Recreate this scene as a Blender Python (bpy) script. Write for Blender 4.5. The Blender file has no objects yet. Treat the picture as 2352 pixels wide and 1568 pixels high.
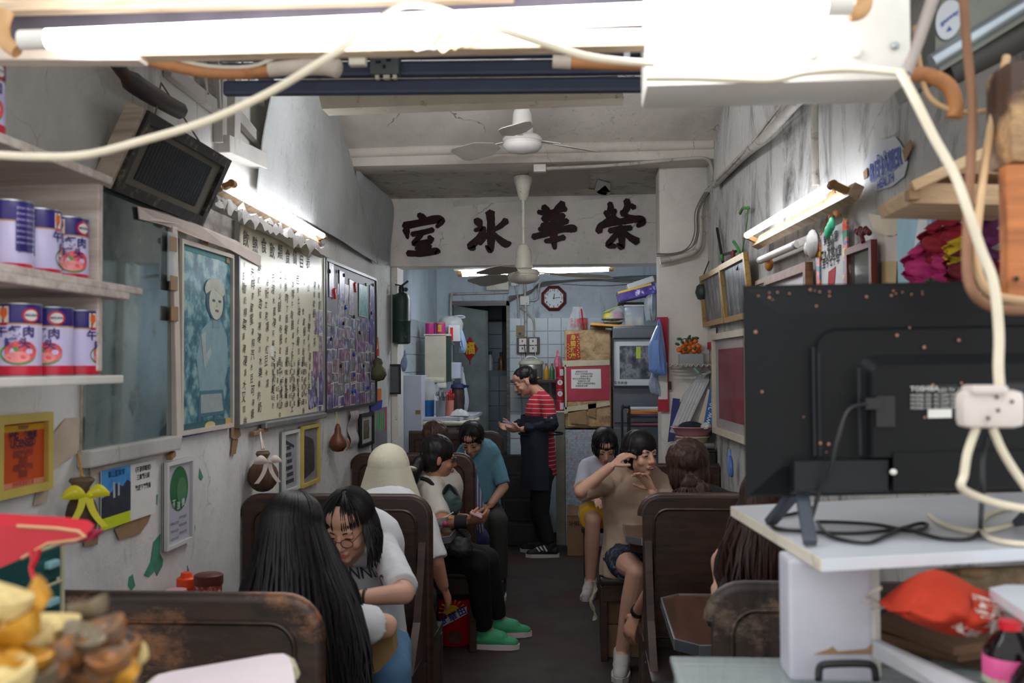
import bpy, bmesh, math, random
from math import sin, cos, pi, radians, sqrt, atan2
from mathutils import Vector, Matrix, noise
random.seed(7)
SC = bpy.context.scene
COL = SC.collection
V = Vector

# ------------------------------------------------------------------ camera
F = 2287.0; CX, CY = 1176.0, 784.0; H = 1.62
_v = V((169 / F, -56 / F, -1.0)).normalized()           # room axis (+Y) seen from the camera
_r = 0.008
_u = V((-sin(_r), cos(_r), 0.0)); _u = (_u - _v * _u.dot(_v)).normalized()
_x = _v.cross(_u)
RC = Matrix((_x, _v, _u))                                # camera axes in the room
cam_data = bpy.data.cameras.new('camera'); cam = bpy.data.objects.new('camera', cam_data); COL.objects.link(cam)
cam.matrix_world = Matrix.Translation((0, 0, H)) @ RC.to_4x4()
cam_data.sensor_width = 36.0; cam_data.lens = F / 2352 * 36.0
cam_data.clip_start = 0.05; cam_data.clip_end = 200
cam_data.dof.use_dof = True; cam_data.dof.focus_distance = 6.6; cam_data.dof.aperture_fstop = 4.5
SC.camera = cam
# ------------------------------------------------------------------ light
w = bpy.data.worlds.new('sky'); SC.world = w; w.use_nodes = True
wt = w.node_tree; wt.nodes.clear()
wo = wt.nodes.new('ShaderNodeOutputWorld'); wb = wt.nodes.new('ShaderNodeBackground')
wb.inputs[0].default_value = (0.95, 0.98, 1.0, 1); wb.inputs[1].default_value = 1.15
wt.links.new(wb.outputs[0], wo.inputs[0])
SC.view_settings.view_transform = 'Standard'; SC.view_settings.look = 'None'
SC.view_settings.gamma = 1.0; SC.view_settings.use_curve_mapping = False
SC.view_settings.exposure = 0.4
TUBE_W = 13.0         # emission of the lit tubes
FRONT_TUBE_W = 24.0
sun = bpy.data.objects.new('sun', bpy.data.lights.new('sun', 'SUN')); COL.objects.link(sun); sun.data.energy = 3.0; sun.data.angle = .02; sun.data.color = (1, .95, .86)
sun.rotation_euler = (radians(-32), 0, radians(8)); sun.location = (0, 4, 8)          # behind the roof, an added blocking slab: it only reaches the street
SC.cycles.max_bounces = 8; SC.cycles.diffuse_bounces = 5; SC.cycles.glossy_bounces = 3
SC.cycles.transmission_bounces = 5; SC.cycles.transparent_max_bounces = 8
SC.cycles.caustics_reflective = False; SC.cycles.caustics_refractive = False
SC.cycles.sample_clamp_indirect = 4.0
try:
    SC.cycles.use_denoising = True
except Exception:
    pass

# ------------------------------------------------------------------ pixel -> room
def ray(px, py):
    return RC @ V(((px - CX) / F, -(py - CY) / F, -1.0))
def D(px, py, Y):
    d = ray(px, py); return V((d.x * Y / d.y, Y, H + d.z * Y / d.y))
def onX(px, py, X):
    d = ray(px, py); t = X / d.x; return V((X, d.y * t, H + d.z * t))
def onZ(px, py, z):
    d = ray(px, py); t = (z - H) / d.z; return V((d.x * t, d.y * t, z))
WL = -1.45
def LW(px, py, off=0.0): return onX(px, py, WL + off)
WR_A, WR_B = 0.77 + 0.05 * 6.3, 0.05
def XR(Y): return WR_A - WR_B * Y
def RW(px, py, off=0.0):
    d = ray(px, py); t = (WR_A - off) / (d.x + WR_B * d.y); return V((d.x * t, d.y * t, H + d.z * t))

# ------------------------------------------------------------------ materials
def lin(c):
    return tuple((x / 12.92 if x <= 0.04045 else ((x + 0.055) / 1.055) ** 2.4) for x in (v / 255 for v in c[:3]))
def rgba(c): return (*lin(c), 1.0)
class NT:
    def __init__(s, name):
        s.m = bpy.data.materials.new(name); s.m.use_nodes = True; s.t = s.m.node_tree; s.t.nodes.clear()
        s.out = s.t.nodes.new('ShaderNodeOutputMaterial'); s.p = s.t.nodes.new('ShaderNodeBsdfPrincipled')
        s.t.links.new(s.p.outputs[0], s.out.inputs[0]); s._tc = None
    def n(s, typ, **kw):
        n = s.t.nodes.new(typ)
        for k, v in kw.items():
            if k in n.inputs: n.inputs[k].default_value = v
            else: setattr(n, k, v)
        return n
    def l(s, a, b): s.t.links.new(a, b)
    def co(s, sc=(1, 1, 1), kind='Object'):
        if s._tc is None: s._tc = s.n('ShaderNodeTexCoord')
        mp = s.n('ShaderNodeMapping'); mp.inputs['Scale'].default_value = sc
        s.l(s._tc.outputs[kind], mp.inputs['Vector']); return mp.outputs[0]
    def noise(s, scale, sc=(1, 1, 1), detail=4, rough=.6, dist=0.0):
        n = s.n('ShaderNodeTexNoise', Scale=scale, Detail=detail, Roughness=rough, Distortion=dist); s.l(s.co(sc), n.inputs['Vector']); return n.outputs[0]
    def ramp(s, fac, stops):
        r = s.n('ShaderNodeValToRGB'); e = r.color_ramp.elements
        while len(e) < len(stops): e.new(0.5)
        for i, (p, c) in enumerate(stops):
            e[i].position = p; e[i].color = c if len(c) == 4 else (*c, 1)
        s.l(fac, r.inputs[0]); return r.outputs[0]
    def mix(s, fac, a, b, blend='MIX'):
        m = s.n('ShaderNodeMix', data_type='RGBA', blend_type=blend)
        if hasattr(fac, 'node'): s.l(fac, m.inputs[0])
        else: m.inputs[0].default_value = fac
        for i, v in ((6, a), (7, b)):
            if hasattr(v, 'node'): s.l(v, m.inputs[i])
            else: m.inputs[i].default_value = v
        return m.outputs[2]
    def bump(s, h, strength, dist=0.01):
        b = s.n('ShaderNodeBump', Strength=strength, Distance=dist); s.l(h, b.inputs['Height']); s.l(b.outputs[0], s.p.inputs['Normal'])
BW = lambda a, b: [(a, (0, 0, 0)), (b, (1, 1, 1))]
MATS = {}
def mat(name, col, rough=.6, metal=0.0, var=.12, vs=9.0, vstretch=(1, 1, 1), bump=0.0, bs=60.0, spec=.5, coat=0.0, dirt=None, emis=None, estr=0.0, trans=0.0, alpha=1.0, ior=1.45, sss=0.0):
    """plain material: a base colour with soft mottling, optional dirt patches (colour, amount, scale) and fine relief"""
    if name in MATS: return MATS[name]
    k = NT(name); p = k.p
    p.inputs['Roughness'].default_value = rough; p.inputs['Metallic'].default_value = metal
    p.inputs['Specular IOR Level'].default_value = spec; p.inputs['Coat Weight'].default_value = coat
    p.inputs['IOR'].default_value = ior
    c = rgba(col)
    if var > 0:
        nz = k.noise(vs, vstretch)
        lo = tuple(x * (1 - var) for x in c[:3]); hi = tuple(min(1, x * (1 + var)) for x in c[:3])
        cc = k.ramp(nz, [(.3, lo), (.7, hi)])
        if dirt:
            f = k.ramp(k.noise(dirt[2], vstretch, detail=7, rough=.7), BW(1 - dirt[1] - .12, 1 - dirt[1] + .06))
            cc = k.mix(f, cc, rgba(dirt[0]))
        k.l(cc, p.inputs['Base Color'])
    else: p.inputs['Base Color'].default_value = c
    if bump > 0: k.bump(k.noise(bs, vstretch, detail=6), bump)
    if emis: p.inputs['Emission Color'].default_value = rgba(emis); p.inputs['Emission Strength'].default_value = estr
    if trans: p.inputs['Transmission Weight'].default_value = trans
    if alpha < 1: p.inputs['Alpha'].default_value = alpha
    if sss: p.inputs['Subsurface Weight'].default_value = sss; p.inputs['Subsurface Radius'].default_value = (.02, .008, .004)
    MATS[name] = k.m; return k.m

def wall_mat(name, col, grime=(70, 68, 66), amt=.42, streak=(2.2, 2.2, .5), crack=.5, flake=None):
    if name in MATS: return MATS[name]
    k = NT(name); k.p.inputs['Roughness'].default_value = .72; k.p.inputs['Specular IOR Level'].default_value = .25
    c = rgba(col)
    base = k.ramp(k.noise(1.6, detail=8, rough=.65), [(.3, tuple(x * .74 for x in c[:3])), (.52, c), (.75, tuple(min(1, x * 1.13) for x in c[:3]))])
    st = k.noise(3.0, streak, detail=9, rough=.72, dist=.6)
    base = k.mix(k.ramp(st, BW(1 - amt, 1.0 - amt + .2)), base, rgba(grime))
    fine = k.noise(26, detail=9, rough=.8); big = k.noise(1.1, detail=3)
    mm = k.n('ShaderNodeMath', operation='MULTIPLY'); k.l(k.ramp(fine, BW(.56, .74)), mm.inputs[0]); k.l(k.ramp(big, BW(.46, .66)), mm.inputs[1])
    base = k.mix(mm.outputs[0], base, rgba(tuple(x * .55 for x in grime)))
    vo = k.n('ShaderNodeTexVoronoi', feature='DISTANCE_TO_EDGE', Scale=1.7)
    wv = k.n('ShaderNodeVectorMath', operation='MULTIPLY_ADD'); nn = k.n('ShaderNodeTexNoise', Scale=2.4, Detail=6); k.l(k.co(), nn.inputs['Vector'])
    wv.inputs[1].default_value = (.5, .5, .5); k.l(nn.outputs[1], wv.inputs[0]); k.l(k.co(), wv.inputs[2]); k.l(wv.outputs[0], vo.inputs['Vector'])
    cr = k.ramp(vo.outputs[0], [(0.0, (1, 1, 1)), (.006, (0, 0, 0))])
    cm = k.n('ShaderNodeMath', operation='MULTIPLY'); k.l(cr, cm.inputs[0]); k.l(k.ramp(k.noise(1.9), BW(.5, .6)), cm.inputs[1])
    cm2 = k.n('ShaderNodeMath', operation='MULTIPLY'); k.l(cm.outputs[0], cm2.inputs[0]); cm2.inputs[1].default_value = crack
    base = k.mix(cm2.outputs[0], base, rgba((45, 42, 40)))
    if flake:
        base = k.mix(k.ramp(k.noise(flake[1], detail=8, rough=.6), BW(flake[2], flake[2] + .012)), base, rgba(flake[0]))
    k.l(base, k.p.inputs['Base Color'])
    k.bump(k.mix(.35, k.noise(5, detail=9, rough=.62), fine), .55, .02)
    MATS[name] = k.m; return k.m

def wood_mat(name, dark, light, amt=.35, rough=.42, grain=(1, 14, 14), worn=None, coat=.0):
    if name in MATS: return MATS[name]
    k = NT(name); k.p.inputs['Roughness'].default_value = rough; k.p.inputs['Coat Weight'].default_value = coat
    g = k.noise(2.2, grain, detail=9, rough=.65, dist=.4)
    b = k.ramp(g, [(.3, rgba(dark)), (.62, rgba(light))])
    if worn: b = k.mix(k.ramp(k.noise(3.2, (1, 1.6, 1.6), detail=9, rough=.72), BW(1 - amt - .05, 1 - amt + .08)), b, rgba(worn))
    k.l(b, k.p.inputs['Base Color']); k.bump(g, .12)
    MATS[name] = k.m; return k.m

def print_mat(name, stops, scale=30, sc=(1, 1, 1), rough=.35, detail=5):
    """flat print: blotchy colour fields"""
    if name in MATS: return MATS[name]
    k = NT(name); k.p.inputs['Roughness'].default_value = rough
    k.l(k.ramp(k.noise(scale, sc, detail=detail, rough=.6), [(p, rgba(c)) for p, c in stops]), k.p.inputs['Base Color'])
    MATS[name] = k.m; return k.m

def glass_mat(name, tint=(235, 245, 240), rough=.03, alpha=.22):
    if name in MATS: return MATS[name]
    k = NT(name); p = k.p; p.inputs['Base Color'].default_value = rgba(tint); p.inputs['Roughness'].default_value = rough
    p.inputs['Alpha'].default_value = alpha; p.inputs['Specular IOR Level'].default_value = .7
    k.noise(5)
    MATS[name] = k.m; return k.m

# ------------------------------------------------------------------ mesh building
class MB:
    def __init__(s): s.v = []; s.f = []
    def add(s, vs, fs):
        o = len(s.v); s.v.extend(V(p) for p in vs); s.f.extend(tuple(i + o for i in f) for f in fs); return s
    def box(s, c, size, rot=None, bev=0.0, taper=1.0):
        hx, hy, hz = (q / 2 for q in size)
        if bev <= 0:
            vs = [V((x * hx * (taper if z > 0 else 1), y * hy * (taper if z > 0 else 1), z * hz)) for z in (-1, 1) for y in (-1, 1) for x in (-1, 1)]
            fs = [(0, 2, 3, 1), (4, 5, 7, 6), (0, 1, 5, 4), (2, 6, 7, 3), (0, 4, 6, 2), (1, 3, 7, 5)]
        else:
            b = min(bev, hx * .99, hy * .99, hz * .99)
            bm = bmesh.new(); bmesh.ops.create_cube(bm, size=1.0)
            for q in bm.verts: q.co = V((q.co.x * 2 * hx, q.co.y * 2 * hy, q.co.z * 2 * hz))
            bmesh.ops.bevel(bm, geom=bm.edges[:], offset=b, segments=2, profile=.6, affect='EDGES')
            bm.verts.index_update(); vs = [q.co.copy() for q in bm.verts]; fs = [tuple(q.index for q in f.verts) for f in bm.faces]; bm.free()
        R = rot.to_3x3() if rot is not None else Matrix.Identity(3)
        return s.add([R @ q + V(c) for q in vs], fs)
    def bar(s, a, b, w, h, up=(0, 0, 1), bev=0.0):
        """square bar from a to b, w across, h along `up`"""
        a, b = V(a), V(b); d = b - a; L = d.length; y = d.normalized(); z = V(up); x = y.cross(z)
        if x.length < 1e-5: x = y.cross(V((1, 0, 0)))
        x.normalize(); z = x.cross(y)
        return s.box((a + b) / 2, (w, L, h), Matrix((x, y, z)).transposed(), bev)
    def tube(s, pts, r, n=8, caps=True, closed=False):
        pts = [V(p) for p in pts]; N = len(pts); rs = r if isinstance(r, (list, tuple)) else [r] * N
        o = len(s.v); prev = None
        for i, p in enumerate(pts):
            a = pts[i - 1] if (i > 0 or closed) else p; b = pts[(i + 1) % N] if (i < N - 1 or closed) else p
            t = (b - a).normalized()
            if prev is None:
                x = t.cross(V((0, 0, 1)));
                if x.length < .05: x = t.cross(V((1, 0, 0)))
            else: x = prev - t * prev.dot(t)
            x.normalize(); prev = x; y = t.cross(x)
            for j in range(n):
                an = 2 * pi * j / n; s.v.append(p + (x * cos(an) + y * sin(an)) * rs[i])
        for i in range(N if closed else N - 1):
            a, b = o + i * n, o + ((i + 1) % N) * n
            for j in range(n): s.f.append((a + j, a + (j + 1) % n, b + (j + 1) % n, b + j))
        if caps and not closed:
            s.f.append(tuple(o + j for j in reversed(range(n)))); s.f.append(tuple(o + (N - 1) * n + j for j in range(n)))
        return s
    def cyl(s, a, b, r, r2=None, n=16): return s.tube([a, b], [r, r if r2 is None else r2], n)
    def lathe(s, prof, c=(0, 0, 0), axis=(0, 0, 1), n=20, sq=1.0):
        """profile [(r, h)] turned about axis through c"""
        z = V(axis).normalized(); x = z.cross(V((0, 1, 0)))
        if x.length < .05: x = z.cross(V((1, 0, 0)))
        x.normalize(); y = z.cross(x); o = len(s.v); c = V(c)
        for r, h in prof:
            for j in range(n):
                an = 2 * pi * j / n; s.v.append(c + z * h + (x * cos(an) + y * sin(an) * sq) * max(r, 1e-4))
        for i in range(len(prof) - 1):
            a, b = o + i * n, o + (i + 1) * n
            for j in range(n): s.f.append((a + j, a + (j + 1) % n, b + (j + 1) % n, b + j))
        s.f.append(tuple(o + j for j in reversed(range(n)))); s.f.append(tuple(o + (len(prof) - 1) * n + j for j in range(n)))
        return s
    def ell(s, c, r, rot=None, n=14, m=9):
        R = rot.to_3x3() if rot is not None else Matrix.Identity(3); c = V(c); o = len(s.v)
        if not hasattr(r, '__len__'): r = (r, r, r)
        s.v.append(c + R @ V((0, 0, -r[2])))
        for i in range(1, m):
            t = -pi / 2 + pi * i / m
            for j in range(n):
                a = 2 * pi * j / n; s.v.append(c + R @ V((r[0] * cos(t) * cos(a), r[1] * cos(t) * sin(a), r[2] * sin(t))))
        s.v.append(c + R @ V((0, 0, r[2]))); top = len(s.v) - 1
        for j in range(n):
            s.f.append((o, o + 1 + (j + 1) % n, o + 1 + j))
            s.f.append((top, top - n + j, top - n + (j + 1) % n))
        for i in range(m - 2):
            a = o + 1 + i * n; b = a + n
            for j in range(n): s.f.append((a + j, a + (j + 1) % n, b + (j + 1) % n, b + j))
        return s
    def grid(s, fn, nu, nv, thick=0.0, closed_u=False):
        """surface fn(u, v) -> point; `thick` gives it a back along the local normal"""
        P = [[V(fn(i / nu, j / nv)) for j in range(nv + 1)] for i in range(nu + 1)]
        o = len(s.v); W = nv + 1
        for row in P: s.v.extend(row)
        for i in range(nu):
            for j in range(nv): s.f.append((o + i * W + j, o + (i + 1) * W + j, o + (i + 1) * W + j + 1, o + i * W + j + 1))
        if thick:
            o2 = len(s.v)
            for i in range(nu + 1):
                for j in range(nv + 1):
                    a = P[min(i + 1, nu)][j] - P[max(i - 1, 0)][j]; b = P[i][min(j + 1, nv)] - P[i][max(j - 1, 0)]
                    nrm = a.cross(b); nrm = nrm.normalized() if nrm.length > 1e-9 else V((0, 0, 1))
                    s.v.append(P[i][j] - nrm * thick)
            for i in range(nu):
                for j in range(nv): s.f.append((o2 + i * W + j, o2 + i * W + j + 1, o2 + (i + 1) * W + j + 1, o2 + (i + 1) * W + j))
            ring = [i * W for i in range(nu + 1)] + [nu * W + j for j in range(1, nv + 1)] + [i * W + nv for i in range(nu - 1, -1, -1)] + [j for j in range(nv - 1, 0, -1)]
            for a, b in zip(ring, ring[1:] + ring[:1]): s.f.append((o + b, o + a, o2 + a, o2 + b))
        return s
    def prism(s, pts, d):
        """polygon (world points) pushed by vector d"""
        pts = [V(p) for p in pts]; d = V(d); n = len(pts); o = len(s.v)
        s.v.extend(pts); s.v.extend(p + d for p in pts)
        s.f.append(tuple(o + i for i in range(n))); s.f.append(tuple(o + n + i for i in reversed(range(n))))
        for i in range(n): s.f.append((o + (i + 1) % n, o + i, o + n + i, o + n + (i + 1) % n))
        return s
    def geo(s, g, org, xax, yax, size=1.0):
        vs, fs = g; org, xax, yax = V(org), V(xax).normalized(), V(yax).normalized(); zax = xax.cross(yax)
        return s.add([org + xax * p[0] * size + yax * p[1] * size + zax * p[2] for p in vs], fs)
def spline(pts, n=6):
    pts = [V(p) for p in pts]; out = []
    for i in range(len(pts) - 1):
        p0 = pts[max(i - 1, 0)]; p1 = pts[i]; p2 = pts[i + 1]; p3 = pts[min(i + 2, len(pts) - 1)]
        for k in range(n):
            t = k / n
            out.append(.5 * ((2 * p1) + (p2 - p0) * t + (2 * p0 - 5 * p1 + 4 * p2 - p3) * t * t + (3 * p1 - p0 - 3 * p2 + p3) * t ** 3))
    out.append(pts[-1]); return out
WM = {}
def _parent(o, parent):
    if parent is not None:
        o.parent = parent; o.matrix_parent_inverse = WM[parent.name].inverted()
def obj(name, mb, m, parent=None, label=None, smooth=None, kind=None):
    me = bpy.data.meshes.new(name)
    if isinstance(mb, bpy.types.Mesh): me = mb; me.name = name
    else:
        me.from_pydata([tuple(p) for p in mb.v], [], mb.f); me.update()
        bm = bmesh.new(); bm.from_mesh(me); bmesh.ops.recalc_face_normals(bm, faces=bm.faces[:]); bm.to_mesh(me); bm.free()
    if m is not None:
        me.materials.clear(); me.materials.append(m)
    if smooth is not None:
        for p in me.polygons: p.use_smooth = True
        if smooth < 179:
            me.set_sharp_from_angle(angle=radians(smooth))
    o = bpy.data.objects.new(name, me); COL.objects.link(o); WM[o.name] = Matrix.Identity(4)
    _parent(o, parent)
    if label: o['label'] = label
    if kind: o['kind'] = kind
    elif name.endswith('lettering'): o['kind'] = 'stuff'      # printed letters, joined
    return o
def tag(o, label, cat, group=None, kind=None):
    o['label'] = label; o['category'] = cat
    if group: o['group'] = group
    if kind: o['kind'] = kind
    return o
def thing(name, label, cat, loc=(0, 0, 0), group=None):
    o = bpy.data.objects.new(name, None); COL.objects.link(o); o.location = loc; o.empty_display_size = .05
    WM[o.name] = Matrix.Translation(V(loc)); return tag(o, label, cat, group)
def struct(name, mb, m, smooth=None, parent=None):
    o = obj(name, mb, m, parent, smooth=smooth)
    if parent is None: o['kind'] = 'structure'
    return o
def clone(root, mw, label=None, group=None):
    """copy of a thing with copies of its parts (shared meshes); mw = world matrix of the copy"""
    r = root.copy(); COL.objects.link(r); r.matrix_world = mw; WM[r.name] = mw.copy()
    if label: r['label'] = label
    if group: r['group'] = group
    def rec(a, b):
        for ch in a.children:
            c = ch.copy(); COL.objects.link(c); c.parent = b; c.matrix_parent_inverse = ch.matrix_parent_inverse.copy(); rec(ch, c)
    rec(root, r); return r
_TX = {}
def text_geo(s, ext=.0008, bold=0.0, shear=0.0):
    """flat letters one unit high, as (verts, faces)"""
    k = (s, ext, bold, shear)
    if k in _TX: return _TX[k]
    c = bpy.data.curves.new('lettering', 'FONT'); c.body = s; c.size = 1.0; c.align_x = 'CENTER'; c.align_y = 'CENTER'; c.resolution_u = 2
    c.offset = bold; c.shear = shear
    o = bpy.data.objects.new('lettering', c); COL.objects.link(o)
    dg = bpy.context.evaluated_depsgraph_get(); me = bpy.data.meshes.new_from_object(o.evaluated_get(dg))
    vs = [tuple(p.co) for p in me.vertices]; fs = [tuple(p.vertices) for p in me.polygons]
    bpy.data.objects.remove(o); bpy.data.curves.remove(c); bpy.data.meshes.remove(me)
    vs = [(a, b, ext) for a, b, _ in vs]
    _TX[k] = (vs, fs); return _TX[k]
def rim(mb, c00, c10, c11, c01, wd, th, nrm):
    """mitred frame round the quad, lying proud by th along nrm"""
    q = [V(c00), V(c10), V(c11), V(c01)]; n = V(nrm).normalized(); cen = sum(q, V()) / 4
    inn = []
    for i in range(4):
        a = (q[(i + 1) % 4] - q[i]).normalized(); b = (q[i - 1] - q[i]).normalized()
        inn.append(q[i] + (a + b) * wd)
    for i in range(4):
        j = (i + 1) % 4; mb.prism([q[i], q[j], inn[j], inn[i]], n * th)
    return mb, inn
# ------------------------------------------------------------------ structure
m_wallL = wall_mat('old_plaster_left', (226, 224, 220), amt=.42, crack=.35)
m_wallR = wall_mat('old_plaster_right', (206, 205, 202), amt=.5, streak=(1.3, 1.3, .55), crack=.6)
m_ceil = wall_mat('sooty_ceiling', (222, 214, 204), grime=(130, 122, 114), amt=.34, streak=(1.2, 1.2, 1.2), crack=.9)
m_ceilB = wall_mat('mouldy_ceiling', (206, 199, 190), grime=(70, 67, 63), amt=.46, streak=(3, 3, 3), crack=.4)
m_sign = wall_mat('sign_plaster', (238, 233, 226), grime=(140, 132, 124), amt=.38, crack=.8)
m_pier = wall_mat('pier_plaster', (228, 222, 214), grime=(118, 112, 106), amt=.36, crack=.5)
m_kit = wall_mat('kitchen_plaster', (196, 208, 216), grime=(96, 102, 106), amt=.44, streak=(2.5, 2.5, .4), crack=.5)
m_trim = wall_mat('painted_batten', (196, 193, 188), grime=(92, 86, 80), amt=.44, crack=.3)
m_sheet = wall_mat('lining_sheet', (186, 189, 188), grime=(110, 108, 104), amt=.42, streak=(5, 5, .5), crack=.15)
m_floor = mat('dark_floor', (62, 55, 52), rough=.62, var=.35, vs=5, bump=.35, bs=70, spec=.25, dirt=((70, 40, 36), .38, 1.1))
m_pave = mat('pavement', (190, 186, 178), rough=.85, var=.15, bump=.3)
m_tile = mat('glazed_tile', (196, 208, 214), rough=.16, var=.06, vs=3, dirt=((150, 140, 120), .3, 5), spec=.6)
m_tileD = mat('grey_tile', (92, 104, 112), rough=.25, var=.08, vs=3)
m_tileB = mat('bluish_tile', (168, 180, 196), rough=.22, var=.06, vs=3)

struct('floor', MB().box((0, 4.3, -.06), (4.4, 11.4, .12)), m_floor)
struct('pavement', MB().box((0, -5.5, -.08), (14, 8.2, .12)), m_pave)
wl = struct('wall_left', MB().box((WL - .07, 4.75, 2.2), (.14, 5.7, 4.4)), m_wallL)
mb = MB(); a, b = 1.75, 7.6
mb.prism([(XR(a), a, 0), (XR(b), b, 0), (XR(b), b, 4.4), (XR(a), a, 4.4)], (.14, .007, 0)); wr = struct('wall_right', mb, m_wallR)
struct('wall_front', MB().box((0, 1.84, 3.42), (4.4, .16, 2.04)).box((-1.95, 1.84, 1.6), (.9, .16, 3.2)).box((1.62, 1.70, 1.6), (.8, .16, 3.2)), m_trim)
# stair soffit that rises towards the street, then the flat slab
zc = lambda Y: 2.94 + .44 * (6.1 - Y)
mb = MB().prism([(-1.5, 6.12, 2.93), (-1.5, 3.6, zc(3.6)), (-1.5, 3.6, zc(3.6) + .15), (-1.5, 6.12, 3.1)], (2.6, 0, 0))
struct('ceiling_front', mb, m_ceil); struct('ceiling', MB().box((-.2, 2.7, 4.13), (3.2, 1.9, .14)), m_ceil)
mb = MB().box((-.33, 6.18, 2.905), (2.3, .26, .09), bev=.025).tube(spline([(-1.45, 6.06, 2.95), (-.9, 6.05, 2.955), (0, 6.05, 2.95), (.78, 6.06, 2.955)], 8), .035, 10)
struct('beam', mb, m_ceil, smooth=40)
struct('ceiling_back', MB().box((-.3, 6.9, 2.95), (2.5, 1.35, .14)), m_ceilB)
ws = struct('wall_middle', MB().box((-.35, 7.48, 2.63), (2.36, .24, .52), bev=.012).box((-1.425, 7.48, 1.185), (.05, .24, 2.37), bev=.01).box((.78, 7.48, 1.185), (.24, .24, 2.37)), m_sign, smooth=30)
struct('pillar', MB().box((.64, 6.45, 1.435), (.34, .3, 2.87), bev=.012), m_pier, smooth=30)
# kitchen shell
KX0, KX1, KY = -1.46, .72, 9.75
wk = struct('wall_kitchen_left', MB().box((KX0 - .06, 8.7, 1.35), (.12, 2.2, 2.7)), m_kit)
struct('wall_kitchen_right', MB().box((KX1 + .06, 8.7, 1.35), (.12, 2.2, 2.7)), m_kit)
wb_ = struct('wall_back', MB().box((0.02, KY + .06, 1.35), (1.56, .12, 2.7)).box((-1.03, KY + .06, 2.47), (.54, .12, .46)).box((-1.38, KY + .06, 1.35), (.16, .12, 2.7)), m_kit)
struct('ceiling_kitchen', MB().box((-.3, 9.3, 2.66), (2.4, 3.38, .1)), m_kit)
struct('floor_back_room', MB().box((-.9, 10.46, .36), (1.3, 1.16, .78)), m_floor)
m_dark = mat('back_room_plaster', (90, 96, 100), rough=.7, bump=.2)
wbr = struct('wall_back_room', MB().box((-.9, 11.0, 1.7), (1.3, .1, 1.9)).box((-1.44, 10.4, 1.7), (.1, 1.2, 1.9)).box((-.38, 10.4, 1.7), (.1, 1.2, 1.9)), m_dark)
struct('sun_block_slab', MB().box((0, 6.6, 4.5), (7, 9.7, .14)), m_pave)  # unseen slab added above the rooms to keep light from leaking in

# tiles, one by one
TILE_ME = {}
def tile(parent, c, w_, h_, m, axis='y', n=[0]):
    key = (round(w_, 3), round(h_, 3), axis, m.name)
    if key not in TILE_ME:
        sz = (w_, .012, h_) if axis == 'y' else (.012, w_, h_)
        q = obj('tile', MB().box((0, 0, 0), sz, bev=.003), m, parent); TILE_ME[key] = q.data
    else:
        q = bpy.data.objects.new('tile', TILE_ME[key]); COL.objects.link(q); WM[q.name] = Matrix.Identity(4); _parent(q, parent)
    q.location = c; return q
for i in range(7):
    for j in range(9):
        tile(wb_, (-.693 + .131 * i, KY - .004, .98 + .131 * j), .127, .127, m_tile)
for i in range(4):
    for j in range(6):
        tile(wk, (KX0 + .004, 7.86 + .5 * i, 1.2 + .15 * j), .496, .146, m_tile, 'x')
for i in range(3):
    for j in range(9):
        tile(wbr, (-1.30 + .155 * i, 10.945, 1.12 + .155 * j), .15, .15, m_tileB)
# half wall behind the door, tiled white and grey
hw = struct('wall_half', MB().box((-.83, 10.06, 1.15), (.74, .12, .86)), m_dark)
for i in range(5):
    for j in range(5):
        tile(hw, (-1.06 + .128 * i, 9.995, .84 + .152 * j), .124, .148, m_tileD if i > 0 else m_tileB)
struct('trim_1', MB().box((-.62, 10.8, 1.9), (.13, .05, .9)), wood_mat('brown_board', (52, 34, 24), (88, 60, 42)))
# steps up to the back room
st = thing('steps', 'dark concrete steps climbing behind the standing man to the back doorway', 'steps', (-.66, 9.2, 0))
m_step = mat('step_concrete', (48, 45, 43), rough=.8, var=.25, bump=.3)
for k in range(4):
    obj('step', MB().box((-.66, 9.0 + .2 * k + (.75 - .2 * k) / 2, .095 + .19 * k), (.46, .75 - .2 * k, .188), bev=.008), m_step, st)

# lining sheets over the upper left wall
def edge(pts):
    P = spline(pts, 5); return P
def strip_surface(A, B, bulge=0.0):
    n = min(len(A), len(B)) - 1
    def fn(u, v):
        i = min(int(u * n), n - 1); t = u * n - i
        a = A[i].lerp(A[i + 1], t); b = B[i].lerp(B[i + 1], t); p = a.lerp(b, v)
        p = p + V((bulge * sin(pi * v) * (1 - u * .6), 0, 0)) + V((.012 * noise.noise(p * 3.0), 0, 0)); return p
    return fn
A = edge([LW(655, 60, .13), LW(630, 180, .11), LW(606, 320, .07), LW(590, 442, .035)])
B = edge([LW(740, 60, .03), LW(770, 235, .03), LW(815, 390, .03), LW(868, 607, .03)])
o = struct('trim_2', MB().grid(strip_surface(A, B, .05), 15, 10, .006), m_sheet, smooth=40)
A = edge([LW(820, 392, .02), LW(826, 450, .02), LW(845, 530, .02), LW(870, 606, .02)])
B = edge([LW(824, 392, .02), LW(870, 432, .05), LW(904, 476, .06), LW(893, 606, .03)])
struct('trim_3', MB().grid(strip_surface(A, B, .02), 15, 6, .006), m_sheet, smooth=40)
# right upper wall: plaster bulge above the pipe line
A = edge([RW(1700, 100, .02), RW(1676, 200, .02), RW(1646, 330, .02), RW(1640, 418, .02)])
B = edge([RW(1925, 150, .10), RW(1850, 210, .08), RW(1750, 305, .05), RW(1644, 420, .03)])
struct('trim_4', MB().grid(strip_surface(A, B, -.02), 15, 8, .006), m_wallR, smooth=40)

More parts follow.
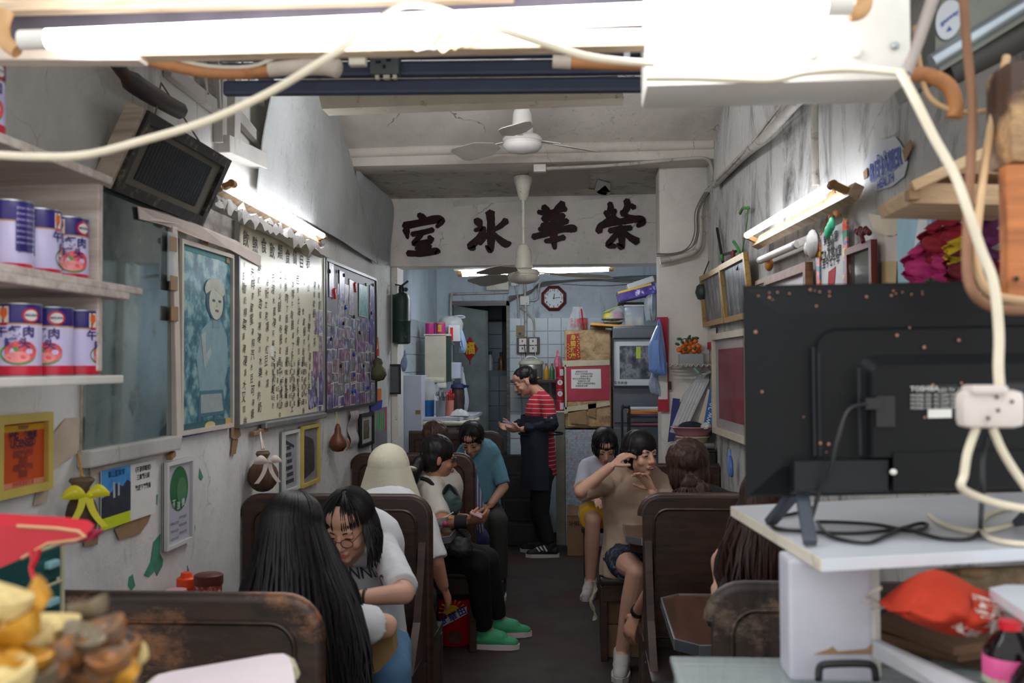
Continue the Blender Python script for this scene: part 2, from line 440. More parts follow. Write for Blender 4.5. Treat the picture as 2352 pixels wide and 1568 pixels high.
# battens and boarding on the upper left wall
bt = thing('wall_boarding', 'whitewashed boarding and battens on the upper left wall', 'boarding', LW(480, 250, .02))
bt['kind'] = 'structure'; del bt['category']; bt.name = 'wall_boarding'
def bar_px(px0, py0, px1, py1, w_, h_, off=.02, m=m_trim, name='batten'):
    return obj(name, MB().bar(LW(px0, py0, off), LW(px1, py1, off), w_, h_, up=(1, 0, 0), bev=.004), m, bt)
bar_px(507, 60, 505, 330, .05, .04); bar_px(536, 60, 532, 330, .07, .05); bar_px(484, 60, 494, 250, .018, .05)
bar_px(385, 160, 500, 250, .05, .03); bar_px(535, 255, 600, 330, .05, .03); bar_px(508, 330, 597, 370, .07, .07, .03)
bar_px(300, 130, 520, 130, .03, .03); bar_px(560, 120, 604, 240, .03, .03); bar_px(440, 60, 470, 220, .02, .03)
obj('gutter', MB().tube(spline([LW(255, 130, .06), LW(300, 185, .07), LW(360, 225, .07), LW(412, 254, .06)], 5), [.02] * 5 + [.032] * 6 + [.03] * 5, 8), mat('dark_metal_rust', (70, 66, 66), rough=.6, var=.3, dirt=((90, 60, 44), .4, 20)), bt, smooth=50)
# peeled green paint on the left wall
m_green = mat('old_green_paint', (70, 140, 112), rough=.6, var=.25, vs=20)
for P in ([(368, 1225), (352, 1245), (345, 1290), (330, 1320), (342, 1325), (356, 1310), (360, 1322), (372, 1300), (374, 1285), (366, 1270)],
          [(296, 1325), (304, 1318), (310, 1345), (302, 1355), (294, 1343)], [(458, 1075), (466, 1095), (462, 1103), (456, 1096)],
          [(444, 1195), (448, 1210), (444, 1238), (439, 1225)], [(430, 1298), (434, 1310), (430, 1314)], [(352, 1140), (362, 1135), (360, 1160)]):
    obj('paint_patch', MB().prism([LW(x, y, .001) for x, y in P], (.0015, 0, 0)), m_green, wl)

# ------------------------------------------------------------------ tube lamps
m_lit = mat('lit_tube', (250, 252, 255), var=0, emis=(246, 249, 255), estr=TUBE_W)
m_litK = mat('lit_tube_kitchen', (250, 252, 255), var=0, emis=(240, 247, 255), estr=TUBE_W * 4.5)
m_fillT = mat('added_fill_tube', (250, 252, 255), var=0, emis=(246, 249, 255), estr=TUBE_W * 7)
m_litF = mat('lit_tube_front', (250, 252, 255), var=0, emis=(246, 249, 255), estr=FRONT_TUBE_W)
m_white = mat('white_enamel', (226, 222, 214), rough=.4, var=.07)
m_cream = mat('cream_enamel', (222, 212, 194), rough=.45, var=.08, dirt=((140, 110, 80), .3, 14))
m_brass = mat('dirty_brass_cap', (160, 120, 70), rough=.5, var=.2)
m_alu = mat('aluminium', (170, 174, 178), rough=.35, metal=.8, var=.08)
m_rustwood = wood_mat('rusty_batten', (120, 84, 54), (186, 160, 126))
def tube_lamp(name, label, a, b, r, mlit, batten_off, mb_, caps=m_brass, bw=.05):
    a, b = V(a), V(b); t = thing(name, label, 'lamp', (a + b) / 2); d = (b - a).normalized(); off = V(batten_off)
    obj('batten', MB().bar(a - d * .07 + off, b + d * .07 + off, bw, .035, up=off, bev=.004), mb_, t)
    obj('tube', MB().cyl(a, b, r, n=14), mlit, t, smooth=50)
    for q, s in ((a, -1), (b, 1)):
        c = obj('lampholder', MB().cyl(q, q + d * s * .035, r * 1.05, n=12).bar(q + d * s * .025, q + d * s * .025 + off, .02, .03, up=d), caps, t, smooth=40)
    return t
tube_lamp('tube_lamp', 'lit white tube lamp on a slanting batten above the handwritten menu', LW(538, 424, .1), LW(741, 541, .1), .014, m_lit, (-.045, 0, -.02), m_rustwood)
tube_lamp('tube_lamp', 'lit white tube lamp on a rusty batten high on the right wall', RW(1716, 540, .12), RW(1908, 427, .12), .014, m_lit, (.06, 0, -.03), m_rustwood)
kt = tube_lamp('tube_lamp', 'lit white tube lamp across the kitchen behind the lower ceiling fan', D(1062, 631, 8.0), D(1398, 619, 8.0), .014, m_litK, (0, .03, .04), m_cream)
for x in (1090, 1370): obj('hanger', MB().cyl(D(x, 622, 8.03), V((D(x, 622, 8.03).x, 8.03, 2.62)), .006, n=6), m_alu, kt)
tube_lamp('old_tube_lamp', 'unlit short white tube lamp on a crumbling bracket above the brown picture', RW(1750, 596, .07), RW(1828, 562, .07), .016, m_white, (.05, 0, .01), m_trim, m_trim)
# the bright tube nearest the street, with its wooden carrier
YF = 1.5
ft = thing('street_tube_lamp', 'glaring white tube lamp on wooden boards across the shop front', 'lamp', D(1000, 50, YF))
obj('tube', MB().cyl(D(110, 90, YF), D(1898, 12, YF), .0155, n=18), m_litF, ft, smooth=50)
for x0, y0_, x1, y1_ in ((48, 92, 112, 90), (1898, 12, 1955, 10)): obj('end_cap', MB().cyl(D(x0, y0_, YF), D(x1, y1_, YF), .0155, n=16), m_white, ft, smooth=50)
m_clip = mat('tan_clip', (205, 160, 110), rough=.5, var=.15)
for P in ([(15, 25), (5, 60), (12, 95), (40, 118)], [(1985, -15), (1985, 10), (1972, 28), (1952, 32)]):
    obj('lampholder', MB().tube(spline([D(x, y, YF + .012) for x, y in P], 5), .012, 8), m_clip, ft, smooth=50)
m_plank = wood_mat('bleached_plank', (150, 118, 88), (232, 208, 176), grain=(2, 22, 22), worn=(120, 92, 74), amt=.3)
obj('board', MB().bar(D(-60, 12, 1.62), D(1180, -22, 1.62), .03, .034, bev=.004), m_plank, ft)
obj('board', MB().bar(D(60, 123, 1.602), D(1495, 92, 1.602), .04, .028, bev=.004), m_plank, ft)
obj('board', MB().bar(D(-60, 128, 1.6), D(330, 128, 1.6), .04, .026, bev=.004), mat('pale_wrap', (196, 180, 164), rough=.8, var=.18), ft)
obj('backing', MB().bar(D(-40, 62, 1.66), D(1500, 45, 1.66), .02, .075, bev=.002), mat('dark_gap_fill', (84, 78, 86), rough=.7, var=.25), ft)  # dark strip put in for the shaded gap between the boards
obj('rag', MB().grid(lambda u, v: D(955 + 40 * u + 6 * sin(v * 7), 72 + 45 * v, 1.565) + V((0, -.006 * sin(u * pi), 0)), 6, 8, .004), mat('grey_rag', (190, 186, 190), rough=.9), ft, smooth=60)
obj('rag', MB().grid(lambda u, v: D(1015 + 70 * u + 8 * sin(v * 7), 78 + (42 - 14 * u) * v, 1.565) + V((0, -.008 * sin(u * 3 * pi) ** 2, 0)), 10, 8, .004), mat('straw_wrap', (216, 190, 150), rough=.9), ft, smooth=60)
# white control box over the entrance
bx = thing('shutter_control_box', 'large glaring white metal box above the entrance, right of the street tube', 'box', D(1785, 100, 1.62))
a = D(1482, -40, 1.56); b = D(2095, 182, 1.56)
obj('housing', MB().box(((a.x + b.x) / 2, 1.63, (a.z + b.z) / 2), (b.x - a.x, .14, a.z - b.z), bev=.006), m_white, bx, smooth=30)
for x, y in ((1865, 122), (1968, 120), (1710, 60)):
    p = D(x, y, 1.556); obj('dimple', MB().ell(p, (.009, .004, .009)), m_white, bx, smooth=60)
p = D(2057, 105, 1.556); obj('screw', MB().ell(p, (.006, .005, .006)), m_alu, bx, smooth=60)
# rolled shutter and its socket
sh = thing('roller_shutter', 'dark blue-grey rolled shutter behind the street tube', 'shutter', (-.2, 2.55, 2.36))
m_navy = mat('navy_slat', (66, 74, 96), rough=.5, var=.15)
for k in range(5):
    z = 2.335 + .042 * k
    obj('slat', MB().box((-.16, 2.52 - .012 * k, z), (1.55, .03, .038), Matrix.Rotation(radians(1.0), 3, 'Y'), bev=.008), m_navy, sh)
jb = thing('socket_box', 'grey socket box hanging under the dark shutter', 'socket', D(885, 148, 2.49))
c = D(886, 148, 2.49); obj('housing', MB().box(c, (.075, .04, .06), bev=.005), mat('grey_plastic', (92, 98, 100), rough=.5), jb, smooth=30)
obj('pins', MB().box(c + V((-.015, -.021, .0)), (.012, .004, .006)).box(c + V((.012, -.021, .004)), (.012, .004, .006)).box(c + V((0, -.021, -.012)), (.006, .004, .01)), mat('black_plastic', (26, 26, 28), rough=.45), jb)
obj('lug', MB().box(c + V((-.02, -.005, -.034)), (.01, .015, .012)).box(c + V((.004, -.005, -.034)), (.016, .015, .012)).box(c + V((.025, -.005, -.034)), (.01, .015, .012)), m_cream, jb)
# trough fixture, with a lit tube added out of sight behind it
ff = thing('hanging_lamp_housing', 'cream trough lamp housing with an added hidden tube, hanging across the ceiling', 'lamp', D(1070, 212, 3.9))
A0, A1 = D(728, 202, 3.9), D(1421, 176, 3.9)
obj('trough', MB().prism([A0 + V((0, 0, .0)), A0 + V((.02, 0, -.085)), A0 + V((.02, .11, -.085)), A0 + V((0, .13, 0))], A1 - A0), m_cream, ff)
obj('tube', MB().cyl(A0 + V((.04, .17, -.045)), A1 + V((-.03, .17, -.045)), .014, n=12), m_fillT, ff)  # hidden tube added to brighten the sign, ceiling and upper walls
obj('channel', MB().bar(D(668, 196, 3.95), D(1420, 168, 3.95), .1, .05, bev=.004), m_cream, ff)
for x in (800, 1350): obj('hanger', MB().cyl(D(x, 180, 3.95), V((D(x, 180, 3.95).x, 3.95, zc(3.95) + .02)), .004, n=5), m_alu, ff)
obj('hook', MB().tube([D(648, 196, 3.85), D(672, 212, 3.85), D(718, 211, 3.85)], .006, 6), m_alu, ff, smooth=50)
# brown wrapped pipes hanging below the shutter
m_bpipe = mat('rusty_conduit', (190, 130, 82), rough=.6, var=.22, dirt=((120, 70, 40), .35, 16))
m_wrap = mat('pipe_wrap', (206, 192, 178), rough=.85, var=.15, bump=.3)
hp = thing('wrapped_pipe', 'rust-brown pipe with white wrapping, drooping left of the dark shutter', 'pipe', D(560, 155, 1.95))
obj('pipe', MB().tube(spline([D(290, 128, 1.95), D(390, 150, 1.95), D(480, 166, 1.95), D(560, 168, 1.95), D(640, 160, 1.95)], 6), .012, 10), m_bpipe, hp, smooth=50)
obj('wrapping', MB().tube(spline([D(618, 160, 1.95), D(680, 154, 1.95), D(740, 152, 1.95), D(785, 160, 1.95)], 6), [.015] * 8 + [.018] * 8 + [.02, .018, .008], 10), m_wrap, hp, smooth=50)
obj('wire', MB().tube(spline([D(380, 130, 1.94), D(480, 152, 1.94), D(580, 152, 1.94), D(650, 128, 1.94), D(740, 130, 1.94)], 6), .004, 6), m_cream, hp, smooth=50)
hp = thing('wrapped_pipe', 'tan pipe with white plug end, right of the dark shutter', 'pipe', D(1380, 145, 1.95))
obj('pipe', MB().cyl(D(1296, 142, 1.95), D(1500, 150, 1.95), .0125, n=12), m_bpipe, hp, smooth=50)
obj('plug', MB().cyl(D(1270, 141, 1.95), D(1312, 143, 1.95), .0135, n=12), m_wrap, hp, smooth=50)
tag(obj('cable_clip_block', MB().box(D(822, 138, 1.95), (.034, .02, .024), bev=.003), m_cream), 'small cream plug block beside the wrapped brown pipe', 'plug')
tag(obj('dark_pipe', MB().cyl(D(540, 118, 1.95), D(850, 118, 1.95), .012, n=10), mat('maroon_pipe', (88, 60, 54), rough=.5), smooth=50), 'dark maroon pipe running under the wooden boards, left half', 'pipe')
for px, py, lb in ((420, 158, 'left'), (1440, 146, 'right')):
    p = D(px, py, 1.95); obj('strap', MB().bar(p, V((p.x, 1.935, 2.5)), .012, .006), m_alu, hp if lb == 'right' else bpy.data.objects['wrapped_pipe'])
p = D(600, 118, 1.95); tag(obj('pipe_strap', MB().bar(p, V((p.x, 1.935, 2.5)), .012, .006), m_alu), 'thin metal strap holding the maroon pipe to the header', 'strap')
# ------------------------------------------------------------------ booths and tables
m_booth = wood_mat('booth_wood', (32, 20, 15), (70, 44, 32), grain=(3, 3, 16), rough=.4, worn=(92, 60, 42), amt=.3)
m_boothN = wood_mat('booth_wood_worn', (26, 19, 17), (62, 44, 34), grain=(3, 3, 14), rough=.45, worn=(150, 100, 66), amt=.46)
m_boothR = wood_mat('booth_wood_grey', (38, 31, 29), (74, 60, 54), grain=(14, 3, 3), rough=.5, worn=(150, 126, 106), amt=.4)
m_top = wood_mat('table_top_wood', (56, 34, 26), (98, 64, 48), grain=(9, 1.5, 3), rough=.22, coat=.3)
m_edge = mat('table_edge_metal', (176, 180, 184), rough=.3, metal=.9, var=.06)
m_pad = mat('dark_seat_board', (38, 28, 24), rough=.4, var=.2)
def rounded(x0, x1, z0, z1, r, left, right, n=7):
    """panel outline in x, z with rounded top corners where asked"""
    P = [(x0, z0), (x1, z0)]
    if right: P += [(x1 - r + r * cos(a), z1 - r + r * sin(a)) for a in [pi / 2 * i / n for i in range(n + 1)]]
    else: P.append((x1, z1))
    if left: P += [(x0 + r - r * sin(a), z1 - r + r * cos(a)) for a in [pi / 2 * i / n for i in range(n + 1)]]
    else: P.append((x0, z1))
    return P
def booth(label, x0, x1, Y, aisle, m, hb=1.07, front_seat=True, back_seat=True, sx=0.0, wallside=False):
    """two benches back to back: shared back panel at Y, seats toward -Y and +Y"""
    t = thing('booth_bench', label, 'bench', ((x0 + x1) / 2, Y, 0), 'wooden booth seats')
    R = aisle == 'right'; L = not R
    P = rounded(x0, x1, .16, hb, .075, L or wallside, R or wallside)
    obj('backrest', MB().prism([(x, Y - .022, z) for x, z in P], (0, .044, 0)), m, t)
    # raised border moulding on both faces
    for s, nm in ((-1, 'moulding'), (1, 'moulding')):
        Q = rounded(x0 + .045, x1 - .045, .5, hb - .045, .06, L or wallside, R or wallside)
        obj(nm, MB().tube([(x, Y + s * .022, z) for x, z in Q], .007, 6, closed=True), m, t, smooth=60)
        cap = rounded(x0, x1, .16, hb, .075, L or wallside, R or wallside)
    obj('top_rail', MB().tube([(x, Y, z) for x, z in cap[2:-1] + cap[-1:]] if not R else [(x, Y, z) for x, z in cap[1:]], .023, 8), m, t, smooth=60)
    a0, a1 = (x0, x1 + sx) if R else (x0 - sx, x1)
    for s, on in ((-1, front_seat), (1, back_seat)):
        if not on: continue
        ys = sorted((Y + s * .03, Y + s * .45))
        obj('seat', MB().box(((a0 + a1) / 2, sum(ys) / 2, .435), (a1 - a0, ys[1] - ys[0], .04), bev=.012), m_pad, t, smooth=30)
        xe = a1 - .02 if R else a0 + .02
        # curved side panel from the back down to the seat front
        side = [(Y + s * .02, .02), (Y + s * .44, .02), (Y + s * .44, .41), (Y + s * .30, .47), (Y + s * .16, .60), (Y + s * .07, .78), (Y + s * .02, .9)]
        obj('apron', MB().box(((a0 + a1) / 2, Y + s * .42, .37), (a1 - a0 - .03, .025, .09), bev=.004), m, t)
        if sx == 0: obj('side_panel', MB().prism([(xe - .015, y, z) for y, z in side], (.03, 0, 0)), m, t)
        for k, yy in enumerate((Y + s * .06, Y + s * .41)):
            obj('leg', MB().box((xe, yy, .205), (.04, .04, .41), bev=.005), m, t)
            obj('leg', MB().box((a0 + .03 if R else a1 - .03, yy, .205), (.04, .04, .41), bev=.005), m, t)
    return t
XL = -1.44
booth('worn brown wooden booth back nearest the street on the left, scuffed orange', XL, -.635, 2.31, 'right', m_boothN, front_seat=False)
booth('dark wooden booth back behind the white-shirted woman with glasses', XL, -.66, 4.12, 'right', m_booth, wallside=True)
booth('dark wooden booth back between the ponytailed woman and the striped shirt', XL, -.70, 6.08, 'right', m_booth, wallside=True, sx=.07)
booth('darkest wooden booth back behind the woman in blue, at the kitchen end', XL + .06, -.66, 7.72, 'right', m_booth, back_seat=False, hb=1.1)
booth('scratched grey-brown booth back beside the white pillar on the right', .305, XR(2.49) - .01, 2.49, 'left', m_boothR, front_seat=False)
booth('large dark red-brown booth back right of the aisle, behind the ponytail', .232, XR(4.19) - .01, 4.19, 'left', m_booth)
booth('dark booth bench under the woman in the tan shirt', .24, XR(5.95) - .01, 5.95, 'left', m_booth, hb=1.02, sx=.17, back_seat=False)
def table(label, x0, x1, y0, y1, aisle, zt=.75, post=True):
    t = thing('booth_table', label, 'table', ((x0 + x1) / 2, (y0 + y1) / 2, 0), 'booth tables')
    xe = x1 if aisle == 'right' else x0; s = 1 if aisle == 'right' else -1
    ch = .07
    P = [(x0, y0), (x1 - ch, y0), (x1, y0 + ch), (x1, y1 - ch), (x1 - ch, y1), (x0, y1)] if s > 0 else [(x1, y1), (x0 + ch, y1), (x0, y1 - ch), (x0, y0 + ch), (x0 + ch, y0), (x1, y0)]
    obj('tabletop', MB().prism([(x, y, zt - .012) for x, y in P], (0, 0, .012)), m_top, t)
    for a, b in zip(P[:-1], P[1:]):
        obj('metal_edge', MB().bar((*a, zt - .014), (*b, zt - .014), .006, .036, bev=.001), m_edge, t)
    obj('underframe', MB().prism([(x * .94 + (x0 + x1) / 2 * .06, y * .94 + (y0 + y1) / 2 * .06, zt - .075) for x, y in P], (0, 0, .045)), m_booth, t)
    if post: obj('leg', MB().box((xe - s * .2, (y0 + y1) / 2, (zt - .075) / 2), (.07, .07, zt - .075), bev=.006), m_booth, t)
    return t
table('metal-edged table between the two women at the nearest left booth', XL, -.665, 2.86, 3.48, 'right')
table('metal-edged table with the noodle bowl, before the sun hat', XL, -.70, 5.02, 5.62, 'right')
table('metal-edged table before the woman in the blue shirt', XL, -.78, 6.68, 7.2, 'right')
table('metal-edged table beside the scratched booth on the right', .275, XR(3.86) - .01, 3.14, 3.84, 'left')
table('metal-edged table in front of the smiling woman in tan', .2, XR(5.62) - .01, 5.05, 5.6, 'left', post=False)

# ------------------------------------------------------------------ sign characters (painted in relief over the kitchen opening)
m_red = mat('oxblood_paint', (40, 12, 17), rough=.5, spec=.2, var=.5, vs=30, dirt=((96, 20, 24), .33, 14))
def brush_char(name, cx, cy, strokes, sc, label):
    """thick brush strokes given in photograph-like units around the character centre; sc = metres per unit"""
    c = D(cx, cy, 7.36); mb = MB()
    for S in strokes:
        P = spline([(x, y, 0) for x, y, _ in S], 5); n = len(P); W = []
        for i in range(n):
            u = i / (n - 1) * (len(S) - 1); k = min(int(u), len(S) - 2); W.append(S[k][2] * (1 - u + k) + S[k + 1][2] * (u - k))
        lft, rgt = [], []
        for i, p in enumerate(P):
            t = (P[min(i + 1, n - 1)] - P[max(i - 1, 0)]); nn = V((-t.y, t.x, 0)).normalized()
            jag = 1 + .12 * noise.noise(V((p.x * .2, p.y * .2, cx)))
            lft.append(p + nn * W[i] / 2 * jag); rgt.append(p - nn * W[i] / 2 * jag)
        tip0 = P[0] - (P[1] - P[0]).normalized() * W[0] * .3; tip1 = P[-1] + (P[-1] - P[-2]).normalized() * W[-1] * .3
        def w_(p, d): return V((c.x + p.x * sc, c.y - d, c.z - p.y * sc))
        d = .012 + .0008 * len(mb.v) / 60 + random.random() * .002
        for i in range(n - 1):
            mb.prism([w_(lft[i], d), w_(lft[i + 1], d), w_(rgt[i + 1], d), w_(rgt[i], d)], (0, .02, 0))
        mb.prism([w_(lft[0], d), w_(tip0, d), w_(rgt[0], d)], (0, .02, 0)); mb.prism([w_(lft[-1], d), w_(tip1, d), w_(rgt[-1], d)], (0, .02, 0))
    return tag(obj(name, mb, m_red), label, 'character', 'sign characters over the kitchen opening')
S_ = 7.36 / 2287
# coordinates: pixels relative to the centre of each character in the photograph
brush_char('sign_character', 972, 540,
  [[(-10, -48, 12), (-2, -42, 16), (6, -36, 12)], [(-40, -14, 18), (-38, -6, 14), (-36, 8, 4)], [(-44, -22, 18), (-10, -28, 17), (30, -36, 20), (44, -32, 16), (32, -18, 8)],
   [(-26, -2, 12), (0, -6, 13), (24, -12, 12)], [(-2, -4, 12), (-12, 8, 12), (-22, 20, 10), (0, 18, 13), (20, 14, 12)], [(14, 4, 10), (22, 12, 13)], [(-16, 31, 11), (0, 29, 12), (18, 26, 11)],
   [(1, 18, 16), (1, 42, 18)], [(-36, 42, 13), (-5, 43, 15), (30, 38, 17), (34, 42, 12)]], S_, 'dark red painted character 室, first from left on the lintel sign')
brush_char('sign_character', 1124, 533,
  [[(2, -46, 22), (4, -24, 18), (4, 0, 20), (4, 24, 18), (2, 44, 12), (-8, 32, 6)], [(-32, -28, 14), (-24, -22, 20), (-22, -14, 12)], [(-34, -4, 8), (-14, -8, 14), (-24, 14, 16), (-42, 32, 20), (-34, 38, 10)],
   [(-22, 28, 9), (-4, 4, 11)], [(40, -26, 16), (24, -12, 12), (8, -4, 9)], [(8, 2, 9), (24, 18, 15), (38, 28, 19), (50, 26, 6)]], S_, 'dark red painted character 冰, second from left on the lintel sign')
brush_char('sign_character', 1270, 522,
  [[(-22, -48, 14), (-14, -40, 16), (-6, -28, 12)], [(24, -54, 18), (12, -44, 15), (2, -30, 12)], [(-34, -36, 10), (-8, -32, 13), (22, -42, 15), (30, -38, 10)], [(-24, -20, 12), (2, -22, 15), (26, -26, 13)],
   [(-26, -4, 12), (2, -6, 15), (34, -14, 13)], [(-16, -22, 12), (-14, 4, 12)], [(18, -26, 13), (18, 0, 13)], [(0, -32, 15), (2, 0, 18), (2, 30, 17), (4, 50, 8)], [(-32, 4, 10), (0, 4, 13), (24, 0, 12)],
   [(-46, 22, 14), (-20, 16, 15), (20, 6, 14), (44, 4, 19), (52, 8, 12)], [(-18, 32, 10), (0, 30, 12), (26, 24, 13)]], S_, 'dark red painted character 華, third from left on the lintel sign')
brush_char('sign_character', 1425, 516,
  [[(-24, -50, 12), (-22, -38, 15), (-28, -26, 12)], [(-34, -30, 12), (-26, -14, 13), (-38, -6, 9)], [(-12, -34, 10), (-16, -18, 12), (-4, -10, 10)], [(14, -56, 14), (16, -40, 16), (4, -22, 13)],
   [(24, -44, 10), (32, -38, 12)], [(2, -30, 10), (16, -18, 12), (34, -14, 12)], [(-50, 16, 16), (-44, 2, 16), (-20, -4, 15), (10, -8, 15), (44, -12, 16), (50, -4, 15), (38, 4, 9)],
   [(-26, 14, 12), (0, 10, 14), (24, 8, 12)], [(0, 4, 14), (2, 26, 16), (2, 52, 14), (-8, 44, 6)], [(-6, 18, 12), (-18, 32, 13), (-28, 46, 15), (-12, 50, 10)], [(8, 18, 10), (24, 32, 15), (38, 40, 18)]], S_, 'dark red painted character 榮, rightmost on the lintel sign')
# torn tape along the top of the sign
for P, lb in (([(1040, 462), (1192, 442), (1192, 460), (1040, 474)], 'long whitish tape strip above the third-from-right sign character'), ([(1330, 452), (1480, 438), (1482, 446), (1332, 460)], 'whitish tape strip above the rightmost sign character')):
    tag(obj('tape_strip', MB().prism([D(x, y, 7.352) for x, y in P], (0, .004, 0)), mat('old_tape', (206, 202, 196), rough=.35)), lb, 'tape')
tp = thing('ceiling_tape', 'star of yellowed tape and paper stuck to the dark back ceiling', 'tape', D(1385, 430, 6.9))
def cz(px, py, off=0.0): return onZ(px, py, 2.875 - off)
m_tape = mat('yellow_tape', (190, 180, 150), rough=.4); m_paper = mat('white_paper', (220, 218, 212), rough=.7, var=.06)
for P, m in (([(1275, 414), (1335, 430), (1333, 436), (1278, 422)], m_paper), ([(1330, 430), (1395, 440), (1392, 447), (1330, 436)], m_tape), ([(1372, 412), (1402, 420), (1400, 440), (1366, 436)], m_paper), ([(1390, 424), (1404, 442), (1388, 452), (1370, 440)], m_tape)):
    obj('strip', MB().prism([cz(x, y) for x, y in P], (0, 0, -.004)), m, tp)
m_patch = mat('ceiling_patch', (182, 172, 160), rough=.8, var=.1)
tag(obj('ceiling_panel', MB().prism([cz(x, y) for x, y in ((1215, 392), (1352, 384), (1352, 432), (1215, 440))], (0, 0, -.006)), m_patch), 'plain pale board patch on the back ceiling behind the fan rod', 'panel')

# ------------------------------------------------------------------ ceiling fans
m_fan = mat('fan_ivory', (226, 222, 206), rough=.35, var=.06, dirt=((150, 130, 90), .3, 30))
m_fan2 = mat('fan_white', (208, 204, 200), rough=.4, var=.06)
def fan(label, hub, ztop, r, m, blade_ang, rod=True, cup=True):
    c = V(hub); t = thing('ceiling_fan', label, 'fan', (c.x, c.y, ztop))
    obj('rod', MB().cyl((c.x, c.y, c.z + .1), (c.x, c.y, ztop), .011, n=10), m, t, smooth=60)
    if cup: obj('canopy', MB().lathe([(.02, -.16), (.035, -.13), (.045, -.08), (.06, -.03), (.062, 0)], (c.x, c.y, ztop), n=20), m, t, smooth=50)
    obj('motor', MB().lathe([(.02, .20), (.035, .19), (.05, .15), (.056, .08), (.058, .04), (.05, .035)], c, n=22), m, t, smooth=50)
    obj('hub', MB().lathe([(.05, .035), (.09, .03), (.105, .015), (.106, 0), (.1, -.004), (.1, -.012), (.106, -.016), (.104, -.032), (.085, -.05), (.04, -.062), (.001, -.064)], c, n=28), m, t, smooth=50)
    for k in range(3):
        a = radians(blade_ang + 120 * k); d = V((cos(a), sin(a), 0)); s = V((-sin(a), cos(a), 0)); up = V((0, 0, 1))
        def fn(u, v):
            wd = .05 + .075 * min(1, u * 3) * (1 if u < .9 else (1 - (u - .9) * 5)); q = (v - .5) * wd * 1.3
            return c + d * (.17 + r * u) + s * q + up * (.004 + .25 * q - .02 * u)
        b = obj('blade', MB().grid(fn, 12, 4, .004), mat('fan_blade', (176, 170, 158), rough=.5, var=.12), t, smooth=60)
        obj('blade_arm', MB().bar(c + d * .08 + up * .012, c + d * .22 + up * .006, .03, .006, bev=.002), m, b)
    return t
f1 = D(1200, 325, 5.3); fan('white ceiling fan hanging from the sloping ceiling in front of the beam', f1, zc(5.3) + .02, .28, m_fan2, 28, cup=True)
f2 = D(1203, 630, 6.55); fan('ivory ceiling fan on a long rod in front of the painted sign', f2, 2.875, .42, m_fan, 10)
# little box and conduit along the beam
jb = thing('junction_box', 'small white junction box on the beam beside the fan rod', 'box', D(1240, 386, 6.04))
obj('housing', MB().box(D(1240, 387, 6.03), (.075, .05, .045), bev=.004), m_white, jb, smooth=30)
m_cond = mat('painted_conduit', (186, 180, 172), rough=.5, var=.12, dirt=((90, 86, 80), .35, 14))
def pipe(name, label, pts, r, m=m_cond, n=8, cat='pipe', sm=6):
    return tag(obj(name, MB().tube(spline(pts, sm), r, n), m, smooth=60), label, cat)
pipe('conduit', 'white conduit running along the beam to the pier', [D(1255, 387, 6.03), D(1400, 380, 6.03), D(1560, 366, 6.03), D(1615, 363, 6.03), D(1632, 376, 6.05), D(1637, 410, 6.1), D(1632, 440, 6.2)], .011)
pipe('conduit', 'thick white pipe curving down the pier above the calendar', [D(1640, 425, 6.22), D(1618, 450, 6.24), D(1608, 485, 6.24), D(1608, 540, 6.24), D(1598, 575, 6.24), D(1560, 590, 6.24), D(1516, 600, 6.24)], .02)
for k, (dx, dy) in enumerate(((-8, -4), (-13, -6), (-4, -7))):
    pipe('cable', ('innermost', 'outermost', 'middle')[k] + ' dark wire strapped along the pier pipe', [D(1632 + dx, 440, 6.2), D(1610 + dx, 490 + dy, 6.22), D(1608 + dx, 540 + dy, 6.22), D(1594 + dx, 573 + dy, 6.22), D(1550, 588 + dy, 6.22), D(1508, 596 + dy * 2, 6.24)], .004, mat('grey_wire', (110, 106, 100)), 5, 'cable')['group'] = 'wires on the pier pipe'
pipe('conduit', 'thick white pipe climbing diagonally across the upper right wall', [RW(1640, 425, .04), RW(1700, 365, .05), RW(1770, 300, .08), RW(1830, 235, .1), RW(1882, 196, .12)], .02)
pipe('cable', 'frayed white cable following the diagonal pipe on the right wall', [RW(1645, 415, .06), RW(1720, 335, .08), RW(1775, 265, .1), RW(1800, 232, .12), RW(1835, 205, .13)], .007, m_cond, 6, 'cable')
pipe('conduit', 'white vertical conduit above the right wall tube lamp', [RW(1872, 200, .05), RW(1871, 300, .05), RW(1874, 425, .05)], .014)
pipe('cable', 'thin black wire beside the vertical conduit on the right wall', [RW(1880, 200, .03), RW(1876, 300, .03), RW(1881, 425, .03)], .004, mat('black_plastic', (26, 26, 28)), 5, 'cable')
# ------------------------------------------------------------------ things on the walls
def rectL(l, r, off=.0):
    """(px, py_top, py_bottom) of the near (left) and far (right) edge -> BL, BR, TR, TL on the left wall"""
    y0 = (LW(l[0], l[1]).y + LW(l[0], l[2]).y) / 2; y1 = (LW(r[0], r[1]).y + LW(r[0], r[2]).y) / 2
    zt = (LW(l[0], l[1]).z + LW(r[0], r[1]).z) / 2; zb = (LW(l[0], l[2]).z + LW(r[0], r[2]).z) / 2; X = WL + off
    return [V((X, y0, zb)), V((X, y1, zb)), V((X, y1, zt)), V((X, y0, zt))]
def rectR(l, r, off=.0, tilt=0.0):
    """same on the right wall: l = far edge, r = near edge; tilt leans the top outwards"""
    a, b = RW(l[0], (l[1] + l[2]) / 2, off), RW(r[0], (r[1] + r[2]) / 2, off)
    zt = (RW(l[0], l[1], off).z + RW(r[0], r[1], off).z) / 2; zb = (RW(l[0], l[2], off).z + RW(r[0], r[2], off).z) / 2
    lean = V((-tilt, 0, 0))
    return [V((a.x, a.y, zb)), V((b.x, b.y, zb)), V((b.x, b.y, zt)) + lean, V((a.x, a.y, zt)) + lean]
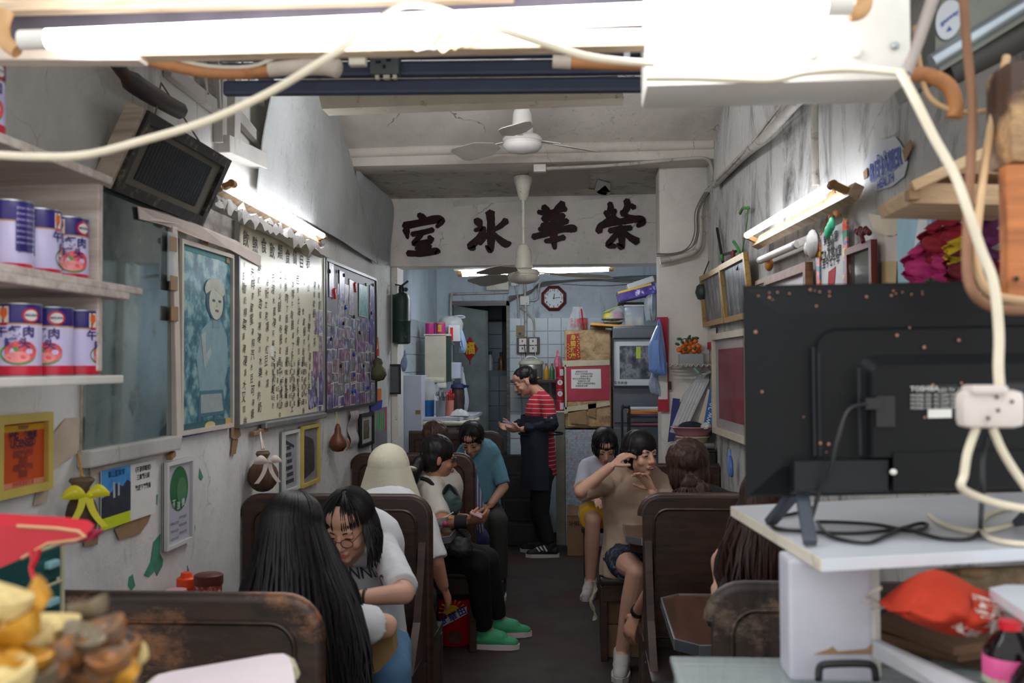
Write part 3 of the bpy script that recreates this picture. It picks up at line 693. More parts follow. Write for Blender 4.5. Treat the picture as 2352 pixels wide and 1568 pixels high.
def rectD(x0, y0, x1, y1, Y):
    a, b = D(x0, y1, Y), D(x1, y0, Y); return [V((a.x, Y, a.z)), V((b.x, Y, a.z)), V((b.x, Y, b.z)), V((a.x, Y, b.z))]
def uv(q, u, v): return (q[0] * (1 - u) + q[1] * u) * (1 - v) + (q[3] * (1 - u) + q[2] * u) * v
def nrm(q): return (q[1] - q[0]).cross(q[3] - q[0]).normalized()
def facing(q):
    n = nrm(q); c = sum(q, V()) / 4
    return n if n.dot(V((0, 0, H)) - c) > 0 else -n
def patch(q, u0, v0, u1, v1, h, th=.0012, n=None):
    n = n or facing(q); return [uv(q, u0, v0) + n * h, uv(q, u1, v0) + n * h, uv(q, u1, v1) + n * h, uv(q, u0, v1) + n * h], n * -th
def sheet(mb, q, u0, v0, u1, v1, h=.0, th=.0012):
    P, d = patch(q, u0, v0, u1, v1, h, th); return mb.prism(P, d)
def poly(mb, q, pts, h, th=.0008):
    n = facing(q); return mb.prism([uv(q, u, v) + n * h for u, v in pts], n * -th)
def write(mb, q, s, u, v, size, h=.002, bold=0.0, squeeze=1.0, rot=0.0, shear=0.0):
    """text centred at (u, v) on quad q, size in metres"""
    n = facing(q); xa = (q[1] - q[0]).normalized(); ya = (q[3] - q[0]).normalized()
    if xa.cross(ya).dot(n) < 0: xa = -xa
    if rot: xa, ya = xa * cos(rot) + ya * sin(rot), ya * cos(rot) - xa * sin(rot)
    vs, fs = text_geo(s, h, bold, shear); o = uv(q, u, v)
    return mb.add([o + xa * p[0] * size * squeeze + ya * p[1] * size + n * h for p in vs], fs)
def column(mb, q, s, u, v, size, step, **kw):
    for i, ch in enumerate(s): write(mb, q, ch, u, v - i * step, size, **kw)
m_ink = mat('black_ink', (34, 30, 30), rough=.6, var=0)
m_glassp = glass_mat('picture_glass', (12, 13, 14), .04, .07)
def framed(name, label, q, fw, th, mf, mp, cat='picture', mount=None, mw=.12, glass=True, group=None, prints=None):
    n = facing(q); t = thing(name, label, cat, sum(q, V()) / 4, group)
    mb, inn = rim(MB(), *q, fw, th, n); obj('frame', mb, mf, t)
    obj('picture_back', MB().prism([p + n * .002 for p in q], n * .003), mount or mp, t)
    if mount:
        pm = [sum(inn, V()) / 4 + (p - sum(inn, V()) / 4) * (1 - mw) for p in inn]; obj('print', MB().prism([p + n * .006 for p in pm], n * .001), mp, t)
    else: obj('print', MB().prism([p + n * .0055 for p in inn], n * .001), mp, t)
    if prints:
        for nm, fn, m in prints:
            mb = MB(); fn(mb); obj(nm, mb, m, t)
    if glass: obj('glass', MB().prism([p + n * th * .8 for p in inn], n * .001), m_glassp, t)
    return t
m_gold = mat('gilt_frame', (176, 140, 76), rough=.4, metal=.35, var=.2, vs=30, dirt=((110, 80, 40), .35, 30))
m_yel = mat('yellow_wood_frame', (206, 182, 92), rough=.45, var=.12)
m_wfr = mat('white_frame', (206, 206, 202), rough=.5, var=.06)
m_black = mat('black_frame', (30, 30, 32), rough=.45)
m_brown = wood_mat('brown_frame', (92, 60, 38), (150, 104, 70))
m_redfr = mat('red_lacquer', (110, 40, 34), rough=.35, var=.2)
m_paleW = wood_mat('pale_frame_wood', (150, 130, 112), (200, 184, 166))

# --- leaning framed rubbing, top left
q = [LW(250, 432, .03), LW(455, 515, .03), V(), V()]
q[2] = onX(525, 366, q[1].x + .11); q[3] = onX(335, 251, q[0].x + .11)
q[2].y = q[1].y; q[3].y = q[0].y
n = nrm(q); n = n if n.x > 0 else -n
t = thing('framed_rubbing', 'large dark framed stone rubbing leaning out from the upper left wall', 'picture', q[0])
mb, inn = rim(MB(), *q, .034, .02, n); obj('frame', mb, mat('black_worn_frame', (46, 44, 42), rough=.5, var=.4, dirt=((150, 130, 100), .34, 22)), t)
obj('mount', MB().prism([p + n * .004 for p in q], n * -.03), mat('taupe_mount', (126, 118, 106), rough=.8, var=.12), t)
ce = sum(inn, V()) / 4; pm = [ce + (p - ce) * .78 for p in inn]
obj('print', MB().prism([p + n * .006 for p in pm], n * .001), mat('ink_rubbing', (34, 38, 46), rough=.6, var=.25, vs=40), t)
mb = MB()
for r in range(19):
    for c in range(22):
        u, v = (c + .5) / 22, (r + .5) / 19; p = uv(pm, u, v) + n * .0085
        xa = (pm[1] - pm[0]).normalized(); ya = (pm[3] - pm[0]).normalized(); s = .003 + .0025 * random.random()
        mb.prism([p - xa * s - ya * .003, p + xa * s - ya * .002, p + xa * s + ya * .003, p - xa * s * .4 + ya * .003], n * -.001)
obj('rubbed_characters', mb, mat('grey_rubbing_text', (84, 86, 88), rough=.8), t, kind='stuff')
obj('side_board', MB().bar(q[0] - n * .02 + V((0, -.012, 0)), q[3] - n * .02 + V((0, -.012, 0)), .02, .06, up=n, bev=.003), m_paleW, t)
obj('glass', MB().prism([p + n * .016 for p in inn], n * .001), m_glassp, t)
obj('hanging_cord', MB().tube([uv(q, .2, .96) - n * .03, LW(370, 190, .02), uv(q, .8, .96) - n * .03], .003, 5), mat('cord', (120, 110, 96), rough=.8), t)

# --- mirror
q = rectL((184, 330, 1036), (391, 540, 1003), .012)
t = thing('wall_mirror', 'big spotted wall mirror behind the can shelf', 'mirror', q[0])
for p in (q[2], q[3]): p.x += .012
k = NT('mirror_glass'); k.p.inputs['Metallic'].default_value = .86; k.p.inputs['Roughness'].default_value = .05
k.l(k.ramp(k.noise(4, (1, 1, 1), detail=6), [(.35, rgba((150, 166, 166))), (.7, rgba((178, 192, 190)))]), k.p.inputs['Base Color'])
k.l(k.ramp(k.noise(7, detail=8), [(.55, (.03, .03, .03)), (.75, (.35, .35, .35))]), k.p.inputs['Roughness'])
n = nrm(q); n = n if n.x > 0 else -n
obj('mirror_pane', MB().prism([p + n * .003 for p in q], n * -.006), k.m, t)
obj('backing', MB().prism([p - n * .004 for p in q], n * -.008), m_paleW, t)
obj('mirror_sill', MB().bar(q[0] + V((.01, -.02, -.02)), q[1] + V((.01, 0, -.02)), .04, .05, bev=.006), m_trim, t)
m_kraft = mat('kraft_tape', (150, 118, 84), rough=.6, var=.15); m_pale = mat('pale_tape', (202, 190, 178), rough=.7, var=.1)
pst = thing('tape_strip', 'vertical taped post between the mirror and the woman poster', 'tape', LW(400, 780, .02))
obj('post', MB().bar(LW(393, 520, .02), LW(404, 1010, .02), .045, .03, up=(1, 0, 0), bev=.004), m_pale, pst)
for y in (650, 720, 560): obj('tape', MB().box(LW(396 + (y - 520) * .02, y, .038), (.006, .06, .05), bev=.001), m_kraft, pst)
obj('film', MB().box(LW(394, 590, .037), (.006, .06, .17), bev=.002), glass_mat('cling_film', (240, 245, 250), .12, .35), pst)
P = [(315, 474), (380, 488), (460, 520), (540, 552), (598, 588), (596, 612), (528, 574), (450, 546), (372, 516), (318, 503)]
tag(obj('paper_strip', MB().prism([LW(x, y, .035 + .01 * sin(x * .03)) for x, y in P], (.004, 0, 0)), mat('pinkish_paper', (214, 198, 188), rough=.8, var=.08)), 'long torn pinkish paper strip under the leaning framed rubbing', 'paper')
# --- poster of a woman with a headscarf (flat print)
q = rectL((402, 535, 992), (524, 596, 988), .012)
t = thing('poster', 'faded blue-green poster of a woman in a headscarf with a white blouse', 'poster', q[0])
m_teal = print_mat('teal_foliage', [(.35, (34, 76, 92)), (.48, (64, 116, 130)), (.56, (120, 164, 168)), (.68, (170, 180, 168))], 16, detail=7)
obj('sheet', MB().prism(q, (.002, 0, 0)), m_teal, t)
def pr(nm, pts, col, h, parent=None):
    mb = MB(); poly(mb, q, pts, h); return obj(nm, mb, mat('poster_' + '_'.join(str(c) for c in col), col, rough=.5, var=.12, vs=25), parent or t)
circ = lambda cx, cy, rx, ry, a0=0, a1=2 * pi, n=18: [(cx + rx * cos(a0 + (a1 - a0) * i / n), cy + ry * sin(a0 + (a1 - a0) * i / n)) for i in range(n + (0 if a1 - a0 > 6.2 else 1))]
pr('torso', [(.36, .22), (.30, .40), (.40, .55), (.55, .60), (.78, .60), (.90, .52), (.92, .36), (.82, .22)], (128, 158, 164), .003)
pr('skirt', [(.33, .08), (.36, .22), (.82, .22), (.86, .08)], (70, 110, 124), .0032); pr('waist', [(.38, .10), (.38, .20), (.78, .20), (.82, .10)], (150, 164, 160), .0036)
pr('neck', [(.60, .56), (.60, .64), (.72, .64), (.74, .56)], (116, 146, 148), .0036)
pr('hair', circ(.66, .72, .19, .115), (40, 80, 96), .0038); pr('face', circ(.67, .705, .14, .095), (186, 188, 172), .0044)
pr('headscarf', circ(.645, .765, .20, .075, 0, pi) + [(.47, .745), (.62, .785), (.80, .745)], (178, 180, 166), .005)
pr('arm', [(.38, .52), (.44, .34), (.58, .42), (.56, .46), (.47, .42), (.46, .54)], (158, 172, 168), .0044)
for u in (.62, .74): pr('eye', circ(u, .715, .03, .008), (60, 80, 88), .005)
pr('mouth', circ(.685, .66, .035, .008), (110, 96, 96), .005); pr('nose', [(.68, .71), (.665, .68), (.70, .68)], (160, 166, 154), .005)
pr('caption_band', [(.0, .0), (1, .0), (1, .055), (0, .055)], (52, 96, 100), .0036); pr('caption_disc', circ(.55, .028, .10, .024), (206, 190, 130), .005)
pr('caption_block', [(.86, .005), (.98, .005), (.98, .055), (.86, .055)], (196, 160, 90), .005); pr('blue_strip', [(.0, -.012), (.62, -.005), (.62, .012), (.0, .008)], (30, 76, 170), .005)
mb = MB(); write(mb, q, '廣生行', .2, .026, .035, h=.0035); obj('caption', mb, mat('caption_gold', (190, 176, 110), rough=.5, var=0), t)
pr('top_band', [(0, .95), (1, .95), (1, 1), (0, 1)], (70, 132, 134), .0036)
for x, y in ((585, 0),): pass
for (x, y, w_, h_) in ((472, 550, .05, .08), (523, 590, .03, .05), (401, 700, .05, .08)):
    obj('tape', MB().box(LW(x, y, .018), (.003, w_, h_), bev=.001), m_kraft, t)
rim_m, _ = rim(MB(), *q, .016, .014, (1, 0, 0)); obj('film_edge', rim_m, m_pale, t)

# --- handwritten menu board
q = rectL((533, 504, 976), (733, 588, 947), .012); MQ = q
t = thing('menu_board', 'yellowed white menu board with handwritten columns of Chinese characters', 'menu', q[0])
obj('board', MB().prism([p - V((.0, 0, 0)) for p in q], (.012, 0, 0)), mat('yellowed_enamel', (226, 220, 192), rough=.22, var=.1, vs=2.5, spec=.5), t)
m_alu2 = mat('dull_aluminium', (150, 150, 148), rough=.4, metal=.6, var=.15)
for a, b in ((q[0], q[1]), (q[1], q[2]), (q[2], q[3]), (q[3], q[0])):
    obj('edging', MB().bar(a + V((.01, 0, 0)), b + V((.01, 0, 0)), .014, .02, up=(1, 0, 0)), m_alu2, t)
n = V((1, 0, 0)); q2 = [p + n * .0135 for p in q]; mb = MB()
for i, ch in enumerate('飲熱食飲類食價目表'):
    obj('character', write(MB(), q2, ch, .07 + i * .088, .915 - .012 * (i % 2), .075, h=.0006, rot=.05 * ((i * 7) % 3 - 1)), m_ink, t)
cols = ['15咖奶檸菜凍凍凍凍大又咖絲', '元啡茶蜜蜜凍檸汽水豆可凍襪', '熱奶好杏蜜凍凍冰水樂樂奶奶', '18好立克凍水紅豆冰凍檸七樂', '元滾水蛋凍阿華田凍奶紅豆冰', '20火腿通粉餐蛋麵牛肉麵公仔',
        '五香肉丁麵餐肉通粉火腿蛋治', '沙嗲牛麵雞翼丁多士奶油多士', '西多士油占多餐蛋治腿蛋治餐', '28餐雙蛋餐肉飯腿蛋飯火腿飯', '公司治煎雙蛋炒滑蛋奶油豬包', '常餐早餐下午茶餐特餐快餐送', '咖啡奶茶檸茶檸水鴛鴦阿華田']
mb = MB()
for ci, s in enumerate(cols):
    u = .055 + ci * .073; v0 = .79 - (.03 if ci % 3 == 1 else 0)
    for ri, ch in enumerate(s):
        v = v0 - ri * .0595
        if (ci in (9, 10) and ri in (1, 2)) or (ci in (11, 12) and ri > 7) or (ci in (3, 4) and ri > 10): continue
        if ci > 10 and v < .42: continue
        write(mb, q2, ch, u + .008 * sin(ci * 3 + ri * 5), v, .034 + .009 * ((ci + ri) % 3), h=.0006, rot=.2 * sin(ci * 5.1 + ri * 2.3), shear=.2)
obj('menu_lettering', mb, m_ink, t)
mb = MB()
for r in range(6):
    for c in range(9):
        write(mb, q2, '10元' if (r + c) % 4 == 0 else '餐蛋飯麵茶冰奶凍熱'[(r * 3 + c) % 9], .34 + c * .05, .30 - r * .045, .03, h=.0006, rot=.1 * sin(c * 3 + r))
obj('price_lettering', mb, m_ink, t)
obj('price_card', MB().box(uv(q, .33, .37) + V((.014, 0, 0)), (.003, .05, .05), bev=.001), m_paper, t)
tag(obj('metal_rail', MB().bar(LW(606, 977, .03), LW(745, 953, .03), .03, .03, bev=.006), m_alu2), 'aluminium rail along the foot of the handwritten menu board', 'rail')
tag(obj('crumbling_ledge', MB().grid(lambda u, v: LW(470 + 265 * u, 452 + 118 * u + 22 * v + 2.5 * noise.noise(V((u * 30, v * 3, 0))), .05 + .009 * noise.noise(V((u * 22, v * 4, 5)))), 40, 4, .05), m_trim, smooth=40), 'crumbling ledge above the handwritten menu board', 'ledge')['kind'] = 'structure'

# --- photo board
q = rectL((737, 603, 950), (855, 637, 921), .012); PQ = q
t = thing('photo_board', 'dark pinboard crowded with snapshots beside the handwritten menu', 'board', q[0])
obj('board', MB().prism(q, (.01, 0, 0)), mat('board_grey', (120, 122, 128), rough=.5, var=.1), t)
for a, b in ((q[0], q[1]), (q[1], q[2]), (q[2], q[3]), (q[3], q[0])): obj('frame', MB().bar(a + V((.01, 0, 0)), b + V((.01, 0, 0)), .016, .022, up=(1, 0, 0)), mat('dark_strip', (60, 58, 58), rough=.4, var=.2), t)
snap = [print_mat('snapshot_%d' % i, st, 15 + 2 * i, detail=2) for i, st in enumerate((
    [(.3, (58, 44, 96)), (.5, (120, 110, 160)), (.62, (198, 196, 210)), (.75, (90, 70, 110))], [(.3, (40, 40, 62)), (.5, (92, 96, 132)), (.66, (206, 208, 214))],
    [(.3, (70, 52, 110)), (.5, (150, 130, 150)), (.7, (214, 190, 190))], [(.3, (62, 66, 72)), (.5, (130, 136, 140)), (.7, (200, 204, 206))],
    [(.3, (46, 40, 88)), (.52, (140, 90, 130)), (.7, (196, 170, 196))], [(.3, (60, 46, 60)), (.5, (140, 110, 120)), (.68, (190, 180, 190))]))]
m_teal2 = print_mat('teal_snap', [(.35, (40, 130, 140)), (.55, (90, 180, 184)), (.7, (160, 200, 160))], 30); m_purp = print_mat('purple_card', [(.4, (58, 34, 120)), (.58, (90, 70, 160)), (.68, (230, 230, 240))], 14, detail=2)
random.seed(21); sidx = 0
def snapshot(q, u, v, wd, hg, m, label, grp, h=.012):
    c = uv(q, u, v) + V((h + .0015 * random.random(), 0, 0)); a = random.uniform(-.05, .05)
    R = Matrix.Rotation(a, 3, 'X'); o = tag(obj('snapshot', MB().box(c, (.0012, wd, hg), R), m_paper if random.random() < .55 else m), label, 'photo', grp)
    if o.data.materials[0] is m_paper: obj('print', MB().box(c + V((.0011, 0, 0)), (.0012, wd - .012, hg - .012), R), m, o)
    return o
big = [(.10, .88, .10, .20, snap[4], 'magenta-purple snapshot at the top near corner of the pinboard'), (.28, .86, .12, .17, m_purp, 'purple card with white figure near the top of the pinboard'), (.70, .80, .24, .21, m_teal2, 'turquoise photograph near the top of the pinboard'),
       (.90, .82, .13, .20, m_purp, 'violet card at the far top corner of the pinboard'), (.90, .60, .14, .22, m_purp, 'violet card with white figure at the far edge, half way down the pinboard'), (.46, .80, .12, .22, snap[2], 'pale pink snapshot between purple card and turquoise photograph')]
for u, v, wd, hg, m, lb in big: snapshot(q, u, v, wd, hg, m, lb, 'large snapshots on the pinboard', .014)
ORD = ('first', 'second', 'third', 'fourth', 'fifth', 'sixth', 'seventh', 'eighth', 'ninth', 'tenth', 'eleventh', 'twelfth', 'thirteenth')
for r in range(11):
    for c in range(9):
        u, v = .055 + c * .108 + random.uniform(-.018, .018), .055 + r * .079 + random.uniform(-.012, .012)
        if v > .68 and (c not in (2, 3)): continue
        if u > .82 and .48 < v < .72: continue
        snapshot(q, u, v, random.uniform(.10, .155), random.uniform(.06, .09), snap[random.randrange(6)], 'small snapshot on the pinboard, %s row from the foot, %s from its near edge' % (ORD[r], ORD[c]), 'small snapshots on the pinboard', .011)
lb2 = 'snapshot taped over the lower far corner of the handwritten menu'
for n_, (u, v, wd, hg, k) in enumerate(((.955, .57, .07, .13, 0), (.90, .56, .06, .12, 2), (.95, .42, .08, .12, 5), (.955, .30, .09, .16, 2), (.88, .30, .10, .14, 4), (.86, .15, .10, .19, 1), (.95, .15, .10, .19, 0), (.93, .05, .09, .08, 1), (.81, .09, .09, .1, 0))):
    snapshot(MQ, u, v, wd, hg, snap[k], 'snapshot over the lower far corner of the handwritten menu, %s from top' % ORD[n_], 'snapshots over the menu board', .014)
mb_ = mat('blue_magnet', (30, 70, 190), rough=.25, var=0)
for i, (u, v) in enumerate(((.34, .715), (.50, .385), (.50, .235), (.52, .115), (.46, .115), (.80, .13))):
    tag(obj('magnet', MB().ell(uv(q, u, v) + V((.018, 0, 0)), (.006, .014, .014), n=10, m=6), mb_, smooth=60), 'round blue magnet on the pinboard, ' + ('highest of the blue ones', 'second highest, at mid height', 'third highest', 'in the low pair, farther one', 'in the low pair, nearer one', 'lowest at far right')[i], 'magnet', 'blue magnets')
m_bm = mat('black_magnet', (30, 30, 32), rough=.4, var=0)
for i, (u, v) in enumerate(((.06, .93), (.21, .95), (.31, .94), (.75, .93), (.92, .95), (.301, .60), (.50, .66), (.08, .48), (.62, .55), (.70, .30), (.25, .30), (.88, .72))):
    tag(obj('magnet', MB().ell(uv(q, u, v) + V((.018, 0, 0)), (.006, .013, .012), n=8, m=5), m_bm, smooth=60), 'black magnet on the pinboard, %s along from its near edge' % ORD[sorted((.06, .21, .31, .75, .92, .301, .50, .08, .62, .70, .25, .88)).index(u)], 'magnet', 'black magnets')
for u, v in ((.14, .79), (.52, .88)): tag(obj('red_clip', MB().box(uv(q, u, v) + V((.02, 0, 0)), (.012, .03, .06), Matrix.Rotation(.4, 3, 'X'), bev=.005), mat('red_plastic', (190, 40, 40), rough=.35)), 'small red clip, %s of two on the pinboard' % ('lower and nearer' if u < .3 else 'higher and farther'), 'clip', 'red clips on the pinboard')

# --- below the boards
q = rectL((-30, 958, 1150), (98, 944, 1122), .01)
t = framed('framed_licence', 'orange licence sheet in a pale yellow frame, leftmost on the wall', q, .022, .02, m_yel, mat('orange_sheet', (232, 92, 34), rough=.5, var=.05))
P, d = patch(q, .1, .79, .9, .87, .008); obj('yellow_band', MB().prism(P, d), mat('sheet_yellow', (240, 180, 30), var=.05), t)
P, d = patch(q, .1, .87, .9, .91, .008); obj('red_band', MB().prism(P, d), mat('sheet_red', (170, 40, 40), var=.05), t)
P, d = patch(q, .1, .10, .9, .17, .008); obj('pink_band', MB().prism(P, d), mat('sheet_pink', (240, 160, 130), var=.05), t)
mb = MB()
write(mb, q, '持牌 · 食物業', .5, .73, .022, h=.009, bold=.02); write(mb, q, 'LICENSED', .5, .64, .026, h=.009, bold=.02); write(mb, q, '持牌處所', .5, .83, .012, h=.009); write(mb, q, 'FOOD BUSINESS PREMISES', .5, .585, .008, h=.009)
for i in range(8): write(mb, q, ('食物環境衛生署簽發', '有效期至 二零二六年', '牌照號碼', '請勿塗改')[i % 4], .5, .53 - i * .043, .010, h=.009)
obj('lettering', mb, mat('navy_ink', (46, 44, 80), rough=.6, var=0), t)
mb = MB(); write(mb, q, '食物環境衛生署', .5, .135, .014, h=.009); obj('red_lettering', mb, mat('red_ink', (190, 50, 40), rough=.6, var=0), t)
# torn brown paper beside the licence
m_torn = mat('torn_paper', (190, 172, 152), rough=.85, var=.12, bump=.2)
for P, lb in (([(182, 958), (176, 1040), (120, 1080), (104, 1155), (76, 1160), (100, 1060), (118, 1000), (150, 960)], 'torn tan paper strip right of the orange licence'),
              ([(205, 1060), (352, 1018), (350, 1045), (240, 1070), (208, 1098)], 'torn tan paper above the blue and white flyer'),
              ([(262, 1215), (352, 1160), (338, 1200), (320, 1225), (272, 1238)], 'brown torn paper under the blue and white flyer')):
    tag(obj('torn_paper', MB().prism([LW(x, y, .006) for x, y in P], (.003, 0, 0)), m_torn if 'brown' not in lb else m_kraft), lb, 'paper')
tag(obj('kraft_scrap', MB().prism([LW(x, y, .006) for x, y in [(190, 1232), (224, 1232), (222, 1250), (192, 1254)]], (.003, 0, 0)), m_kraft), 'small scrap of brown tape under the ribboned sachet', 'tape')
for P, lb in (([(530, 965), (546, 962), (552, 1000), (540, 1012), (530, 1004)], 'upper'), ([(534, 1010), (546, 1008), (540, 1042), (530, 1044)], 'lower')):
    tag(obj('kraft_scrap', MB().prism([LW(x, y, .008) for x, y in P], (.003, 0, 0)), m_kraft), lb + ' brown tape scrap at the near foot of the menu board', 'tape')
# flyer
q = rectL((222, 1085, 1218), (349, 1052, 1178), .012)
t = thing('flyer', 'flyer with blue sky, black hill and lime band beside white text panel', 'flyer', q[0])
obj('sheet', MB().prism(q, (.002, 0, 0)), m_paper, t)
def pq(nm, q, u0, v0, u1, v1, m, h=.003, par=None):
    P, d = patch(q, u0, v0, u1, v1, h); return obj(nm, MB().prism(P, d), m, par or t)
k = NT('sky_print'); k.p.inputs['Roughness'].default_value = .5; k.l(k.ramp(k.noise(9), [(.3, rgba((40, 120, 200))), (.7, rgba((90, 170, 225)))]), k.p.inputs['Base Color'])
pq('sky', q, 0, .5, .5, 1, k.m); pq('lime_band', q, 0, 0, .5, .2, mat('lime_print', (200, 214, 20), var=.06))
mb = MB(); poly(mb, q, [(0, .2), (.5, .2), (.5, .7), (.44, .76), (.36, .66), (.3, .70), (.28, .60), (.26, .74), (.2, .72), (.18, .62), (.1, .58), (0, .54)], .0035); obj('hill', mb, mat('hill_print', (40, 44, 56), var=.3, vs=30), t)
mb = MB(); poly(mb, q, [(.19, .5), (.185, .76), (.22, .77), (.225, .5)], .004); poly(mb, q, [(.27, .52), (.27, .74), (.30, .74), (.30, .52)], .004); obj('towers', mb, mat('tower_print', (170, 178, 190), var=.1), t)
mb = MB(); write(mb, q, '獅山藍咖啡', .25, .90, .022, h=.003, bold=.01); obj('yellow_lettering', mb, mat('yellow_ink', (220, 200, 40), var=0), t)
mb = MB()
for s, v in (('《不漏洞電視》', .88), ('三集觀元朗', .74), ('歡迎下載觀看', .55)): write(mb, q, s, .74, v, .019, h=.003, bold=.02)
obj('lettering', mb, m_ink, t)
# certificate with green oval
q = rectL((368, 1060, 1278), (431, 1050, 1228), .008)
def oval(mb): poly(mb, q, circ(.52, .66, .33, .26, n=24), .008)
def oval2(mb): poly(mb, q, circ(.60, .63, .18, .16, n=20), .0092)
def words(mb):
    for i in range(6): write(mb, q, '食物安全證書', .35 if i % 2 else .65, .32 - .045 * i, .011, h=.009)
def ow(mb): write(mb, q, '不', .30, .50, .03, h=.0105, bold=.02); write(mb, q, '浪', .47, .46, .03, h=.0105, bold=.02); write(mb, q, '費', .64, .48, .03, h=.0105, bold=.02)
framed('framed_certificate', 'white framed certificate with a large green oval emblem', q, .014, .018, m_wfr, mat('lilac_sheet', (208, 206, 218), rough=.5, var=.06), prints=[('green_oval', oval, mat('green_print', (40, 116, 62), var=.12)), ('inner_oval', oval2, mat('light_green_print', (84, 140, 96), var=.1)), ('lettering', words, mat('grey_ink', (110, 110, 122), var=0)), ('white_lettering', ow, mat('white_ink', (220, 230, 222), var=0))])
tag(obj('brass_clip', MB().box(LW(393, 1046, .02), (.02, .04, .02), Matrix.Rotation(.3, 3, 'X'), bev=.003), m_brass), 'little brass clip above the green-oval certificate', 'clip')
q = rectL((640, 992, 1136), (676, 984, 1120), .01)
def facade(mb):
    for i in range(6): sheet(mb, q, .2 + .1 * (i % 2), .14 + .11 * i, .72 - .04 * i, .20 + .11 * i, .0085)
    poly(mb, q, [(.2, .86), (.75, .74), (.75, .70), (.2, .80)], .0085)
framed('framed_drawing', 'white-framed ink drawing of an old shop house', q, .016, .02, m_wfr, mat('drawing_paper', (176, 176, 180), rough=.6, var=.15, vs=30), prints=[('ink_drawing', facade, mat('drawing_ink', (72, 72, 78), var=.3, vs=60))])
q = rectL((683, 980, 1128), (723, 970, 1098), .01)
def tower(mb):
    poly(mb, q, [(.18, .12), (.18, .70), (.25, .84), (.7, .74), (.78, .6), (.78, .22)], .0085)
framed('framed_photograph', 'yellow-framed photograph of a dark building', q, .018, .02, m_yel, mat('photo_grey', (150, 150, 152), rough=.5, var=.15), prints=[('building', tower, print_mat('dark_building', [(.35, (50, 50, 56)), (.6, (90, 90, 96))], 40))])
q = rectL((820, 950, 1028), (850, 946, 1020), .01)
def vw(mb): sheet(mb, q, .28, .22, .72, .78, .0085)
framed('framed_postcard', 'small black-framed painting with pale mount', q, .022, .02, m_black, m_paper, prints=[('painting', vw, print_mat('moss_painting', [(.4, (90, 92, 84)), (.6, (140, 136, 100))], 30))])
q = rectL((853, 950, 1058), (886, 924, 1042), .008)
t = thing('colour_poster', 'colourful leaflet hanging at the far end of the left wall', 'poster', q[0])
obj('sheet', MB().prism(q, (.002, 0, 0)), mat('grey_print', (128, 124, 132), rough=.6, var=.15), t)
mb = MB()
for i in range(5): sheet(mb, q, .15 + .15 * i, .55, .22 + .15 * i, .9, .003)
obj('green_print', mb, mat('leaf_print', (90, 180, 90), var=.2), t)
mb = MB(); sheet(mb, q, .05, .6, .12, .95, .003); sheet(mb, q, .86, .5, .97, .98, .003); obj('pink_print', mb, mat('pink_print', (210, 60, 110), var=.2), t)
tag(obj('blue_sticker', MB().prism([LW(x, y, .012) for x, y in ((850, 925), (878, 918), (876, 938), (852, 944))], (.002, 0, 0)), mat('blue_print', (50, 60, 150), var=.15)), 'blue sticker under the far corner of the pinboard', 'sticker')
q = rectL((796, 946, 1030), (814, 940, 1020), .01)
t = thing('hanging_paper', 'crumpled pale paper strip hanging beside the small black frame', 'paper', q[0])
obj('sheet', MB().grid(lambda u, v: uv(q, u, v) + V((.012 * sin(v * 9) + .008, 0, 0)), 4, 12, .002), mat('paper_grey', (180, 176, 176), rough=.8, var=.15, vs=30), t, smooth=50)
mb = MB(); write(mb, q, '飲茶', .5, .8, .03, h=.028); write(mb, q, '冰室', .5, .66, .03, h=.028); obj('lettering', mb, mat('red_ink', (190, 50, 40), rough=.6, var=0), t)

# hanging sachets and coconuts
m_coco = mat('coconut_husk', (88, 62, 46), rough=.85, var=.35, vs=30, vstretch=(1, 1, .2), bump=.6, bs=90)
m_ribw = mat('satin_ribbon_pale', (214, 196, 188), rough=.35); m_riby = mat('satin_ribbon_yellow', (214, 204, 44), rough=.35, var=.08); m_burl = mat('burlap', (112, 92, 72), rough=.95, var=.2, bump=.4, bs=120)
def bow(c, s, m, t, tails=True):
    A_, N_ = V((.8, .6, 0)), V((.6, -.8, 0))
    Q = lambda p: V(c) + A_ * p.y + N_ * p.x + V((0, 0, p.z))
    for k in (-1, 1):
        mb = MB().grid(lambda u, v: Q(V((.012 + .012 * sin(v * pi) * sin(u * pi), k * s * u * 1.1, (v - .5) * s * .62 * (sin(u * pi) * .8 + .25) + .2 * s * sin(u * pi)))), 8, 4, .002)
        obj('ribbon_loop', mb, m, t, smooth=60)
        if tails: obj('ribbon_tail', MB().grid(lambda u, v: Q(V((.012, k * (.15 * s + .75 * s * u * u + s * .35 * (v - .5)), -1.6 * s * u))), 8, 2, .002), m, t, smooth=60)
    obj('ribbon_knot', MB().ell(V(c) + V((.016, 0, 0)), (.01, .2 * s, .16 * s), n=10, m=6), m, t, smooth=60)
c = LW(188, 1170, .065); t = thing('ribboned_sachet', 'dark brown sachet tied with a yellow bow, hanging below the mirror', 'ornament', c)
obj('sachet', MB().ell(c + V((0, 0, -.02)), (.04, .052, .07)), mat('brown_net', (70, 56, 44), rough=.7, var=.4, vs=30), t, smooth=60)
obj('sachet_neck', MB().lathe([(.018, 0), (.02, .015), (.034, .035), (.03, .042), (.02, .036)], c + V((0, 0, .045)), n=14), m_burl, t, smooth=50)
bow(c + V((.03, -.04, .045)), .055, m_riby, t); obj('cord', MB().cyl(c + V((0, 0, .09)), LW(180, 1040, .03), .003, n=6), mat('orange_cord', (200, 140, 50), rough=.7), t)
c = LW(604, 1085, .07); t = thing('ribboned_coconut', 'dry brown coconut tied with a pale satin bow', 'ornament', c)
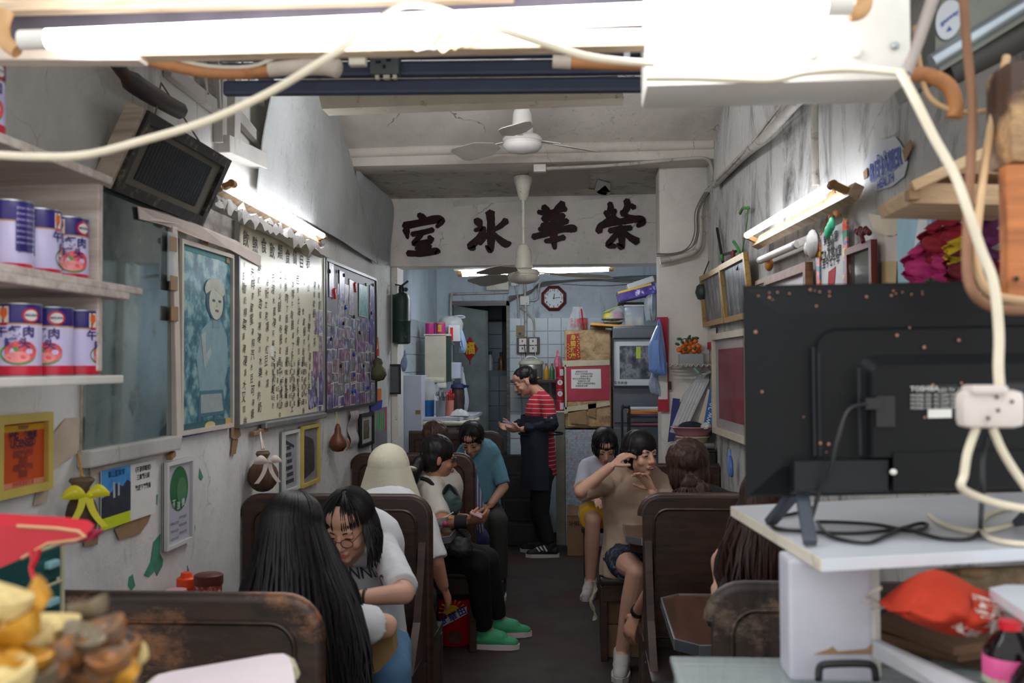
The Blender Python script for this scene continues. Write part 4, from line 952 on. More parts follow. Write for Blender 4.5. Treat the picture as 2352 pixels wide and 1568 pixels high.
obj('coconut', MB().ell(c + V((0, 0, -.015)), (.066, .068, .068)), m_coco, t, smooth=60); obj('burlap_neck', MB().lathe([(.022, 0), (.018, .012), (.032, .036), (.026, .046), (.016, .034)], c + V((0, 0, .045)), n=12), m_burl, t, smooth=50)
bow(c + V((.03, -.04, .05)), .055, m_ribw, t); obj('cord', MB().tube([c + V((0, -.01, .1)), LW(596, 985, .02), c + V((0, .015, .1))], .004, 6), m_ribw, t)
obj('hook', MB().bar(LW(580, 996, .02), LW(612, 986, .02), .02, .02, bev=.004), m_kraft, t)
c = LW(776, 1015, .06); t = thing('gourd', 'small brown gourd with orange ribbon hanging under the pinboard', 'ornament', c)
obj('gourd', MB().lathe([(.001, -.055), (.03, -.05), (.05, -.025), (.05, 0), (.036, .03), (.02, .05), (.018, .075), (.01, .1), (.001, .104)], c, n=16), mat('gourd_brown', (96, 52, 30), rough=.4, var=.25), t, smooth=60)
obj('ribbon', MB().grid(lambda u, v: c + V((.045 + .01 * sin(v * 4), .02 + .02 * u + .02 * v, .02 - .07 * v)), 2, 6, .002), mat('orange_ribbon', (226, 120, 40), rough=.4), t, smooth=60)
obj('cord', MB().cyl(c + V((0, 0, .1)), LW(772, 945, .03), .003, n=6), mat('yellow_cord', (190, 170, 60), rough=.7), t)
c = LW(868, 850, .06); t = thing('dried_gourd', 'dusty green-brown gourd hanging from a red charm by the pinboard', 'ornament', c)
obj('gourd', MB().lathe([(.001, -.075), (.04, -.065), (.06, -.03), (.05, .01), (.03, .03), (.035, .05), (.025, .075), (.001, .085)], c, n=14), mat('gourd_olive', (84, 78, 54), rough=.6, var=.3), t, smooth=60)
obj('charm', MB().box(c + V((0, 0, .12)), (.01, .05, .05), bev=.003), mat('red_charm', (190, 44, 40)), t); obj('cord', MB().tube([c + V((0, -.03, .14)), c + V((0, 0, .22)), c + V((0, .03, .14))], .003, 5), mat('orange_cord', (200, 140, 50), rough=.7), t)
q = rectL((861, 895, 935), (873, 890, 928), .008)
t = tag(obj('orange_slip', MB().prism(q, (.002, 0, 0)), mat('orange_slip', (226, 120, 50), var=.15)), 'orange paper slip at the far edge of the pinboard', 'paper')
# ------------------------------------------------------------------ right wall
def group_photo(nm): return print_mat(nm, [(.33, (52, 54, 58)), (.5, (86, 90, 96)), (.6, (150, 154, 160)), (.7, (70, 72, 76))], 16, (1, 1, .35), detail=4)
q = rectR((1623, 634, 750), (1671, 610, 742), .02, .02)
framed('gilt_picture', 'gilt-framed group photograph nearer the pier on the right wall', q, .03, .025, m_gold, group_photo('group_photo_a'))
q = rectR((1673, 606, 741), (1734, 580, 728), .025, .03)
framed('gilt_picture', 'gilt-framed group photograph with glare, beside the television', q, .03, .025, m_gold, group_photo('group_photo_b'))
q = rectR((1644, 772, 992), (1724, 748, 1022), .03, .0)
t = framed('wrapped_picture', 'big cream-framed crimson picture wrapped in plastic, below the gilt photographs', q, .035, .025, mat('cream_wrap', (206, 196, 176), rough=.6, var=.1), mat('crimson_print', (140, 52, 66), rough=.4, var=.2, vs=6), mount=mat('greyish_mount', (186, 180, 178), rough=.6, var=.05), mw=.22)
q = rectR((1626, 752, 803), (1645, 756, 800), .01)
t = thing('wall_calendar', 'small calendar with red foot behind the crimson picture', 'calendar', q[0]); obj('sheet', MB().prism(q, (-.003, 0, 0)), m_paper, t); pq('red_foot', q, 0, 0, 1, .35, mat('calendar_red', (170, 36, 56), var=.08), .005)
q = rectR((1770, 640, 700), (1868, 598, 700), .03)
framed('brown_picture', 'brown-framed picture catching glare above the television', q, .035, .03, m_brown, mat('pale_pink_print', (206, 190, 192), rough=.3, var=.2))
q = rectR((1744, 650, 700), (1768, 632, 700), .02)
framed('small_brown_picture', 'small round-shouldered brown frame left of the glaring brown picture', q, .02, .02, m_brown, mat('pale_pink_print', (206, 190, 192), rough=.3, var=.2))
c = RW(1766, 607, .05)
tag(obj('wooden_tag', MB().ell(c, (.02, .035, .03), n=10, m=7), mat('orange_wood', (190, 126, 62), rough=.5), smooth=60), 'orange wooden ornament over the corner of the brown picture', 'ornament')
q = rectR((1954, 575, 700), (2016, 545, 700), .03)
framed('red_framed_mirror', 'red-framed glass picture reflecting two tubes, above the television', q, .022, .02, m_redfr, mat('dark_glassy', (120, 124, 122), rough=.06, metal=.6, var=.1))
# certificate scroll with ornaments
q = rectR((1886, 540, 700), (1940, 505, 700), .03)
t = thing('hanging_scroll', 'white calligraphy certificate hanging under the right tube lamp', 'scroll', q[0])
obj('sheet', MB().prism(q, (-.004, 0, 0)), mat('scroll_white', (202, 202, 202), rough=.5, var=.06), t)
mb = MB()
for i, s in enumerate(('榮華冰室', '老闆', '歷久不衰冰室', '至今七十年')): write(mb, q, s, .5, .86 - .1 * i, .042, h=.006, bold=.02, shear=0)
obj('lettering', mb, m_ink, t); mb = MB(); poly(mb, q, [(.35, .22), (.4, .44), (.7, .48), (.62, .2)], .006); obj('red_seal', mb, mat('seal_red', (170, 40, 52), var=.3, vs=60), t)
for nm, x0, x1, st in (('left', 1878, 1886, .0), ('right', 1940, 1950, .5)):
    qq = rectR((x0, 552 if nm == 'left' else 508, 700), (x1, 548 if nm == 'left' else 500, 700), .035)
    obj('border', MB().prism(qq, (-.006, 0, 0)), print_mat('striped_border', [(.38, (40, 120, 80)), (.45, (60, 90, 160)), (.52, (210, 110, 50)), (.6, (190, 50, 50)), (.68, (220, 190, 60))], 12, (1, 1, 3), detail=1), t)
obj('cord', MB().tube([RW(1885, 540, .04), RW(1912, 470, .03), RW(1940, 505, .04)], .003, 5), m_gold, t)
c = RW(1912, 478, .05); t = thing('paper_ornament', 'orange and green paper ornament hanging from the right tube lamp', 'ornament', c)
for k in range(4): obj('petal', MB().ell(c + V((0, .03 * (k - 1.5), .02 * (k % 2))), (.012, .03, .05), Matrix.Rotation(.5 * (k - 1.5), 3, 'X'), 8, 6), mat('orange_paper', (190, 130, 80), rough=.6, var=.2), t, smooth=60)
for k in range(3): obj('tassel', MB().ell(c + V((-.01, -.03 + .03 * k, -.06 - .01 * k)), (.012, .016, .025), n=8, m=6), mat('jade_tassel', (60, 170, 130), rough=.5, var=.2), t, smooth=60)
c = RW(1980, 540, .05); t = thing('coral_ornament', 'dark red coral-like ornament on top of the red frame', 'ornament', c)
mb = MB()
random.seed(3)
mb.tube(spline([RW(1983, 556, .05), RW(1980, 545, .05), RW(1976, 535, .05)], 4), .008, 6)
obj('stem', mb, mat('coral_red', (110, 40, 44), rough=.7, var=.3), t, smooth=60)
for k in range(8): obj('branch', MB().ell(RW(1968 + 4 * k, 530 + 5 * sin(k * 2.1), .05), .010, n=7, m=5), mat('coral_red', (110, 40, 44)), t, smooth=60)
# torn round sticker
P = [(1988, 420), (1984, 385), (1998, 345), (2025, 322), (2058, 314), (2076, 340), (2086, 372), (2078, 405), (2050, 428), (2015, 438)]
ctr = RW(2034, 378, .008); t = thing('round_sticker', 'torn round white sticker with blue lettering on the upper right wall', 'sticker', ctr)
obj('sheet', MB().prism([RW(x, y, .006) for x, y in P], (-.002, 0, 0)), mat('sticker_white', (196, 200, 206), rough=.5, var=.06), t)
q = rectR((1988, 330, 440), (2085, 312, 425), .0085); mb = MB()
write(mb, q, 'REHABER', .5, .48, .075, h=.002, bold=.03, squeeze=.9); write(mb, q, 'Dr.Shing', .5, .68, .042, h=.002, bold=.005); write(mb, q, 'Back Support Centre', .5, .33, .03, h=.002); write(mb, q, 'HEALTH', .5, .14, .04, h=.002, bold=.02)
obj('lettering', mb, mat('sticker_blue', (60, 84, 170), var=.15, vs=40), t)
for P, lb in (([(2074, 345), (2092, 320), (2096, 336), (2080, 372)], 'upper right'), ([(1984, 395), (1992, 385), (1994, 405), (1986, 412)], 'lower left')):
    tag(obj('tape_scrap', MB().prism([RW(x, y, .012) for x, y in P], (-.002, 0, 0)), m_kraft), 'brown tape scrap at the %s edge of the round sticker' % lb, 'tape')
# papers and a bright poster behind the flowers
m_beige = mat('beige_card', (214, 200, 176), rough=.8, var=.08)
for P, m, lb in (([(1996, 490), (2060, 500), (2072, 530), (2050, 545), (2010, 535)], m_beige, 'crumpled beige paper under the round sticker'), ([(2010, 540), (2072, 540), (2068, 600), (2022, 600)], mat('pale_paper', (206, 196, 186), rough=.8), 'pale square paper above the beige card'),
                 ([(2028, 600), (2062, 600), (2056, 700), (2026, 700)], mat('straw_card', (196, 172, 126), rough=.8), 'straw-coloured card behind the television top')):
    tag(obj('pinned_paper', MB().prism([RW(x, y, .012) for x, y in P], (-.003, 0, 0)), m), lb, 'paper')
q = rectR((2064, 500, 700), (2168, 450, 700), .016)
t = thing('bright_poster', 'sky-blue and white poster behind the artificial flowers', 'poster', q[0])
obj('sheet', MB().prism(q, (-.003, 0, 0)), mat('sky_poster', (150, 196, 214), rough=.4, var=.12), t)
def pp(nm, pts, col, h=.004):
    mb = MB(); poly(mb, q, pts, h); obj(nm, mb, mat('pp_' + nm, col, rough=.4, var=.1), t)
pp('white_rays', [(.4, .6), (.55, .98), (.75, .98), (.62, .55)], (224, 226, 228)); pp('blue_disc', circ(.66, .52, .3, .14), (44, 86, 160), .005); pp('blue_ray', [(.75, .6), (.85, 1), (.98, 1), (.95, .6)], (40, 100, 180), .005)
pp('green_drop', circ(.18, .18, .06, .07), (60, 130, 100), .005); pp('yellow_star', [(.28, .3), (.4, .34), (.5, .26), (.38, .2)], (240, 200, 60), .005)
# artificial flowers
fl = thing('artificial_flowers', 'bunch of dusty crimson, pink and purple cloth flowers above the television', 'flowers', RW(2180, 640, .12))
random.seed(5)
def flower(px, py, off, r, col, nm):
    c = RW(px, py, off); m = mat(nm, col, rough=.7, var=.3, vs=30)
    for k in range(9):
        a = k * 2.4; rr = r * (.25 + .6 * k / 9); R = Matrix.Rotation(a, 3, 'X') @ Matrix.Rotation(.5, 3, 'Z')
        obj('petal', MB().grid(lambda u, v: c + V((-.02 + .04 * u, rr * cos(a) + (v - .5) * r * .9 * sin(pi * min(1, u * .7 + .3)) * -sin(a) + u * r * .5 * cos(a), rr * sin(a) + (v - .5) * r * .9 * sin(pi * min(1, u * .7 + .3)) * cos(a) + u * r * .5 * sin(a))) + V((.012 * sin(v * 7), 0, 0)), 4, 6, .002), m, fl, smooth=60)
    obj('flower_heart', MB().ell(c + V((-.015, 0, 0)), r * .35, n=8, m=6), m, fl, smooth=60)
for px, py, off, r, col, nm in ((2150, 560, .14, .055, (150, 26, 44), 'crimson_petal'), (2110, 615, .16, .055, (186, 44, 110), 'pink_petal'), (2165, 600, .13, .05, (170, 40, 100), 'pink_petal'), (2260, 540, .12, .05, (96, 34, 80), 'purple_petal'),
                                (2190, 545, .12, .045, (140, 20, 40), 'crimson_petal'), (2210, 620, .12, .05, (110, 18, 34), 'maroon_petal'), (2260, 610, .1, .05, (130, 24, 40), 'maroon_petal'), (2205, 580, .12, .035, (220, 190, 40), 'yellow_petal')):
    flower(px, py, off, r, col, nm)
for k in range(7):
    c = RW(2130 + 22 * k, 650 - 8 * (k % 3), .09); obj('leaf', MB().ell(c, (.006, .03, .05), Matrix.Rotation(.7 * (k - 3), 3, 'X'), 8, 6), mat('cloth_leaf', (52, 70, 44), rough=.7, var=.2), fl, smooth=60)
obj('stalk', MB().cyl(RW(2185, 640, .06), RW(2185, 760, .06), .012, n=8), mat('cloth_leaf', (52, 70, 44)), fl)
# little hanging things left of the gilt pictures
for px0, py0, px1, py1, m, lb in ((1647, 524, 1662, 612, m_black, 'thin black stick hanging above the gilt photographs'), (1660, 585, 1690, 577, m_black, 'black rod hook above the gilt photographs')):
    tag(obj('hanging_stick', MB().cyl(RW(px0, py0, .03), RW(px1, py1, .03), .008, n=7), m), lb, 'ornament')
m_gr = mat('green_cord', (70, 140, 70), rough=.6)
tag(obj('green_string', MB().tube(spline([RW(1718, 480, .03), RW(1716, 510, .03), RW(1708, 560, .03), RW(1700, 600, .03)], 4), .003, 5), m_gr), 'thin green cord hanging from a nail left of the right tube lamp', 'cord')
tag(obj('green_bow', MB().tube(spline([RW(1700, 490, .03), RW(1706, 478, .04), RW(1716, 478, .04), RW(1722, 475, .03)], 4), .008, 6), m_gr), 'green knotted ribbon on the nail, above the gilt photographs', 'ribbon')
t = thing('green_ribbon', 'green ribbon tied with black string over the glaring gilt photograph', 'ribbon', RW(1700, 585, .04))
obj('band', MB().tube(spline([RW(1685, 555, .04), RW(1695, 570, .05), RW(1700, 590, .04), RW(1696, 600, .04)], 4), .009, 6), m_gr, t, smooth=60)
obj('string', MB().tube([RW(1709, 580, .04), RW(1700, 600, .05), RW(1692, 620, .06)], .004, 5), m_black, t)
t = thing('red_tassel', 'tiny red and green tassel on the black rod', 'ornament', RW(1684, 588, .04)); obj('tassel', MB().ell(RW(1684, 588, .04), (.012, .014, .035), n=8, m=6), mat('tassel_red', (130, 40, 40)), t); obj('knot', MB().ell(RW(1658, 592, .04), (.012, .02, .022), n=8, m=6), m_gr, t)
c = D(1615, 668, 6.24); t = thing('black_gourd', 'blackened gourd hanging at the corner of the pier', 'ornament', c)
obj('gourd', MB().lathe([(.001, -.06), (.035, -.05), (.05, -.01), (.04, .03), (.015, .05), (.024, .07), (.001, .09)], c, n=14), mat('gourd_black', (50, 58, 56), rough=.5, var=.2), t, smooth=60); obj('string', MB().cyl(c + V((0, 0, .09)), D(1628, 600, 6.26), .004, n=5), m_black, t)
# plaster ornament beside the old tube
c = RW(1866, 560, .05)
tag(obj('plaster_bracket', MB().ell(c, (.02, .07, .055), n=9, m=6).ell(c + V((0, .07, -.01)), (.018, .03, .03), n=8, m=5), m_trim, smooth=70), 'crumbling pale bracket at the near end of the unlit tube', 'bracket')

# --- pier: calendar, bags, shelf of tangerines
q = rectD(1511, 728, 1534, 945, 6.28)
t = thing('red_calendar', 'long red calendar board hanging on the edge of the pier', 'calendar', q[0])
obj('board', MB().prism(q, (0, -.006, 0)), mat('calendar_red', (170, 36, 56), rough=.5), t)
pq('date_sheet', q, .05, .13, .9, .52, m_paper, .008); mb = MB()
for i in range(4): write(mb, q, '4 5 6 7', .48, .45 - .08 * i, .022, h=.006)
obj('dates', mb, mat('grey_ink', (110, 110, 122)), t)
m_bag = mat('blue_plastic_bag', (120, 160, 226), rough=.35, var=.1, trans=.15)
def bag(name, label, pts, Y, thick, m, cat='bag', seed=0):
    """soft hanging bag: outline [(px, left, right)] by py, bellied and creased"""
    t = thing(name, label, cat, D((pts[0][1] + pts[0][2]) / 2, pts[0][0], Y))
    L = spline([D(l, y, Y) for y, l, r in pts], 4); R_ = spline([D(r, y, Y) for y, l, r in pts], 4); N = len(L) - 1
    def f(side):
        def fn(u, v):
            i = min(int(u * N), N); a, b = L[i], R_[i]; p = a.lerp(b, v); w_ = sin(pi * v) ** .6 * thick * (.3 + .7 * sin(pi * min(1, u * .9 + .12)))
            return p + V((0, side * w_, 0)) + V((0, 1, 0)) * .018 * noise.noise(V((v * 9 + seed, u * 3, side))) * sin(pi * v)
        return fn
    obj('bag_front', MB().grid(f(-1), 24, 12), m, t, smooth=60); obj('bag_back', MB().grid(f(1), 24, 12), m, t, smooth=60)
    obj('handle', MB().tube(spline([D(pts[0][1] + 2, pts[0][0] + 6, Y), D((pts[0][1] + pts[0][2]) / 2, pts[0][0] - 14, Y + .01), D(pts[0][2] - 2, pts[0][0] + 6, Y)], 5), .006, 6), m, t, smooth=60)
    return t
bag('blue_bag', 'pale blue plastic bag hanging on the red calendar at the pier edge', [(748, 1508, 1520), (775, 1496, 1524), (800, 1488, 1528), (835, 1490, 1531), (852, 1492, 1532), (862, 1512, 1530)], 6.2, .05, m_bag)
bag('clear_bag', 'small translucent bag hanging under the pale blue bag', [(858, 1496, 1508), (880, 1490, 1515), (900, 1494, 1518), (908, 1500, 1516)], 6.27, .03, mat('hazy_bag', (170, 186, 210), rough=.3, trans=.3, var=.1))
tag(obj('bolt', MB().box(D(1538, 885, 6.28), (.02, .03, .05), bev=.004), mat('rust_iron', (60, 46, 40), rough=.7)), 'small rusty bolt on the pier beside the red calendar', 'bolt')
sh_ = thing('wire_shelf', 'scalloped wire ledge on the pier carrying the box of tangerines', 'shelf', D(1585, 838, 6.2))
m_wire = mat('white_wire', (190, 186, 180), rough=.4, metal=.3)
for k in range(5): obj('wire', MB().cyl(D(1536, 836, 6.28 - .04 * k), D(1632, 838, 6.28 - .04 * k), .004, n=6), m_wire, sh_)
obj('scallop', MB().tube([D(1536 + 96 * i / 40, 839 + 3 * sin(i * pi / 2.5), 6.11) for i in range(41)], .004, 5), m_wire, sh_)
for k in range(7): obj('cross_wire', MB().cyl(D(1540 + 14 * k, 838, 6.3), D(1540 + 14 * k, 840, 6.11), .003, n=5), m_wire, sh_)
zsh = D(1585, 837, 6.2).z + .004
bxs = thing('clear_box', 'clear plastic tub under the tangerines on the wire ledge', 'box', (D(1585, 837, 6.2).x, 6.2, zsh))
a, b = D(1560, 815, 6.2).x, D(1613, 815, 6.2).x; m_clr = mat('clear_plastic', (226, 232, 236), rough=.15, trans=.7, var=.04)
mb = MB(); cx_ = (a + b) / 2; W_ = (b - a) / 2
for s in (-1, 1): mb.box((cx_ + s * W_, 6.2, zsh + .03), (.003, .11, .06)).box((cx_, 6.2 + s * .055, zsh + .03), (W_ * 2, .003, .06))
obj('walls', mb, m_clr, bxs); obj('base', MB().box((cx_, 6.2, zsh + .002), (W_ * 2, .11, .003)), m_clr, bxs)
m_tang = mat('tangerine', (226, 112, 30), rough=.45, var=.12, bump=.2, bs=200); m_leaf = mat('tangerine_leaf', (52, 84, 44), rough=.5, var=.2)
tg = [(1560, 803), (1570, 796), (1583, 800), (1597, 783), (1575, 790), (1586, 788), (1604, 795), (1605, 806), (1569, 808), (1594, 806), (1585, 782), (1578, 806), (1593, 796)]
for i, (x, y) in enumerate(tg):
    c = D(x, y, 6.2 + .025 * ((i * 5) % 3 - 1)); c.z = max(c.z, zsh + .024)
    t = thing('tangerine', 'orange tangerine, %s from the left in the pile on the pier' % ORD[sorted(tg).index((x, y))], 'tangerine', c, 'tangerines on the pier'); obj('fruit', MB().ell(c, (.018, .018, .016), n=12, m=8), m_tang, t, smooth=60); obj('stalk', MB().ell(c + V((0, 0, .016)), (.003, .003, .003), n=5, m=4), m_leaf, t)
tl = thing('tangerine_sprig', 'dark green leaves among the tangerines on the pier', 'leaves', D(1585, 780, 6.2))
for i, (x, y) in enumerate(((1560, 778), (1567, 785), (1583, 774), (1600, 776), (1578, 782), (1590, 778), (1556, 790), (1595, 800), (1575, 802))):
    obj('leaf', MB().ell(D(x, y, 6.16), (.016, .004, .009), Matrix.Rotation(i * 1.1, 3, 'Y'), 8, 6), m_leaf, tl, smooth=60)
obj('twig', MB().tube(spline([D(1560, 780, 6.2), D(1580, 777, 6.2), D(1602, 778, 6.2)], 4), .003, 5), m_leaf, tl)
# things leaning in the corner behind the booth
m_foil = mat('wrapped_plastic', (206, 210, 212), rough=.25, var=.12, vs=14, trans=.2)
t = thing('wrapped_rack', 'whitish rack wrapped in clear plastic leaning against the pier', 'rack', D(1580, 990, 6.05))
def lean(pts, Y0, Y1, th, m, nm, t, wob=.01):
    Y0, Y1 = 6.22 + (Y0 - 5.95) * .1, 6.27 + (Y1 - 6.2) * .1
    P = [D(x, y, Y0 + (Y1 - Y0) * (1000 - y) / 150) for x, y in pts]
    obj(nm, MB().prism(P, (0, th, 0)), m, t)
lean([(1538, 992), (1570, 1000), (1600, 935), (1630, 872), (1622, 858), (1604, 862), (1572, 905)], 5.95, 6.2, .05, m_foil, 'wrapping', t)
for k in range(4): lean([(1546 + 7 * k, 990 + 2 * k), (1548 + 7 * k, 991 + 2 * k), (1598 + 7 * k, 880), (1596 + 7 * k, 879)], 5.93, 6.18, .004, m_paper, 'slat', t)
obj('neck', MB().tube(spline([D(1615, 862, 6.26), D(1625, 855, 6.25), D(1632, 848, 6.24)], 4), [.02, .018, .014, .012, .015, .02, .024, .026, .028], 8), m_foil, t, smooth=60)
obj('peg', MB().bar(D(1594, 845, 6.13), D(1604, 856, 6.13), .012, .01), mat('green_peg', (90, 190, 160)), t)
t = thing('blue_poster_roll', 'blue and cream folder printed www leaning beside the wrapped rack', 'folder', D(1620, 990, 6.0)); 
lean([(1600, 996), (1640, 998), (1638, 892), (1630, 892)], 5.98, 6.1, .02, mat('blue_folder', (56, 110, 176), rough=.4, var=.08), 'cover', t); lean([(1596, 996), (1612, 998), (1630, 895), (1626, 893)], 5.97, 6.09, .012, m_beige, 'edge', t)
q = [D(1616, 990, 5.985), D(1640, 992, 5.985), D(1638, 900, 6.05), D(1630, 900, 6.05)]; mb = MB(); write(mb, q, 'www.20.hk', .55, .5, .05, h=.01, rot=pi / 2 - .15); obj('lettering', mb, mat('white_ink', (220, 230, 222)), t)
tag(obj('blue_board', MB().prism([D(1534, 1015, 6.22), D(1548, 1012, 6.22), D(1562, 916, 6.25), D(1546, 914, 6.25)], (0, .02, 0)), mat('dark_blue_board', (34, 44, 110), rough=.5)), 'narrow dark blue board leaning behind the wrapped rack', 'board')
cb = thing('black_cabinet', 'black cabinet in the corner under the pink basin', 'cabinet', D(1650, 1150, 5.85)); a, b = V((.52, 6.0, 1.10)), V((.772, 6.0, 1.10))
m_cab = mat('black_cabinet', (34, 32, 30), rough=.5, var=.2); zt_ = a.z
CXc = (a.x + b.x) / 2; CYc = 6.2
obj('body', MB().box((CXc, CYc - .09, zt_ / 2), (b.x - a.x, .17, zt_), bev=.01), m_cab, cb); obj('door', MB().box((CXc, CYc - .18, zt_ * .5), (b.x - a.x - .04, .015, zt_ * .85), bev=.004), m_cab, cb)
obj('top_board', MB().box((CXc, CYc - .09, zt_ + .008), (b.x - a.x, .18, .016), bev=.004), m_cab, cb)
c = V((.645, 6.12, zt_ + .016)); t = thing('beige_basket', 'woven beige basket under the pink basin', 'basket', c)
obj('wall', MB().lathe([(.05, 0), (.075, .002), (.095, .07), (.1, .072), (.092, .068), (.07, .01)], c, n=22), mat('basket_beige', (196, 178, 150), rough=.8, var=.15, bump=.5, bs=150), t, smooth=40); obj('rim', MB().tube([c + V((.098 * cos(a), .098 * sin(a), .072)) for a in [2 * pi * i / 24 for i in range(24)]], .006, 6, closed=True), mat('basket_beige', (196, 178, 150)), t, smooth=60)
c2 = c + V((0, 0, .075)); t = thing('pink_basin', 'pink plastic basin on the beige basket, holding a dark cloth', 'basin', c2)
obj('bowl', MB().lathe([(.07, 0), (.09, .004), (.125, .05), (.135, .055), (.13, .059), (.118, .052), (.08, .012)], c2, n=26), mat('pink_plastic', (206, 140, 150), rough=.35, var=.06), t, smooth=40)
tag(obj('dark_cloth', MB().ell(c2 + V((-.01, 0, .05)), (.08, .08, .04), n=14, m=9), mat('dark_teal_cloth', (34, 46, 58), rough=.9, var=.3, bump=.5, bs=20), smooth=70), 'dark teal cloth heaped in the pink basin', 'cloth'); tag(obj('white_cloth', MB().ell(c2 + V((.075, -.05, .056)), (.035, .035, .03), n=12, m=8), mat('white_cloth', (200, 200, 200), rough=.9, bump=.4, bs=25), smooth=70), 'white cloth bundle at the right of the pink basin', 'cloth')
t = thing('rolled_cloth', 'rolled grey cloth on the black cabinet beside the basket', 'cloth', D(1672, 1042, 5.75)); cc = V((b.x - .03, 6.04, zt_ + .036))
obj('roll', MB().cyl(cc + V((-.06, 0, 0)), cc + V((.02, .0, 0)), .018, n=12), mat('grey_cloth', (120, 116, 110), rough=.9, bump=.4), t, smooth=60)
bag('blue_bag_small', 'small blue bag hanging on the right end of the black cabinet', [(1045, 1672, 1680), (1060, 1670, 1684), (1085, 1672, 1685), (1095, 1676, 1684)], 5.4, .03, m_bag)
# ------------------------------------------------------------------ kitchen
def boxpx(mb, x0, y0, x1, y1, Y, depth, bev=.004):
    a, b = D(x0, y1, Y), D(x1, y0, Y); return mb.box(((a.x + b.x) / 2, Y + depth / 2, (a.z + b.z) / 2), (b.x - a.x, depth, b.z - a.z), bev=bev)
m_lam = mat('white_laminate', (206, 208, 220), rough=.4, var=.05); m_conc = mat('counter_concrete', (128, 122, 108), rough=.8, var=.2, bump=.3); m_creamK = mat('kitchen_cream', (208, 202, 184), rough=.4, var=.07, dirt=((120, 100, 70), .28, 12))
wp = thing('white_partition', 'tall plain white panel board standing left of the kitchen counter', 'panel', D(945, 1000, 7.86)); a, b = D(924, 862, 7.86), D(967, 862, 7.86)
obj('panel', MB().box(((a.x + b.x) / 2, 8.02, a.z / 2), (b.x - a.x, .3, a.z), bev=.004), m_lam, wp); obj('tape', MB().box(D(960, 946, 7.855), (.04, .003, .03), bev=.001), m_kraft, wp)
kc = thing('kitchen_counter', 'kitchen counter with white worktop and concrete base, left of the doorway', 'counter', D(1020, 1100, 8.2)); a, b = D(969, 958, 7.97), D(1056, 955, 7.97); ZC = a.z
c2 = D(1092, 945, 8.35)
obj('worktop', MB().prism([(a.x, 7.95, ZC - .025), (b.x, 7.95, ZC - .025), (c2.x, 8.3, ZC - .025), (c2.x, 8.9, ZC - .025), (a.x, 8.9, ZC - .025)], (0, 0, .025)), m_lam, kc)
obj('base', MB().prism([(a.x + .01, 7.98, 0), (b.x - .03, 7.98, 0), (c2.x - .05, 8.33, 0), (c2.x - .05, 8.88, 0), (a.x + .01, 8.88, 0)], (0, 0, ZC - .07)), m_conc, kc)
obj('curb', MB().tube(spline([(a.x, 7.965, ZC - .048), (b.x, 7.965, ZC - .048), (c2.x - .01, 8.3, ZC - .048), (c2.x - .01, 8.6, ZC - .048)], 6), .022, 8), m_creamK, kc, smooth=60)
def onC(px, Y): return V((D(px, 900, Y).x, Y, ZC))
t = thing('water_boiler', 'boxy white water boiler with cream lid on the kitchen counter', 'boiler', onC(990, 8.5)); c = onC(992, 8.5)
obj('body', MB().box(c + V((0, 0, .135)), (.17, .22, .27), bev=.03), mat('boiler_white', (214, 220, 228), rough=.3, var=.04), t, smooth=40); obj('lid', MB().box(c + V((.01, 0, .292)), (.24, .27, .045), bev=.02), m_creamK, t, smooth=40)
obj('spout', MB().box(c + V((.10, -.08, .25)), (.08, .1, .05), bev=.015), m_white, t, smooth=40); obj('handle', MB().tube(spline([c + V((-.1, -.12, .25)), c + V((-.08, -.16, .27)), c + V((-.02, -.15, .3))], 4), .008, 6), m_creamK, t, smooth=60)
def cup(name, label, px, Y, r, h, m, cat, sticks):
    c = onC(px, Y); t = thing(name, label, cat, c)
    obj('cup', MB().lathe([(r * .9, 0), (r, h), (r * .92, h), (r * .84, .006)], c, n=18), m, t, smooth=40)
    for i, (n_, mm, L, rr) in enumerate(sticks):
        for k in range(n_):
            a = k * 2.4 + i; u = V((cos(a), sin(a), 0)); base = c + u * r * .5 * ((k % 4 + 1) / 4); top = c + u * r * .9 * ((k % 3 + 1) / 3) + V((.01 * sin(k * 3), 0, L * (1 - .08 * (k % 3))))
            nm = {'paper_straw': 'straw', 'steel_spoon': 'spoon', 'red_spoon': 'spoon'}.get(mm.name, 'straw')
            o = obj(nm, MB().cyl(base + V((0, 0, .01)), top, rr, n=5), mm, t)
            if nm == 'spoon': o2 = obj('spoon_bowl', MB().ell(top, (.012, .004, .02), n=7, m=5), mm, o, smooth=60)
    return t, c
m_straw = mat('paper_straw', (226, 222, 212), rough=.6); m_steel = mat('steel_spoon', (150, 152, 156), rough=.3, metal=.9); m_redsp = mat('red_spoon', (190, 30, 36), rough=.4)
t, c = cup('straw_cup', 'blue tin cup of plastic-wrapped straws on the kitchen counter', 984, 8.1, .05, .135, mat('blue_tin', (34, 96, 150), rough=.35, var=.15), 'cup', [(9, m_straw, .24, .006)])
obj('wrapping', MB().lathe([(.05, .13), (.052, .16), (.06, .24), (.05, .29), (.03, .3)], c, n=14), mat('clear_film', (236, 240, 244), rough=.12, alpha=.3, var=.03), t, smooth=50)
cup('spoon_cup', 'clear cup crammed with steel spoons on the kitchen counter', 1012, 8.06, .042, .13, mat('hazy_cup', (176, 184, 190), rough=.2, trans=.5, var=.04), 'cup', [(12, m_steel, .2, .004)])
cup('pink_cup', 'pink cup of red spoons on the kitchen counter', 1032, 8.16, .038, .13, mat('coral_cup', (206, 130, 116), rough=.4, var=.08), 'cup', [(6, m_redsp, .2, .006), (3, m_steel, .19, .004)])
